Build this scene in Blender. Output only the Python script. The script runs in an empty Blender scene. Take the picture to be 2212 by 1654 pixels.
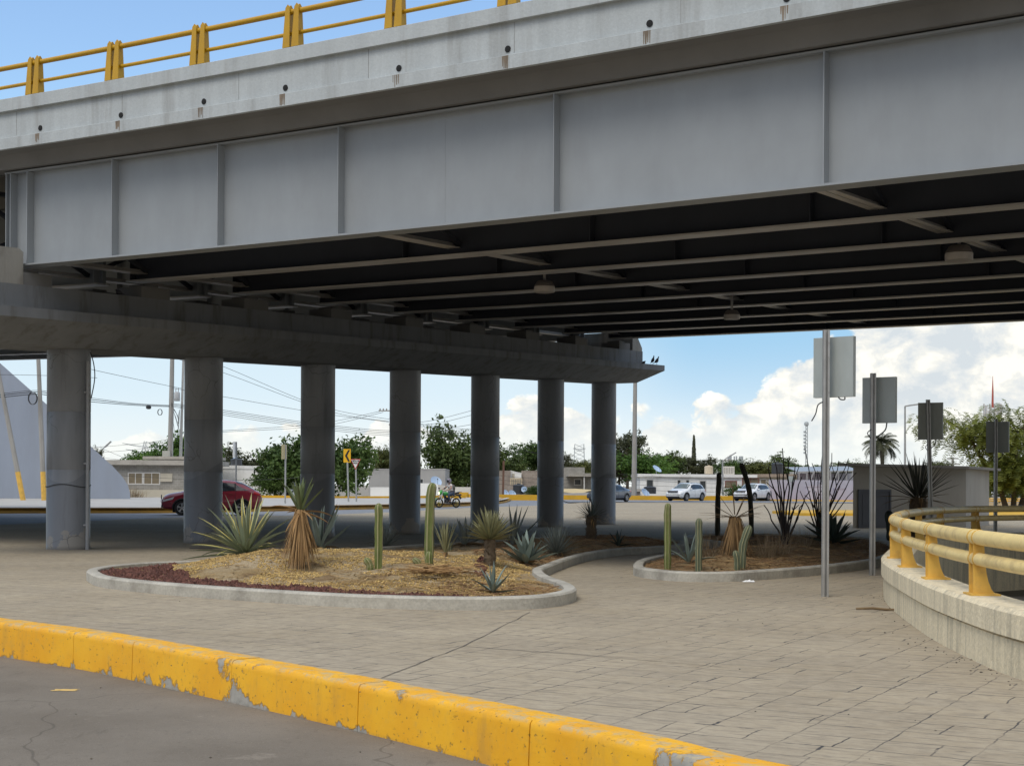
import bpy, bmesh, math, random
from mathutils import Vector, Matrix, noise
from mathutils.geometry import tessellate_polygon
R = math.radians
S = bpy.context.scene
COL = S.collection
EYE, FOC, HZ, ROLL = 1.35, 3150.0, 1048.0, -0.005      # eye height, focal length and horizon row on a 2212 x 1654 picture

# ------------------------------------------------------------------ camera
cam = bpy.data.objects.new("camera", bpy.data.cameras.new("camera"))
COL.objects.link(cam)
cam.location = (0, 0, EYE)
cam.rotation_euler = (R(90), ROLL, 0)
cam.data.sensor_width = 36
cam.data.lens = 36 * FOC / 2212
cam.data.shift_y = (HZ - 827) / 2212
cam.data.clip_start = 0.1
cam.data.clip_end = 6000
S.camera = cam
S.cycles.use_denoising = True
S.cycles.max_bounces = 8
S.cycles.diffuse_bounces = 5
S.view_settings.view_transform = 'Standard'
S.view_settings.look = 'None'
S.view_settings.exposure = 0.0

# ------------------------------------------------------------------ node helper
class G:
    """small wrapper: builds math nodes from expressions"""
    def __init__(s, tree):
        s.t = tree
    def node(s, kind, **kw):
        n = s.t.nodes.new(kind)
        for k, v in kw.items():
            if k.startswith('i_'):
                n.inputs[k[2:].replace('_', ' ')].default_value = v
            else:
                setattr(n, k, v)
        return n
    def put(s, sock, v):
        if v is None:
            return
        if hasattr(v, 'is_output'):
            s.t.links.new(v, sock)
        else:
            sock.default_value = v
    def m(s, op, a, b=None, c=None, clamp=False):
        n = s.node('ShaderNodeMath', operation=op, use_clamp=clamp)
        s.put(n.inputs[0], a); s.put(n.inputs[1], b)
        if c is not None: s.put(n.inputs[2], c)
        return n.outputs[0]
    def ss(s, x, lo, hi, a=0.0, b=1.0, kind='SMOOTHSTEP'):
        n = s.node('ShaderNodeMapRange', interpolation_type=kind)
        s.put(n.inputs[0], x); s.put(n.inputs[1], lo); s.put(n.inputs[2], hi)
        s.put(n.inputs[3], a); s.put(n.inputs[4], b)
        return n.outputs[0]
    def mix(s, f, a, b, blend='MIX'):
        n = s.node('ShaderNodeMix', data_type='RGBA', blend_type=blend)
        s.put(n.inputs[0], f)
        for i, v in ((6, a), (7, b)):
            if isinstance(v, tuple) and len(v) == 3: v = (*v, 1)
            s.put(n.inputs[i], v)
        return n.outputs[2]
    def noise(s, vec, scale, detail=4, rough=.55, dist=0.0):
        n = s.node('ShaderNodeTexNoise')
        s.put(n.inputs['Vector'], vec)
        n.inputs['Scale'].default_value = scale; n.inputs['Detail'].default_value = detail
        n.inputs['Roughness'].default_value = rough; n.inputs['Distortion'].default_value = dist
        return n.outputs['Fac']
    def map(s, vec, scale=(1, 1, 1), rot=(0, 0, 0), loc=(0, 0, 0)):
        n = s.node('ShaderNodeMapping')
        s.put(n.inputs['Vector'], vec)
        n.inputs['Scale'].default_value = scale; n.inputs['Rotation'].default_value = rot; n.inputs['Location'].default_value = loc
        return n.outputs[0]
    def sep(s, vec):
        n = s.node('ShaderNodeSeparateXYZ'); s.put(n.inputs[0], vec); return n.outputs
    def comb(s, x, y, z):
        n = s.node('ShaderNodeCombineXYZ')
        for i, v in enumerate((x, y, z)): s.put(n.inputs[i], v)
        return n.outputs[0]
    def ramp(s, fac, pts):
        n = s.node('ShaderNodeValToRGB')
        e = n.color_ramp.elements
        while len(e) < len(pts): e.new(.5)
        for q, (p, c) in zip(e, pts):
            q.position = p
            q.color = (*c, 1) if isinstance(c, tuple) else (c, c, c, 1)
        s.put(n.inputs[0], fac)
        return n.outputs[0]

# ------------------------------------------------------------------ sky and sun
SUN_EL, SUN_AZ = 56.0, 216.0        # the sun stands high to the left, veiled by cloud
def build_world():
    w = bpy.data.worlds.new("World"); S.world = w; w.use_nodes = True
    t = w.node_tree; t.nodes.clear(); g = G(t)
    out = g.node('ShaderNodeOutputWorld'); bg = g.node('ShaderNodeBackground')
    bg.inputs['Strength'].default_value = 0.10
    sky = g.node('ShaderNodeTexSky', sky_type='NISHITA', sun_disc=False)
    sky.sun_elevation = R(SUN_EL); sky.sun_rotation = R(SUN_AZ)
    sky.air_density = 1.0; sky.dust_density = 1.2; sky.ozone_density = 1.6
    d = g.node('ShaderNodeTexCoord').outputs['Generated']
    x, y, z = g.sep(d)
    az = g.m('ARCTAN2', x, y)
    hor = g.m('SQRT', g.m('ADD', g.m('MULTIPLY', x, x), g.m('MULTIPLY', y, y)))
    el = g.m('ARCTAN2', z, hor)
    # cumulus bank: its top edge as elevation over azimuth (both in radians)
    top = g.ramp(g.ss(az, -.4, .6, kind='LINEAR'), [
        (0.0, .10), (.30, .14), (.395, .26), (.425, .36), (.445, .26), (.50, .22), (.535, .26), (.56, .34),
        (.585, .46), (.62, .56), (.67, .66), (.75, .80), (1.0, .75)])
    topv = g.m('MULTIPLY', top, .19)
    p = g.comb(g.m('MULTIPLY', az, 1.0), g.m('MULTIPLY', el, 1.35), 0.0)
    n1 = g.noise(p, 9.0, 3, .5, .3)
    n2 = g.noise(p, 34.0, 8, .60, .25)
    # puffs
    v = g.node('ShaderNodeTexVoronoi', feature='SMOOTH_F1'); g.put(v.inputs['Vector'], g.comb(g.m('ADD', az, g.m('MULTIPLY', n2, .03)), g.m('MULTIPLY', el, 1.3), 0.0))
    v.inputs['Scale'].default_value = 42; v.inputs['Smoothness'].default_value = .35
    puff = g.m('SUBTRACT', .55, v.outputs['Distance'])
    disp = g.m('ADD', g.m('MULTIPLY', g.m('SUBTRACT', n1, .5), .075), g.m('ADD', g.m('MULTIPLY', g.m('SUBTRACT', n2, .5), .045), g.m('MULTIPLY', puff, .030)))
    dens = g.m('ADD', g.m('SUBTRACT', topv, el), disp)
    mask = g.ss(dens, .0, .006)
    # relief of the bank: slope of the puff field towards the upper left
    p2 = g.comb(g.m('ADD', az, -.008), g.m('ADD', g.m('MULTIPLY', el, 1.35), .010), 0.0)
    r1 = g.m('SUBTRACT', n2, g.noise(p2, 34.0, 8, .60, .25))
    r2 = g.m('SUBTRACT', n1, g.noise(g.comb(g.m('ADD', az, -.02), g.m('ADD', g.m('MULTIPLY', el, 1.35), .022), 0.0), 9.0, 3, .5, .3))
    lit = g.m('ADD', .58, g.m('ADD', g.m('MULTIPLY', r1, 3.6), g.m('MULTIPLY', r2, 2.8)), clamp=True)
    deep = g.ss(dens, .0, .05)
    lit = g.m('MULTIPLY', lit, g.m('SUBTRACT', 1.0, g.m('MULTIPLY', deep, .12)))
    cloud = g.ramp(lit, [(0.0, (7.0, 7.6, 8.0)), (.35, (8.2, 8.5, 8.5)), (.62, (9.3, 9.3, 8.8)), (1.0, (11.5, 11.2, 10.2))])
    # unseen bright broken cloud overhead and behind the camera, added for its light
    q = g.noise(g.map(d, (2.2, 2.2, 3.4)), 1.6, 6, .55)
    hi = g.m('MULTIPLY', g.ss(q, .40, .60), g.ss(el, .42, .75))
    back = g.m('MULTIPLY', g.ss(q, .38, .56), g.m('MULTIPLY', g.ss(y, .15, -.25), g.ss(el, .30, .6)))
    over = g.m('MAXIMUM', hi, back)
    tint = g.mix(1.0, sky.outputs[0], (1.95, 2.1, 2.15), 'MULTIPLY')
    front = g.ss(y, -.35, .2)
    tint = g.mix(g.m('MULTIPLY', g.m('SUBTRACT', 1.0, front), g.ss(el, .55, .2)), tint, (2.9, 2.75, 2.5))  # out-of-view low sky behind the camera, dimmed to shape the light on the girders
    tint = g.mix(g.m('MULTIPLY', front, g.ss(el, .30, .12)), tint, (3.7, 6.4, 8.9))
    skyc = g.mix(g.m('MULTIPLY', front, g.ss(el, g.ss(az, -.03, .13, .27, .112), .015, 0.0, .92)), tint, (8.0, 9.25, 9.85))
    c1 = g.mix(mask, skyc, cloud)
    # pale haze that swallows the foot of the bank
    c2 = g.mix(g.m('MULTIPLY', front, g.ss(el, .066, .012, 0.0, .85)), c1, (9.1, 9.6, 9.45))
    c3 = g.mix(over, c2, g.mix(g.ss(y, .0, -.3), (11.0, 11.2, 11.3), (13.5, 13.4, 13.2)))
    ground = g.mix(g.ss(z, -.02, -.06), c3, (2.4, 2.2, 2.0))
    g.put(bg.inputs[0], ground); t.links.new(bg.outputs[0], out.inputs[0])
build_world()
sun = bpy.data.objects.new("sun", bpy.data.lights.new("sun", 'SUN')); COL.objects.link(sun)
sun.data.energy = 1.5; sun.data.angle = R(26); sun.data.color = (1, .94, .84)
_sd = Vector((math.sin(R(SUN_AZ)) * math.cos(R(SUN_EL)), math.cos(R(SUN_AZ)) * math.cos(R(SUN_EL)), math.sin(R(SUN_EL))))
sun.rotation_euler = _sd.to_track_quat('Z', 'Y').to_euler()

# ------------------------------------------------------------------ picture point -> place
_r = Vector((math.cos(ROLL), 0, -math.sin(ROLL))); _u = Vector((math.sin(ROLL), 0, math.cos(ROLL)))
def ray(x, y):
    return _r * ((x - 1106) / FOC) + _u * ((HZ - y) / FOC) + Vector((0, 1, 0))
def at(x, y, Y):
    return Vector((0, 0, EYE)) + ray(x, y) * Y
def gp(x, y, z=0.0):
    d = ray(x, y); return Vector((0, 0, EYE)) + d * ((z - EYE) / d.z)

# ------------------------------------------------------------------ mesh builder
ORG = {}
class MB:
    def __init__(s):
        s.v = []; s.f = []; s.mi = []
    def add(s, vs, fs, m=0):
        o = len(s.v); s.v += [Vector(v) for v in vs]
        for f in fs:
            s.f.append([i + o for i in f]); s.mi.append(m)
    def box(s, c, d, rz=0.0, m=0, top=1.0, mat=None):
        hx, hy, hz = d[0] / 2, d[1] / 2, d[2] / 2
        M = mat or (Matrix.Translation(c) @ Matrix.Rotation(rz, 4, 'Z'))
        vs = [(-hx, -hy, -hz), (hx, -hy, -hz), (hx, hy, -hz), (-hx, hy, -hz), (-hx * top, -hy * top, hz), (hx * top, -hy * top, hz), (hx * top, hy * top, hz), (-hx * top, hy * top, hz)]
        s.add([M @ Vector(v) for v in vs], [(3, 2, 1, 0), (4, 5, 6, 7), (0, 1, 5, 4), (1, 2, 6, 5), (2, 3, 7, 6), (3, 0, 4, 7)], m)
    def beam(s, a, b, w, h, m=0, up=Vector((0, 0, 1))):
        a, b = Vector(a), Vector(b); d = (b - a); L = d.length
        if L < 1e-6: return
        d.normalize(); x = d.cross(up)
        if x.length < 1e-3: x = Vector((1, 0, 0))
        x.normalize(); z = x.cross(d)
        M = Matrix((( x.x, d.x, z.x, (a.x + b.x) / 2), (x.y, d.y, z.y, (a.y + b.y) / 2), (x.z, d.z, z.z, (a.z + b.z) / 2), (0, 0, 0, 1)))
        s.box(None, (w, L, h), mat=M, m=m)
    def loft(s, rings, cap=True, m=0, loop=False, mfun=None):
        o = len(s.v); n = len(rings[0])
        for r in rings: s.v += [Vector(p) for p in r]
        K = len(rings)
        for i in range(K if loop else K - 1):
            a, b = o + i * n, o + ((i + 1) % K) * n
            for j in range(n):
                k = (j + 1) % n
                s.f.append([a + j, a + k, b + k, b + j]); s.mi.append(mfun(i, j) if mfun else m)
        if cap and not loop:
            s.f.append([o + j for j in reversed(range(n))]); s.mi.append(m)
            s.f.append([o + (K - 1) * n + j for j in range(n)]); s.mi.append(m)
    def tube(s, pts, r, n=8, m=0, cap=True):
        pts = [Vector(p) for p in pts]; K = len(pts)
        rs = r if isinstance(r, (list, tuple)) else [r] * K
        rings = []; px = None
        for i, p in enumerate(pts):
            d = (pts[min(i + 1, K - 1)] - pts[max(i - 1, 0)]).normalized()
            if px is None:
                px = d.orthogonal().normalized()
            px = (px - d * px.dot(d))
            px = px.normalized() if px.length > 1e-5 else d.orthogonal().normalized()
            py = d.cross(px)
            rings.append([p + (px * math.cos(q) + py * math.sin(q)) * rs[i] for q in (2 * math.pi * j / n for j in range(n))])
        s.loft(rings, cap, m)
    def lathe(s, c, prof, n=20, m=0, cap=True, sx=1.0):
        c = Vector(c)
        s.loft([[c + Vector((math.cos(2 * math.pi * j / n) * r * sx, math.sin(2 * math.pi * j / n) * r, z)) for j in range(n)] for r, z in prof], cap, m)
    def prism(s, poly, off, m=0):
        """extrude a 3-D outline by a vector"""
        a = [Vector(p) for p in poly]; b = [p + Vector(off) for p in a]
        n = len(a); o = len(s.v); s.v += a + b
        for tri in tessellate_polygon([a]):
            s.f.append([o + i for i in tri]); s.mi.append(m)
            s.f.append([o + n + i for i in reversed(tri)]); s.mi.append(m)
        for j in range(n):
            k = (j + 1) % n
            s.f.append([o + j, o + k, o + n + k, o + n + j]); s.mi.append(m)
    def sheet(s, poly, z=None, m=0):
        a = [Vector((p[0], p[1], p[2] if z is None else z)) for p in poly]; o = len(s.v); s.v += a
        for tri in tessellate_polygon([a]):
            s.f.append([o + i for i in tri]); s.mi.append(m)
    def sweep(s, path, prof, m=0, loop=False, zoff=None):
        """profile (outward, height) along a plan polyline; outward is to the right of travel"""
        P = [Vector((p[0], p[1], 0)) for p in path]; Z = [p[2] if len(p) > 2 else 0 for p in path]; K = len(P); rings = []
        for i, p in enumerate(P):
            if loop: d = P[(i + 1) % K] - P[i - 1]
            else: d = P[min(i + 1, K - 1)] - P[max(i - 1, 0)]
            d.normalize(); nrm = Vector((d.y, -d.x, 0))
            rings.append([p + nrm * o_ + Vector((0, 0, Z[i] + h)) for o_, h in prof])
        s.loft(rings, not loop, m, loop)
    def build(s, name, mats, parent=None, smooth=35, origin=None, label=None):
        me = bpy.data.meshes.new(name)
        if parent is not None: org = ORG[parent.name]
        elif origin is not None: org = Vector(origin)
        else:
            xs = [v.x for v in s.v]; ys = [v.y for v in s.v]; zs = [v.z for v in s.v]
            org = Vector(((min(xs) + max(xs)) / 2, (min(ys) + max(ys)) / 2, min(zs)))
        me.from_pydata([v - org for v in s.v], [], s.f)
        for mt in (mats if isinstance(mats, (list, tuple)) else [mats]): me.materials.append(mt)
        me.polygons.foreach_set('material_index', s.mi)
        bm = bmesh.new(); bm.from_mesh(me); bmesh.ops.recalc_face_normals(bm, faces=bm.faces); bm.to_mesh(me); bm.free()
        if smooth:
            me.polygons.foreach_set('use_smooth', [True] * len(me.polygons)); me.set_sharp_from_angle(angle=R(smooth))
        me.update()
        o = bpy.data.objects.new(name, me); COL.objects.link(o)
        if parent is not None: o.parent = parent
        else: o.location = org
        ORG[o.name] = org
        if label: o['label'] = label
        return o
def tag(o, label, cat, group=None):
    o['label'] = label; o['category'] = cat
    if group: o['group'] = group
    return o
def struct(o, kind='structure', label=None):
    o['kind'] = kind
    if label: o['label'] = label
    return o
def thing(name, label, cat, loc, rz=None, group=None):
    """an Empty at the base of a thing; rz given: parts are built in its own axes"""
    o = bpy.data.objects.new(name, None); COL.objects.link(o); o.empty_display_size = .2
    o.location = loc
    if rz is not None: o.rotation_euler = (0, 0, rz)
    ORG[o.name] = Vector((0, 0, 0)) if rz is not None else Vector(loc)
    return tag(o, label, cat, group)
def copy_tree(o, parent=None):
    c = o.copy(); COL.objects.link(c); c.parent = parent
    for ch in list(o.children): copy_tree(ch, c)
    ORG[c.name] = ORG[o.name]
    return c
def catmull(pts, n=8, loop=False):
    P = [Vector((*p, 0)) if len(p) == 2 else Vector(p) for p in pts]; K = len(P); out = []
    for i in range(K if loop else K - 1):
        if loop: a, b, c, d = P[i - 1], P[i], P[(i + 1) % K], P[(i + 2) % K]
        else: a, b, c, d = P[max(i - 1, 0)], P[i], P[i + 1], P[min(i + 2, K - 1)]
        for j in range(n):
            t = j / n
            out.append(.5 * ((2 * b) + (c - a) * t + (2 * a - 5 * b + 4 * c - d) * t * t + (3 * b - a - 3 * c + d) * t ** 3))
    if not loop: out.append(P[-1])
    return out

# ------------------------------------------------------------------ materials
MATS = {}
def mat(name, col, rough=.7, var=.18, scale=4.0, stretch=(1, 1, 1), bump=0.0, bscale=30.0, metal=0.0, spec=.5, dirt=None, dirt_amt=.0, dscale=1.5, coat=0.0, island=False, fine=0.0):
    if name in MATS: return MATS[name]
    m = bpy.data.materials.new(name); m.use_nodes = True; t = m.node_tree; g = G(t)
    b = t.nodes['Principled BSDF']
    co = g.node('ShaderNodeTexCoord').outputs['Object']
    v = g.map(co, stretch)
    n = g.noise(v, scale, 5, .6)
    f = g.ss(n, .25, .75, 1 - var, 1 + var, 'LINEAR')
    if fine:
        f = g.m('MULTIPLY', f, g.ss(g.noise(co, bscale * 1.3, 3, .6), .3, .7, 1 - fine, 1 + fine, 'LINEAR'))
    if island:
        gi = g.node('ShaderNodeNewGeometry').outputs['Random Per Island']
        f = g.m('MULTIPLY', f, g.ss(gi, 0, 1, .70, 1.35, 'LINEAR'))
    mul = g.node('ShaderNodeVectorMath', operation='SCALE'); mul.inputs[0].default_value = col; g.put(mul.inputs['Scale'], f)
    c = mul.outputs[0]
    if dirt:
        dn = g.noise(g.map(co, stretch, loc=(3.1, 1.7, 5.2)), dscale, 6, .65)
        c = g.mix(g.m('MULTIPLY', g.ss(dn, .48, .70), dirt_amt), c, dirt)
    g.put(b.inputs['Base Color'], c)
    b.inputs['Roughness'].default_value = rough; b.inputs['Metallic'].default_value = metal
    b.inputs['Specular IOR Level'].default_value = spec
    b.inputs['Coat Weight'].default_value = coat; b.inputs['Coat Roughness'].default_value = .05
    if bump:
        bn = g.node('ShaderNodeBump'); bn.inputs['Strength'].default_value = bump; bn.inputs['Distance'].default_value = .02
        g.put(bn.inputs['Height'], g.noise(co, bscale, 5, .6)); g.put(b.inputs['Normal'], bn.outputs[0])
    MATS[name] = m
    return m
def leaf_mat(name, col, col2, scale=1.5, trans=.25, rough=.6):
    if name in MATS: return MATS[name]
    m = bpy.data.materials.new(name); m.use_nodes = True; t = m.node_tree; g = G(t)
    b = t.nodes['Principled BSDF']; out = t.nodes['Material Output']
    co = g.node('ShaderNodeTexCoord').outputs['Object']
    n = g.ss(g.noise(co, scale, 3, .6), .32, .68)
    gi = g.node('ShaderNodeNewGeometry').outputs['Random Per Island']
    f = g.m('ADD', g.m('MULTIPLY', n, .6), g.m('MULTIPLY', gi, .4))
    c = g.mix(f, col, col2)
    g.put(b.inputs['Base Color'], c); b.inputs['Roughness'].default_value = rough; b.inputs['Specular IOR Level'].default_value = .3
    tr = g.node('ShaderNodeBsdfTranslucent'); g.put(tr.inputs[0], c)
    mx = g.node('ShaderNodeMixShader'); mx.inputs[0].default_value = trans
    t.links.new(b.outputs[0], mx.inputs[1]); t.links.new(tr.outputs[0], mx.inputs[2]); t.links.new(mx.outputs[0], out.inputs[0])
    MATS[name] = m
    return m

def plaza_mat():
    m = bpy.data.materials.new('stamped_concrete'); m.use_nodes = True; t = m.node_tree; g = G(t); b = t.nodes['Principled BSDF']
    co = g.node('ShaderNodeTexCoord').outputs['Object']
    w = g.node('ShaderNodeTexNoise'); w.inputs['Scale'].default_value = 5.0; w.inputs['Detail'].default_value = 5
    g.put(w.inputs['Vector'], co)
    wv = g.node('ShaderNodeVectorMath', operation='MULTIPLY_ADD'); g.put(wv.inputs[0], w.outputs['Color']); wv.inputs[1].default_value = (.055, .055, 0); g.put(wv.inputs[2], co)
    v = g.map(wv.outputs[0], rot=(0, 0, R(29)))
    v2 = g.map(wv.outputs[0], rot=(0, 0, R(-61)))
    def brick(bw, rh, mort, off, sq, fr, loc, v=v):
        n = g.node('ShaderNodeTexBrick'); n.offset = off; n.squash = sq; n.squash_frequency = fr; n.offset_frequency = 2
        g.put(n.inputs['Vector'], g.map(v, loc=loc)); n.inputs['Scale'].default_value = 1
        n.inputs['Color1'].default_value = (0, 0, 0, 1); n.inputs['Color2'].default_value = (1, 1, 1, 1); n.inputs['Mortar'].default_value = (.5, .5, .5, 1)
        n.inputs['Mortar Size'].default_value = mort; n.inputs['Mortar Smooth'].default_value = .6
        n.inputs['Brick Width'].default_value = bw; n.inputs['Row Height'].default_value = rh
        return n
    br = brick(.50, .34, .0075, .41, 1.5, 3, (0, 0, 0))
    br2 = brick(1.7, .50, .0065, .61, .7, 2, (.21, .0, 0), v2)
    thick = brick(.50, .34, .014, .41, 1.5, 3, (0, 0, 0))
    j = g.m('MAXIMUM', br.outputs['Fac'], g.m('MULTIPLY', br2.outputs['Fac'], .85))
    # joints read dark only where dirt has settled
    jn = g.noise(co, 1.3, 5, .65)
    jm = g.m('MULTIPLY', j, g.ss(jn, .38, .58, .20, .92))
    jt = g.m('MULTIPLY', thick.outputs['Fac'], g.ss(g.noise(g.map(co, loc=(7, 3, 0)), 2.6, 4, .6), .58, .66))
    jm = g.m('MAXIMUM', jm, jt)
    # slate-like streaks along the stones
    st = g.noise(g.map(v, (2.2, 8, 1)), 2.4, 8, .72)
    st2 = g.m('MULTIPLY', g.ss(st, .60, .68), g.ss(g.noise(co, 1.0, 3, .5), .38, .60, .2, .85))
    blot = g.noise(co, .35, 5, .6)
    base = g.mix(g.ss(blot, .30, .70), (.312, .258, .180), (.418, .355, .258))
    base = g.mix(g.m('MULTIPLY', br.outputs['Color'], .35), base, (.245, .215, .175))
    base = g.mix(g.ss(g.noise(co, 7, 6, .7), .30, .70, 0, .55), base, (.445, .385, .288))
    base = g.mix(g.ss(st, .54, .36, 0, .60), base, (.215, .188, .15))
    base = g.mix(st2, base, (.10, .095, .09))
    # fine dark specks: grit and old gum
    vo = g.node('ShaderNodeTexVoronoi'); vo.inputs['Scale'].default_value = 2.3; g.put(vo.inputs['Vector'], co)
    base = g.mix(g.m('MULTIPLY', g.ss(vo.outputs['Distance'], .034, .018), .7), base, (.10, .095, .085))
    c = g.mix(jm, base, (.075, .072, .072))
    g.put(b.inputs['Base Color'], c); b.inputs['Roughness'].default_value = .9; b.inputs['Specular IOR Level'].default_value = .08
    h = g.m('ADD', g.m('MULTIPLY', g.m('SUBTRACT', 1.0, j), .5), g.m('MULTIPLY', st, .5))
    bn = g.node('ShaderNodeBump'); bn.inputs['Strength'].default_value = .5; bn.inputs['Distance'].default_value = .012
    g.put(bn.inputs['Height'], h); g.put(b.inputs['Normal'], bn.outputs[0])
    return m
def road_mat(name, c0, c1):
    m = bpy.data.materials.new(name); m.use_nodes = True; t = m.node_tree; g = G(t); b = t.nodes['Principled BSDF']
    co = g.node('ShaderNodeTexCoord').outputs['Object']
    n = g.noise(co, .8, 7, .65); f = g.noise(co, 160, 2, .6)
    c = g.mix(g.ss(n, .3, .7), c0, c1)
    c = g.mix(g.ss(f, .35, .65, 0, .5), c, tuple(q * .55 for q in c0))
    c = g.mix(g.ss(g.noise(co, 24, 4, .7), .56, .70, 0, .5), c, tuple(q * .6 for q in c0))
    c = g.mix(g.ss(g.noise(g.map(co, loc=(3, 3, 3)), 38, 3, .7), .62, .72, 0, .5), c, tuple(min(1, q * 1.5) for q in c1))
    c = g.mix(g.ss(g.noise(g.map(co, (5, 1.2, 1), rot=(0, 0, R(35))), 1.4, 6, .7), .58, .72, 0, .45), c, tuple(q * .55 for q in c0))
    c = g.mix(g.ss(g.noise(g.map(co, loc=(4, 9, 0)), 2.2, 5, .7), .62, .70, 0, .4), c, tuple(q * 1.3 for q in c1))
    vo = g.node('ShaderNodeTexVoronoi', feature='DISTANCE_TO_EDGE'); vo.inputs['Scale'].default_value = .22
    wv = g.node('ShaderNodeVectorMath', operation='MULTIPLY_ADD'); nn = g.node('ShaderNodeTexNoise'); nn.inputs['Scale'].default_value = 1.2; g.put(nn.inputs['Vector'], co)
    g.put(wv.inputs[0], nn.outputs['Color']); wv.inputs[1].default_value = (.8, .8, 0); g.put(wv.inputs[2], co); g.put(vo.inputs['Vector'], wv.outputs[0])
    c = g.mix(g.ss(vo.outputs['Distance'], .0022, .0008, 0, .45), c, tuple(q * .35 for q in c0))
    g.put(b.inputs['Base Color'], c); b.inputs['Roughness'].default_value = .85; b.inputs['Specular IOR Level'].default_value = .3
    bn = g.node('ShaderNodeBump'); bn.inputs['Strength'].default_value = .35; bn.inputs['Distance'].default_value = .006
    g.put(bn.inputs['Height'], g.noise(co, 120, 3, .7)); g.put(b.inputs['Normal'], bn.outputs[0])
    return m
def kerb_mat():
    """yellow road paint flaking off a concrete kerb (heights are measured from the paving)"""
    m = bpy.data.materials.new('flaking_yellow_paint'); m.use_nodes = True; t = m.node_tree; g = G(t); b = t.nodes['Principled BSDF']
    co = g.node('ShaderNodeTexCoord').outputs['Object']
    x, y, z = g.sep(co)
    n = g.noise(g.map(co, (1, 1, .75)), 3.2, 8, .66)
    low = g.ss(z, -.16, -.35, 0, .15)
    patch = g.ss(g.noise(g.map(co, (1, 1, .15), loc=(2.2, 0, 0)), .85, 3, .5), .56, .66, 0, .17)
    w = g.m('ADD', g.m('ADD', n, low), patch)
    bare = g.ss(w, .655, .675)
    edge = g.m('MULTIPLY', g.ss(w, .625, .655), g.m('SUBTRACT', 1.0, bare))
    pits = g.m('MULTIPLY', g.ss(g.noise(co, 30, 4, .65), .62, .68), .8)
    topm = g.m('MULTIPLY', g.ss(z, -.03, 0.0), g.ss(g.noise(g.map(co, (1, 1, 1), rot=(0, 0, R(40))), 6, 8, .78), .46, .60, 0, .85))
    yel = g.mix(g.ss(g.noise(co, 1.5, 5, .6), .3, .7), (.80, .375, .010), (.88, .465, .018))
    yel = g.mix(g.ss(g.noise(co, 11, 5, .7), .52, .75, 0, .5), yel, (.62, .36, .06))
    grey = g.mix(g.ss(g.noise(co, 9, 5, .6), .3, .7), (.30, .285, .25), (.40, .38, .335))
    c = g.mix(edge, yel, (.50, .25, .02))
    c = g.mix(g.m('MULTIPLY', g.ss(g.noise(g.map(co, (1, 1, .35), loc=(9, 4, 1)), 2.4, 6, .7), .52, .72), .55), c, (.50, .27, .05))
    c = g.mix(pits, c, (.34, .20, .04))
    c = g.mix(bare, c, grey); c = g.mix(topm, c, (.50, .40, .22))
    c = g.mix(g.m('MULTIPLY', g.ss(z, -.29, -.35), g.ss(g.noise(co, 6, 5, .7), .35, .6, 0, .7)), c, (.12, .105, .085))
    g.put(b.inputs['Base Color'], c)
    g.put(b.inputs['Roughness'], g.ss(bare, 0, 1, .55, .85)); b.inputs['Specular IOR Level'].default_value = .35
    bn = g.node('ShaderNodeBump'); bn.inputs['Strength'].default_value = .6; bn.inputs['Distance'].default_value = .012
    g.put(bn.inputs['Height'], g.m('SUBTRACT', g.m('ADD', g.m('MULTIPLY', g.noise(co, 18, 4, .6), .3), g.m('SUBTRACT', 1.0, bare)), pits)); g.put(b.inputs['Normal'], bn.outputs[0])
    return m
def block_mat(name, c0, c1, mortar, bw=.4, bh=.2):
    m = bpy.data.materials.new(name); m.use_nodes = True; t = m.node_tree; g = G(t); b = t.nodes['Principled BSDF']
    co = g.node('ShaderNodeTexCoord').outputs['Object']; x, y, z = g.sep(co)
    v = g.comb(g.m('ADD', x, y), z, 0.0)
    br = g.node('ShaderNodeTexBrick'); g.put(br.inputs['Vector'], v); br.inputs['Scale'].default_value = 1
    br.inputs['Color1'].default_value = (*c0, 1); br.inputs['Color2'].default_value = (*c1, 1); br.inputs['Mortar'].default_value = (*mortar, 1)
    br.inputs['Brick Width'].default_value = bw; br.inputs['Row Height'].default_value = bh; br.inputs['Mortar Size'].default_value = .014
    c = g.mix(g.ss(g.noise(co, .9, 5, .6), .35, .7, 0, .5), br.outputs['Color'], tuple(q * .6 for q in c0))
    g.put(b.inputs['Base Color'], c); b.inputs['Roughness'].default_value = .9
    return m

M_PLAZA = plaza_mat()
M_STREET = road_mat('worn_street_concrete', (.178, .153, .121), (.235, .206, .167))
M_ROAD = road_mat('far_asphalt', (.20, .21, .225), (.27, .275, .285))
M_RAMP = road_mat('ramp_asphalt', (.045, .045, .048), (.065, .063, .062))
M_KERBY = kerb_mat()
M_CONC = mat('weathered_concrete', (.36, .345, .31), .85, .16, 2.5, (1, 1, .25), .35, 22, dirt=(.17, .155, .13), dirt_amt=.55, dscale=2.2)
M_WALL = mat('board_marked_concrete', (.74, .64, .445), .85, .14, 2.2, (3.5, 3.5, .28), .45, 26, dirt=(.22, .20, .155), dirt_amt=.52, dscale=2.2, fine=.12)
M_PARA = mat('painted_parapet', (.44, .47, .475), .75, .10, 2.2, (1.6, 1.6, .16), .25, 20, dirt=(.25, .245, .23), dirt_amt=.45, dscale=1.6, fine=.05)
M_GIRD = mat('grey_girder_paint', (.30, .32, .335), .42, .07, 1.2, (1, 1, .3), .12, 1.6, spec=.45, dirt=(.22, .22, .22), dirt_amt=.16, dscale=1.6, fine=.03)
M_GIRD_SHADED = mat('shaded_girder_paint', (.05, .056, .072), .55, .12, 1.2, (1, 1, .4), spec=.35)  # girder grey darkened: the shade under the deck is put into the colour
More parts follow.
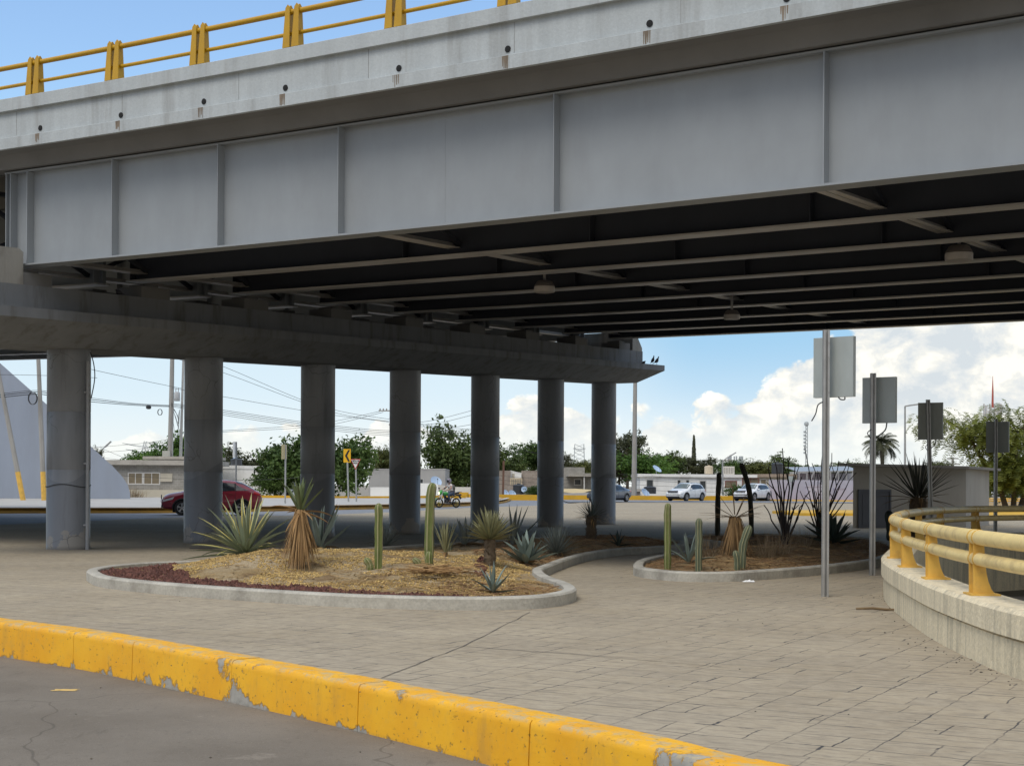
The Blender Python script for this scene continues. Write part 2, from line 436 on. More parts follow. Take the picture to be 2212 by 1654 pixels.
M_FLANGE = mat('flange_paint', (.50, .48, .455), .38, .14, 1.5, (1, 1, 1), spec=.4)  # girder grey lightened: light thrown back from the ground is put into the colour
M_SOFF = mat('soffit_concrete', (.185, .182, .176), .9, .14, .8, (1, 1, 1), .2, 12)
M_CAP = mat('stained_cap_concrete', (.212, .222, .232), .9, .14, 1.8, (1, 1, .18), .3, 18, dirt=(.11, .10, .088), dirt_amt=.6, dscale=3.4)
def column_mat():
    m = bpy.data.materials.new('grey_column_paint'); m.use_nodes = True; t = m.node_tree; g = G(t); b = t.nodes['Principled BSDF']
    co = g.node('ShaderNodeTexCoord').outputs['Object']; x, y, z = g.sep(co)
    c = g.mix(g.ss(g.noise(g.map(co, (1, 1, .22)), 1.6, 5, .6), .32, .68), (.20, .21, .225), (.265, .275, .29))
    # repainted lower parts with uneven tops, a different grey
    zt = g.m('ADD', z, g.m('MULTIPLY', g.noise(g.map(co, (.35, .35, .0)), 1.0, 1), 2.2))
    c = g.mix(g.m('MULTIPLY', g.ss(zt, 2.72, 2.70), .55), c, (.155, .165, .185))
    c = g.mix(g.m('MULTIPLY', g.ss(g.noise(g.map(co, (3, 3, .3)), 1.5, 6, .7), .54, .70), .5), c, (.13, .135, .145))
    # bare render at the foot
    bare = g.ss(g.m('ADD', g.noise(co, 2.2, 6, .65), g.ss(z, .75, .05, 0, .28)), .72, .74)
    c = g.mix(bare, c, (.30, .285, .26))
    c = g.mix(g.m('MULTIPLY', g.ss(z, .10, .0), .6), c, (.12, .11, .10))
    # hairline cracks
    vo = g.node('ShaderNodeTexVoronoi', feature='DISTANCE_TO_EDGE'); vo.inputs['Scale'].default_value = 1.6
    nn = g.node('ShaderNodeTexNoise'); nn.inputs['Scale'].default_value = 3.0; g.put(nn.inputs['Vector'], co)
    wv = g.node('ShaderNodeVectorMath', operation='MULTIPLY_ADD'); g.put(wv.inputs[0], nn.outputs['Color']); wv.inputs[1].default_value = (.3, .3, .3); g.put(wv.inputs[2], co); g.put(vo.inputs['Vector'], wv.outputs[0])
    c = g.mix(g.m('MULTIPLY', g.ss(vo.outputs['Distance'], .012, .004), g.ss(g.noise(co, .9, 3, .5), .50, .60, 0, .7)), c, (.10, .10, .105))
    g.put(b.inputs['Base Color'], c); g.put(b.inputs['Roughness'], g.ss(bare, 0, 1, .40, .85)); b.inputs['Specular IOR Level'].default_value = .45
    bn = g.node('ShaderNodeBump'); bn.inputs['Strength'].default_value = .22; bn.inputs['Distance'].default_value = .02
    g.put(bn.inputs['Height'], g.m('ADD', g.noise(co, 9, 5, .6), g.m('MULTIPLY', g.noise(g.map(co, (1, 1, .3)), 1.5, 3, .5), 1.5))); g.put(b.inputs['Normal'], bn.outputs[0])
    return m
M_COLUMN = column_mat()
M_BLACK = mat('black_void', (.012, .012, .012), .9, .1)
M_RUSTST = mat('rust_stain', (.20, .16, .12), .9, .35, 9, (1, 1, .2))
M_YRAIL = mat('faded_yellow_rail_paint', (.82, .635, .28), .45, .10, 3.0, bump=.06, bscale=30, dirt=(.50, .36, .17), dirt_amt=.6, dscale=5, spec=.4, fine=.05)
M_YPOST = mat('yellow_post_paint', (.70, .42, .075), .5, .16, 4.0, dirt=(.42, .25, .08), dirt_amt=.5, dscale=5)
M_YBRIDGE = mat('ochre_bridge_rail_paint', (.50, .285, .012), .45, .10, 2.0, spec=.4, dirt=(.38, .20, .02), dirt_amt=.4)
M_YWALL = mat('ochre_wall_paint', (.60, .335, .02), .8, .12, .8, dirt=(.36, .22, .05), dirt_amt=.3, dscale=.6)
M_YKERB2 = mat('dull_yellow_kerb_paint', (.36, .20, .03), .8, .22, 1.2, dirt=(.16, .11, .06), dirt_amt=.6, dscale=.7)
M_GALV = mat('galvanised_steel', (.42, .42, .41), .42, .14, 6, metal=.55)
M_SIGNBACK = mat('sign_back_metal', (.40, .435, .42), .5, .10, 5, (1, 1, .4), metal=.3)
M_POLE = mat('concrete_pole', (.33, .315, .29), .85, .14, 3, (1, 1, .2), dirt=(.2, .19, .17), dirt_amt=.4)
M_CABLE = mat('black_cable', (.03, .032, .034), .6, .1)
# ================================================================== GROUND
FAR_EDGE = [(-700, 1165), (-200, 1142), (205, 1124), (393, 1116.5), (700, 1111.5), (838, 1106), (938, 1100.5), (1014, 1096), (1157, 1091.5), (1267, 1084.5), (1400, 1082), (1650, 1082.5), (1850, 1086), (2300, 1092)]
KERB_BACK = [(0, 1334), (240, 1366), (480, 1407), (756, 1455), (1000, 1502), (1230, 1549), (1456, 1597.5), (1696, 1654)]
kb = [gp(*p) for p in KERB_BACK]
kb = [Vector((-14.5, 25.5, 0)), Vector((-9.2, 19.4, 0)), Vector((-7.0, 16.75, 0))] + kb + [Vector((2.9, 5.3, 0)), Vector((5.2, 3.2, 0)), Vector((9.0, .2, 0))]
kb = catmull(kb, 6)
WALL = [(9.5, .9), (6.0, 3.6), (4.35, 6.6), (3.72, 8.9), (3.56, 10.25), (3.60, 11.6), (3.80, 13.6), (4.38, 17.2), (5.1, 19.9), (6.05, 22.7), (7.2, 25.3), (8.6, 27.4), (10.6, 28.7), (13.5, 29.0), (20, 28.6), (34, 27.0)]
wallc = catmull(WALL, 8)
far = [gp(*p) for p in FAR_EDGE]
b = MB()
poly = [(p.x, p.y) for p in kb] + [(p.x + .12, p.y) for p in wallc] + [(120, 40), (120, 110)] + [(p.x, p.y) for p in reversed(far)] + [(-60, 40)]
b.sheet(poly, 0.0)
for p0, p1 in ((gp(1145, 1322), gp(1000, 1396)), (gp(1000, 1396), gp(1230, 1412)), (gp(1230, 1412), gp(1560, 1440)), (gp(1000, 1396), gp(820, 1465))):
    q0 = p0
    for k in range(1, 9):      # sawn control joints, a little ragged
        q1 = p0.lerp(p1, k / 8) + Vector((random.uniform(-.012, .012), random.uniform(-.012, .012), 0)); d = (q1 - q0).normalized(); nn = Vector((-d.y, d.x, 0)) * random.uniform(.003, .006)
        b.add([q0 - nn + Vector((0, 0, .004)), q0 + nn + Vector((0, 0, .004)), q1 + nn + Vector((0, 0, .004)), q1 - nn + Vector((0, 0, .004))], [(0, 1, 2, 3)], 1); q0 = q1
struct(b.build('plaza_paving', [M_PLAZA, mat('joint_dirt', (.10, .092, .08), .95, .3, 9)], origin=(0, 0, 0)))
b = MB(); b.sheet([(-70, -40), (60, -40), (60, 20), (-70, 26)], -.318)
struct(b.build('near_street', M_STREET, origin=(0, 0, 0)))
b = MB(); b.sheet([(-120, 30), (140, 60), (140, 150), (-120, 150)], -.05)
b.sheet([(4.5, 117), (14, 121), (125, 124), (125, 150), (4.5, 150)], .03)
struct(b.build('far_road', M_ROAD, origin=(0, 0, 0)))
b = MB(); b.sheet([(-2500, -300), (2500, -300), (2500, 4000), (-2500, 4000)], -.6)
struct(b.build('ground', mat('dry_ground', (.25, .22, .17), .95, .3, .3), origin=(0, 0, 0)))
# yellow kerb: top 0.28 m wide, front face down to the street
b = MB()
dense = []
for i in range(len(kb) - 1):
    for k in range(6): dense.append(kb[i].lerp(kb[i + 1], k / 6))
random.seed(2); st_ = 0; acc = 0; nxt = 1.0
for i in range(1, len(dense)):
    acc += (dense[i] - dense[i - 1]).length
    if acc > nxt or i == len(dense) - 1:
        seg = [p.copy() for p in dense[st_:i + 1]]; d0 = (seg[1] - seg[0]).normalized(); d1 = (seg[-1] - seg[-2]).normalized()
        seg[0] += d0 * .004; seg[-1] -= d1 * .004; dz = random.uniform(-.004, .004); dw = random.uniform(-.005, .006)
        b.sweep([(p.x, p.y, dz) for p in seg], [(.0, -.40), (.0, .005), (.19 + dw, .007), (.228 + dw, .001), (.242 + dw, -.016), (.246 + dw, -.05), (.258 + dw, -.40)])
        st_ = i; acc = 0; nxt = random.uniform(.9, 1.9)
# joints between kerb lengths are cut as thin dark gaps
struct(b.build('kerb', M_KERBY, origin=(0, 0, 0)))

# ================================================================== UNDERPASS WALL, RAIL AND RAMP
wt = thing('parapet_wall', 'low curved pale concrete wall under the yellow tube railing, at the right', 'wall', (3.6, 10.3, 0))
wp = [(p.x, p.y) for p in wallc]
b = MB(); b.sweep(wp, [(.03, -.02), (.03, .262), (.36, .262), (.36, -3.0), (.03, -3.0)])
b.build('wall_body', M_WALL, wt)
b = MB(); b.sweep(wp, [(.035, .262), (.052, .272), (.0, .285), (.0, .455), (.03, .485), (.35, .485), (.38, .455), (.38, .262)])
b.build('coping', M_WALL, wt)
# ramp floor
inner = [(p.x + .2, p.y) for p in wallc]
b = MB(); b.sheet([(p[0], p[1], -.45 - .045 * max(0, p[0] - 5) - .03 * max(0, 22 - p[1])) for p in inner] + [(60, 20, -2.9), (60, -2, -3.4)])
struct(b.build('ramp_road', M_RAMP, origin=(0, 0, 0)))
rt = thing('tube_railing', 'yellow steel tube railing with two bars on the curved concrete wall', 'railing', (3.75, 10.3, .485))
def offset_path(path, o):
    out = []
    for i, p in enumerate(path):
        d = (path[min(i + 1, len(path) - 1)] - path[max(i - 1, 0)]).normalized()
        out.append(p + Vector((d.y, -d.x, 0)) * o)
    return out
rc = offset_path(wallc, .15)
for z, r, nm in ((.950, .062, 'top_bar'), (.775, .054, 'lower_bar')):
    b = MB(); b.tube([Vector((p.x, p.y, z)) for p in rc], r, 14); b.build(nm, M_YRAIL, rt, smooth=50)
acc = 0; ppos = []; s_ = 0
for i in range(1, len(rc)):
    s_ += (rc[i] - rc[i - 1]).length
    if rc[i].y > 11.6: break
nextd = s_ % 2.05
for i in range(1, len(rc)):
    seg = (rc[i] - rc[i - 1]).length
    while acc + seg > nextd:
        p = rc[i - 1].lerp(rc[i], (nextd - acc) / seg); d = (rc[i] - rc[i - 1]).normalized(); ppos.append((p, d)); nextd += 2.05
    acc += seg
for p, d in ppos:
    nrm = Vector((d.y, -d.x, 0)); b = MB()
    fin = [(-.045, .012), (.125, .012), (.098, .05), (.074, .11), (.058, .18), (.048, .26), (.042, .36), (.034, .45), (-.036, .455), (-.046, .40), (-.048, .28)]
    for e in (-.075, .063):
        q = p + d * e
        b.prism([q + nrm * o + Vector((0, 0, .485 + h)) for o, h in fin], d * .014)
    M = Matrix.Translation(p + nrm * .04 + Vector((0, 0, .4925))) @ Matrix.Rotation(math.atan2(d.y, d.x), 4, 'Z')
    b.box(None, (.26, .24, .013), mat=M)
    for e in (-.075, .075):
        for z, r in ((.950, .0655), (.775, .0575)): b.tube([p + nrm * 0 + d * (e - .014) + Vector((0, 0, z)), p + d * (e + .014) + Vector((0, 0, z))], r, 14)
    b.build('post', M_YPOST, rt, smooth=40)

# ================================================================== OVERPASS
C1 = Vector((-9.103, 29.904, 0)); D2 = Vector((2.0628, 3.5701, 0)).normalized(); A0 = math.atan2(-2.0628, 3.5701); KB = -.0044; GR = -.0101; SE = .0362
def bdir(t):
    q = A0 + KB * t; return Vector((math.cos(q), math.sin(q), 0))
_cl = {}
def cline(t):
    """centre line (through the first column) integrated along the curve"""
    if abs(t) < 1e-9: return C1.copy()
    a1 = A0 + KB * t
    return C1 + Vector(((math.sin(a1) - math.sin(A0)) / KB, -(math.cos(a1) - math.cos(A0)) / KB, 0))
def bp(t, s, z):
    """along the deck, across it (away from the camera), height at the near girder"""
    d = bdir(t); n = Vector((-d.y, d.x, 0))
    return cline(t) + n * s + Vector((0, 0, z + GR * t + SE * (s + 1.877)))
SG0, SPC, NG = -1.877, 3.235, 9
SGS = [SG0 + i * SPC for i in range(NG)]
def girder_rings(ts, prof, s):
    return [[bp(t, s + o, 0) * 1.0 + Vector((0, 0, h)) for o, h in prof] for t in ts]
def frange(a, b_, n): return [a + (b_ - a) * i / n for i in range(n + 1)]
find_weld = 10.6     # one butt weld shows in the middle panel
def span(t0, t1, full):
    ov = thing('overpass', 'grey steel girder overpass crossing above the plaza' if full else 'next span of the overpass, beyond the column row at the left', 'bridge', bp(t0 if full else t1, 0, 0) * 1.0)
    ts = frange(t0, t1, 24)
    ZB, ZT = 5.481, 7.295
    smin, smax = SG0 - .705, SGS[-1] + .75
    # deck slab with haunches, as one cross-section
    prof = [(smin + .03, 7.61), (smin + .03, 7.77), (smin + .2, 7.78), (smin + .2, 7.9), (smax - .2, 7.9), (smax - .2, 7.78), (smax - .03, 7.77), (smax - .03, 7.61)]
    for s in reversed(SGS):
        prof += [(s + .42, 7.555), (s + .26, 7.32), (s - .26, 7.32), (s - .42, 7.555)]
    rings = [[bp(t, o, h) for o, h in prof] for t in ts]
    b = MB(); b.loft(rings, True); b.build('deck_slab', M_SOFF, ov, smooth=20)
    # parapets: sill, recessed face, coping
    for sd, s0 in ((1, smin), (-1, smax)):
        P = [(s0 - .012 * sd, 7.585), (s0 - .012 * sd, 7.785), (s0 + .062 * sd, 7.81), (s0 + .062 * sd, 8.285), (s0 - .012 * sd, 8.29), (s0 - .012 * sd, 8.515), (s0 + .02 * sd, 8.53), (s0 + .33 * sd, 8.53), (s0 + .33 * sd, 7.905), (s0 + .07 * sd, 7.905), (s0 + .07 * sd, 7.585)]
        b = MB(); b.loft([[bp(t, o, h) for o, h in P] for t in ts], True); pp = b.build('parapet', M_PARA, ov, smooth=20)
        if full and sd == 1:
            for (x, y) in ((84, 276), (258, 246), (437, 218), (613, 191), (858, 147), (1093, 107), (1399, 54), (1695, 4)):
                # find the place along the deck
                lo, hi = t0, t1
                for _ in range(40):
                    t = (lo + hi) / 2; q = bp(t, s0 + .062, 7.91)
                    if 1106 + FOC * q.x / q.y < x + .0 - .3: lo = t
                    else: hi = t
                d = bdir(t); n = Vector((d.y, -d.x, 0))
                c = bp(t, s0 + .062, 7.895)
                b = MB(); up = Vector((0, 0, 1)); rr = .049
                b.loft([[c + n * o + (d * math.cos(q) + up * math.sin(q)) * r_ for q in (2 * math.pi * j / 12 for j in range(12))] for o, r_ in ((-.03, rr), (.012, rr * 1.03), (.014, rr * .9))], True)
                b.build('drain_hole', M_BLACK, pp)
                # rust-brown run below the outlet
                c2 = bp(t, s0 - .0115, 7.685); w = random.uniform(.05, .09)
                b = MB(); pts = []
                for k in range(4):
                    o_ = -w * .7 + k * w / 2.4; ww = random.uniform(.008, .022); h0 = .097; h1 = -random.uniform(.0, .095)
                    b.add([c2 + n * .003 + d * (o_ - ww) + up * h0, c2 + n * .003 + d * (o_ + ww) + up * h0, c2 + n * .003 + d * (o_ + ww * .5) + up * h1, c2 + n * .003 + d * (o_ - ww * .5) + up * h1], [(0, 1, 2, 3)])
                b.build('rust_run', M_RUSTST, pp, smooth=0)
            for k, t in enumerate(frange(t0 + 1.3, t1 - 1, 13)):     # shrinkage joints
                d = bdir(t); n = Vector((d.y, -d.x, 0)); b = MB()
                c = bp(t, s0 + .060, 8.05); b.box(None, (.008, .004, .45), mat=Matrix.Translation(c) @ Matrix.Rotation(math.atan2(d.y, d.x), 4, 'Z'))
                b.build('joint', mat('dark_joint', (.27, .275, .27), .9, .2), pp)
    # girders
    e = .4
    ta, tb = (t0 + e, t1) if full else (t0, t1 - e)
    tg = frange(ta, tb, 20)
    for i, s in enumerate(SGS):
        fm, wm = (M_FLANGE, M_GIRD if i == 0 or not full else M_GIRD_SHADED)
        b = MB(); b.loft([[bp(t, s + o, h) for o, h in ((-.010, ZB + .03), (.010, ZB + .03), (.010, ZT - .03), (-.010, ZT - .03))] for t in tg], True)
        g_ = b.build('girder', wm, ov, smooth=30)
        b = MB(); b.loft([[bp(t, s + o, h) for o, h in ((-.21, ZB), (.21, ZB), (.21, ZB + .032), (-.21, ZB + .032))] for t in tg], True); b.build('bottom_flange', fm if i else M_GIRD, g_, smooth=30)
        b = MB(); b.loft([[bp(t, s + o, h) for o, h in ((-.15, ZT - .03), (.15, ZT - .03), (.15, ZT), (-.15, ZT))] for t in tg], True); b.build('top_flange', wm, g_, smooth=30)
        if i == 0 and full:
            for t in (find_weld,):
                d = bdir(t); b = MB(); b.box(None, (.014, .006, ZT - ZB - .07), mat=Matrix.Translation(bp(t, s - .0115, (ZB + ZT) / 2)) @ Matrix.Rotation(math.atan2(d.y, d.x), 4, 'Z')); b.build('weld_seam', M_GIRD, g_)
        stl = []
        if i == 0 and full:
            for x in (62, 245, 473, 733, 1198, 1780):
                lo, hi = t0, t1
                for _ in range(40):
                    t = (lo + hi) / 2; q = bp(t, s - .1, 6.4)
                    if 1106 + FOC * q.x / q.y < x: lo = t
                    else: hi = t
                stl.append(t)
            stl += [stl[-1] + 4.1, stl[-1] + 8.2, stl[-1] + 12.3]
            stl += [.5, .62]
        elif full: stl = [ta + .1] + [7.5 + 3.95 * k for k in range(6)]
        else: stl = [tb - .1, tb - 2.6, tb - 5.2, tb - 9, tb - 13]
        for t in stl:
            if t > tb: continue
            d = bdir(t); M = Matrix.Translation(bp(t, s - .095, (ZB + ZT) / 2)) @ Matrix.Rotation(math.atan2(d.y, d.x), 4, 'Z')
            b = MB(); b.box(None, (.016, .168, ZT - ZB - .066), mat=M)
            if i: b.box(None, (.016, .168, ZT - ZB - .066), mat=Matrix.Translation(bp(t, s + .095, (ZB + ZT) / 2)) @ Matrix.Rotation(math.atan2(d.y, d.x), 4, 'Z'))
            b.build('stiffener', wm, g_)
    # cross frames: paired angles between neighbouring girders
    tl = ([.75, 8.55, 16.45, 24.3] if full else [tb - .5, tb - 8.4, tb - 16, tb - 24, tb - 32])
    for t in tl:
        for i in range(NG - 1):
            s0, s1 = SGS[i] + .03, SGS[i + 1] - .03; b = MB()
            for o in (-.075, .075):
                b.beam(bp(t + o, s0, ZB + .16), bp(t + o, s1, ZB + .16), .12, .014)
                b.beam(bp(t + o * .2, s0, ZB + .20), bp(t + o * .2, s1, ZB + .20), .012, .09)
            cf = b.build('cross_frame', M_FLANGE, ov, smooth=0); b = MB()
            b.beam(bp(t, s0, ZB + .22), bp(t, s1, ZT - .2), .08, .08); b.beam(bp(t + .09, s1, ZB + .22), bp(t + .09, s0, ZT - .2), .08, .08)
            b.beam(bp(t, s0, ZT - .15), bp(t, s1, ZT - .15), .12, .08)
            b.build('diagonal', M_GIRD_SHADED, cf, smooth=0)
    return ov
random.seed(3)
span(0.03, 38, True)
span(-46, -0.03, False)

# bridge railing: pairs of tapered plates carrying two tubes
br = thing('bridge_railing', 'ochre railing with two tubes and paired plate posts on top of the overpass', 'railing', bp(3, SG0 - .6, 8.53))
sr = SG0 - .705 + .12
def find_t(x, s, z, lo=-30, hi=38):
    for _ in range(50):
        t = (lo + hi) / 2; q = bp(t, s, z)
        if 1106 + FOC * q.x / q.y < x: lo = t
        else: hi = t
    return t
ptl = [find_t(x, sr, 8.8) for x in (73, 245, 429, 631, 852, 1097)]
step = (ptl[-1] - ptl[0]) / 5
ptl = [ptl[0] - step * k for k in range(10, 0, -1)] + ptl + [ptl[-1] + step * k for k in range(1, 9)]
tr = frange(ptl[0] - 1, ptl[-1] + 1, 60)
for h, r, nm in ((.60, .045, 'top_bar'), (.245, .032, 'lower_bar')):
    b = MB(); b.tube([bp(t, sr, 8.53 + h) for t in tr], r, 10); b.build(nm, M_YBRIDGE, br, smooth=50)
for t in ptl:
    d = bdir(t); n = Vector((-d.y, d.x, 0)); b = MB()
    for e in (-.115, .075):
        q = bp(t + e, sr, 8.53)
        pl = [(-.10, 0), (.10, 0), (.055, .66), (0, .71), (-.055, .66)]
        b.prism([q + d * (.02 if o else .0) * 0 + n * o + Vector((0, 0, h)) for o, h in pl], d * .045)
        # outer flange: tapered face plate looking out over the edge
        w0, w1 = .075, .045
        f = [(-w0, 0), (w0, 0), (w1, .66), (0, .71), (-w1, .66)]
        b.prism([q + d * (.022 + o) - n * .105 * (1 - .4 * h / .7) + Vector((0, 0, h)) for o, h in f], n * .02)
    b.build('post', M_YBRIDGE, br, smooth=0)

# ------------------------------------------------------------------ pier
pier = thing('bridge_pier', 'row of seven round grey columns under one long concrete cap beam', 'bridge pier', C1)
CX = (148, 439, 686, 874.5, 1047.5, 1189, 1303.5); 
CR = .435
n2 = Vector((-D2.y, D2.x, 0)); a2 = Vector((D2.y, -D2.x, 0))
def pp(u, s, z): return C1 + a2 * u + D2 * s + Vector((0, 0, z + SE * s))
cols = []
for k, x in enumerate(CX):
    # place on the pier line where the picture shows it
    q = (x - 1106) / FOC; s = (q * C1.y - C1.x) / (D2.x - q * D2.y)
    c = C1 + D2 * s; zt = 4.08 + SE * s
    b = MB()
    prof = [(CR + .004, 0), (CR + .004, .03), (CR, .04)]
    for z in (1.62, 2.8):
        prof += [(CR, z - .012), (CR - .006, z), (CR, z + .012)]
    prof += [(CR, zt)]
    b.lathe(c, prof, 40)
    o = b.build('column', M_COLUMN, pier, smooth=40); cols.append((o, c, zt))
o, c, zt = cols[0]
b = MB(); q = c + Vector((.385, -.20, 0)) + Vector((.07, -.03, 0)); b.tube([q + Vector((0, 0, .0)), q + Vector((0, 0, zt - .25))], .035, 10)
for z in (.5, 1.75, 3.2): b.box(q + Vector((-.02, .0, z)), (.11, .05, .03))
b.build('drain_pipe', mat('pale_pipe', (.33, .34, .35), .5, .1), o)
b = MB(); q = c + Vector((.47, -.12, zt)); b.tube(catmull([q + Vector((0, 0, -.05)), q + Vector((.07, 0, -.3)), q + Vector((.09, 0, -.6)), q + Vector((.02, 0, -1.0))], 6), .012, 6); b.build('hanging_cable', M_CABLE, o)
b = MB(); b.tube([c + Vector((math.cos(q) * (CR + .008), math.sin(q) * (CR + .008), 1.30 + .03 * math.sin(3 * q) )) for q in frange(-math.pi, .2, 24)], .008, 5); b.build('tie_wire', M_CABLE, o)
# cap: hammer-shaped section, ends sloping like the sides
s0l, s1l = -4.3, 26.45
ub, ul, hb, hl = .75, 1.5, .44, .63
bot = [pp(-ub, s0l + .75, 4.075), pp(ub, s0l + .75, 4.075), pp(ub, s1l - .75, 4.075), pp(-ub, s1l - .75, 4.075)]
lo = [pp(-ul, s0l, 4.066 + hb), pp(ul, s0l, 4.066 + hb), pp(ul, s1l, 4.066 + hb), pp(-ul, s1l, 4.066 + hb)]
hi = [v + Vector((0, 0, hl - hb)) for v in lo]
b = MB(); b.loft([bot, lo, hi], True); capo = b.build('cap_beam', M_CAP, pier, smooth=0)
b = MB(); b.loft([[pp(-1.1, s0l + .6, 4.69), pp(1.1, s0l + .6, 4.69), pp(1.1, 25.45, 4.69), pp(-1.1, 25.45, 4.69)], [pp(-1.1, s0l + .6, 5.166), pp(1.1, s0l + .6, 5.166), pp(1.1, 25.45, 5.166), pp(-1.1, 25.45, 5.166)]], True)
b.build('bearing_seat', M_CAP, pier, smooth=0)
# shear keys at both ends, one side battered
for (sa, sb, sl) in ((-3.4, -2.16, .12), (24.62, 25.4, .55)):
    z0 = 5.160; zt = z0 + .66
    if sa < 0: P = [(sa, z0), (sb, z0), (sb, zt - .05), (sb - .12, zt + .02), (sa, zt)]
    else: P = [(sa, z0), (sb, z0), (sb, z0 + .12), (sb - sl, zt), (sa, zt)]
    b = MB(); b.prism([pp(-1.1, s, z) for s, z in P], a2 * 2.2); b.build('shear_key', M_CONC, pier, smooth=0)
for s in SGS:
    for u in (-.75, .75):
        b = MB(); zb = 5.160
        b.loft([[pp(u + x_ * .34, s + y_ * .42, zb) for x_, y_ in ((-1, -1), (1, -1), (1, 1), (-1, 1))], [pp(u + x_ * .34, s + y_ * .42, zb + .24) for x_, y_ in ((-1, -1), (1, -1), (1, 1), (-1, 1))]], True)
        b.loft([[pp(u + x_ * .22, s + y_ * .2, zb + .24) for x_, y_ in ((-1, -1), (1, -1), (1, 1), (-1, 1))], [pp(u + x_ * .22, s + y_ * .2, zb + .305) for x_, y_ in ((-1, -1), (1, -1), (1, 1), (-1, 1))]], True)
        b.build('bearing_block', M_SOFF, pier, smooth=0)
# lamps under the deck
for lab, (x, y, w, i) in zip(('round lamp hanging under the girders at the far right, largest of the three', 'round lamp under the girders above the middle columns', 'smallest round lamp under the girders, nearest the sign posts'),
        ((2069, 547, 59, 2), (1174, 619, 45, 2), (1579, 680, 35, 4))):
    s = SGS[i] + SPC * .5; 
    lo_, hi_ = -1, 30
    t = find_t(x, s, 5.6, 0, 37); p = bp(t, s, 0)
    z = at(x, y, p.y).z; rr = w / 2 * p.y / FOC
    L = thing('pendant_lamp', lab, 'lamp', Vector((p.x, p.y, z - rr * .55)), 0, 'round lamps under the overpass')
    b = MB(); b.lathe((0, 0, 0), [(rr * .96, 0), (rr, rr * .06), (rr, rr * .52), (rr * .94, rr * .56)], 28); b.build('lamp_drum', mat('lamp_drum_paint', (.66, .60, .54), .5, .1), L)
    b = MB(); b.lathe((0, 0, 0), [(rr * .90, rr * .57), (rr * .98, rr * .62), (rr * .72, rr * 1.05), (rr * .6, rr * 1.12)], 28); b.build('lamp_housing', mat('lamp_housing_paint', (.25, .22, .20), .5, .1), L)
    zz = 7.5 - z
    b = MB(); b.tube([(0, 0, rr * 1.1), (0, 0, zz)], .03, 8); b.build('hanger_rod', M_FLANGE, L)
# pigeons on the cap
def pigeon(x, y, s, u, lab, rz, lie=False):
    p = pp(u, s, 4.066 + hl)
    L = tag(None or thing('pigeon', lab, 'bird', p, rz, 'pigeons on the cap beam'), lab, 'bird', 'pigeons on the cap beam')
    b = MB(); k = .34 if not lie else .28; up = .0 if not lie else -.07
    rings = []
    for q, (px, pz, r1, r2) in enumerate([(-.42, .20, .02, .012), (-.25, .28, .06, .03), (-.12, .38, .13, .11), (.02, .48, .16, .16), (.12, .60, .13, .14), (.17, .72, .075, .08), (.19, .80, .06, .065), (.21, .88, .065, .07), (.23, .94, .03, .03)]):
        if lie: pz = .08 + (pz - .2) * .45
        rings.append([Vector((px * k + math.cos(a) * 0 - math.sin(a) * r2 * k * .6, math.cos(a) * r1 * k, pz * k + math.sin(a) * r2 * k)) for a in (2 * math.pi * j / 10 for j in range(10))])
    b.loft(rings, True)
    b.lathe((.29 * k, 0, (.86 if not lie else .38) * k), [(.02 * k, -.015 * k), (.02 * k, .015 * k)], 6)
    for sy in (-1, 1):
        b.tube([(.0, sy * .06 * k, .36 * k if not lie else .1 * k), (.01, sy * .06 * k, 0)], .012 * k, 5); b.tube([(0, sy * .06 * k, .004), (.10 * k, sy * .06 * k, .004)], .01 * k, 4)
    b.build('body', mat('pigeon_feathers', (.035, .035, .042), .7, .3, 20), L, smooth=60)
pigeon(1406, 774, 25.75, 1.35, 'pigeon standing upright near the tip of the cap beam', R(-60))
pigeon(1426, 776, 26.2, 1.3, 'pigeon leaning forward at the very tip of the cap beam', R(20))
pigeon(1385, 778, 25.1, 1.3, 'pigeon crouching beside the end block of the cap beam', R(10), True)
pq = pp(1.0, .4, 5.17)
L = thing('pigeon', 'dark pigeon sitting on the cap beam under the girders, at the left', 'bird', pq, R(200), 'pigeons on the cap beam')
src = [o for o in COL.objects if o.name == 'pigeon.002'][0]
for ch in list(src.children): copy_tree(ch, L)

# ================================================================== LEFT ABUTMENT
Ya = 108
prof = [(-260, 520), (0, 784), (103, 875), (202, 969), (244, 1007), (265, 1030), (276, 1047), (281, 1064), (281.5, 1081), (-260, 1081)]
P = [at(x, y, Ya) for x, y in prof]
for q in (8, 9): P[q].z = -.0
b = MB(); b.prism(P, (-4.6, 6, 0))
tag(b.build('abutment_wall', mat('blue_grey_rendered_wall', (.27, .305, .37), .8, .10, .5, (1, 1, .25), dirt=(.24, .26, .29), dirt_amt=.35, dscale=.5), smooth=20), 'tall blue grey abutment wall with a long slanting edge behind the leftmost column', 'wall')
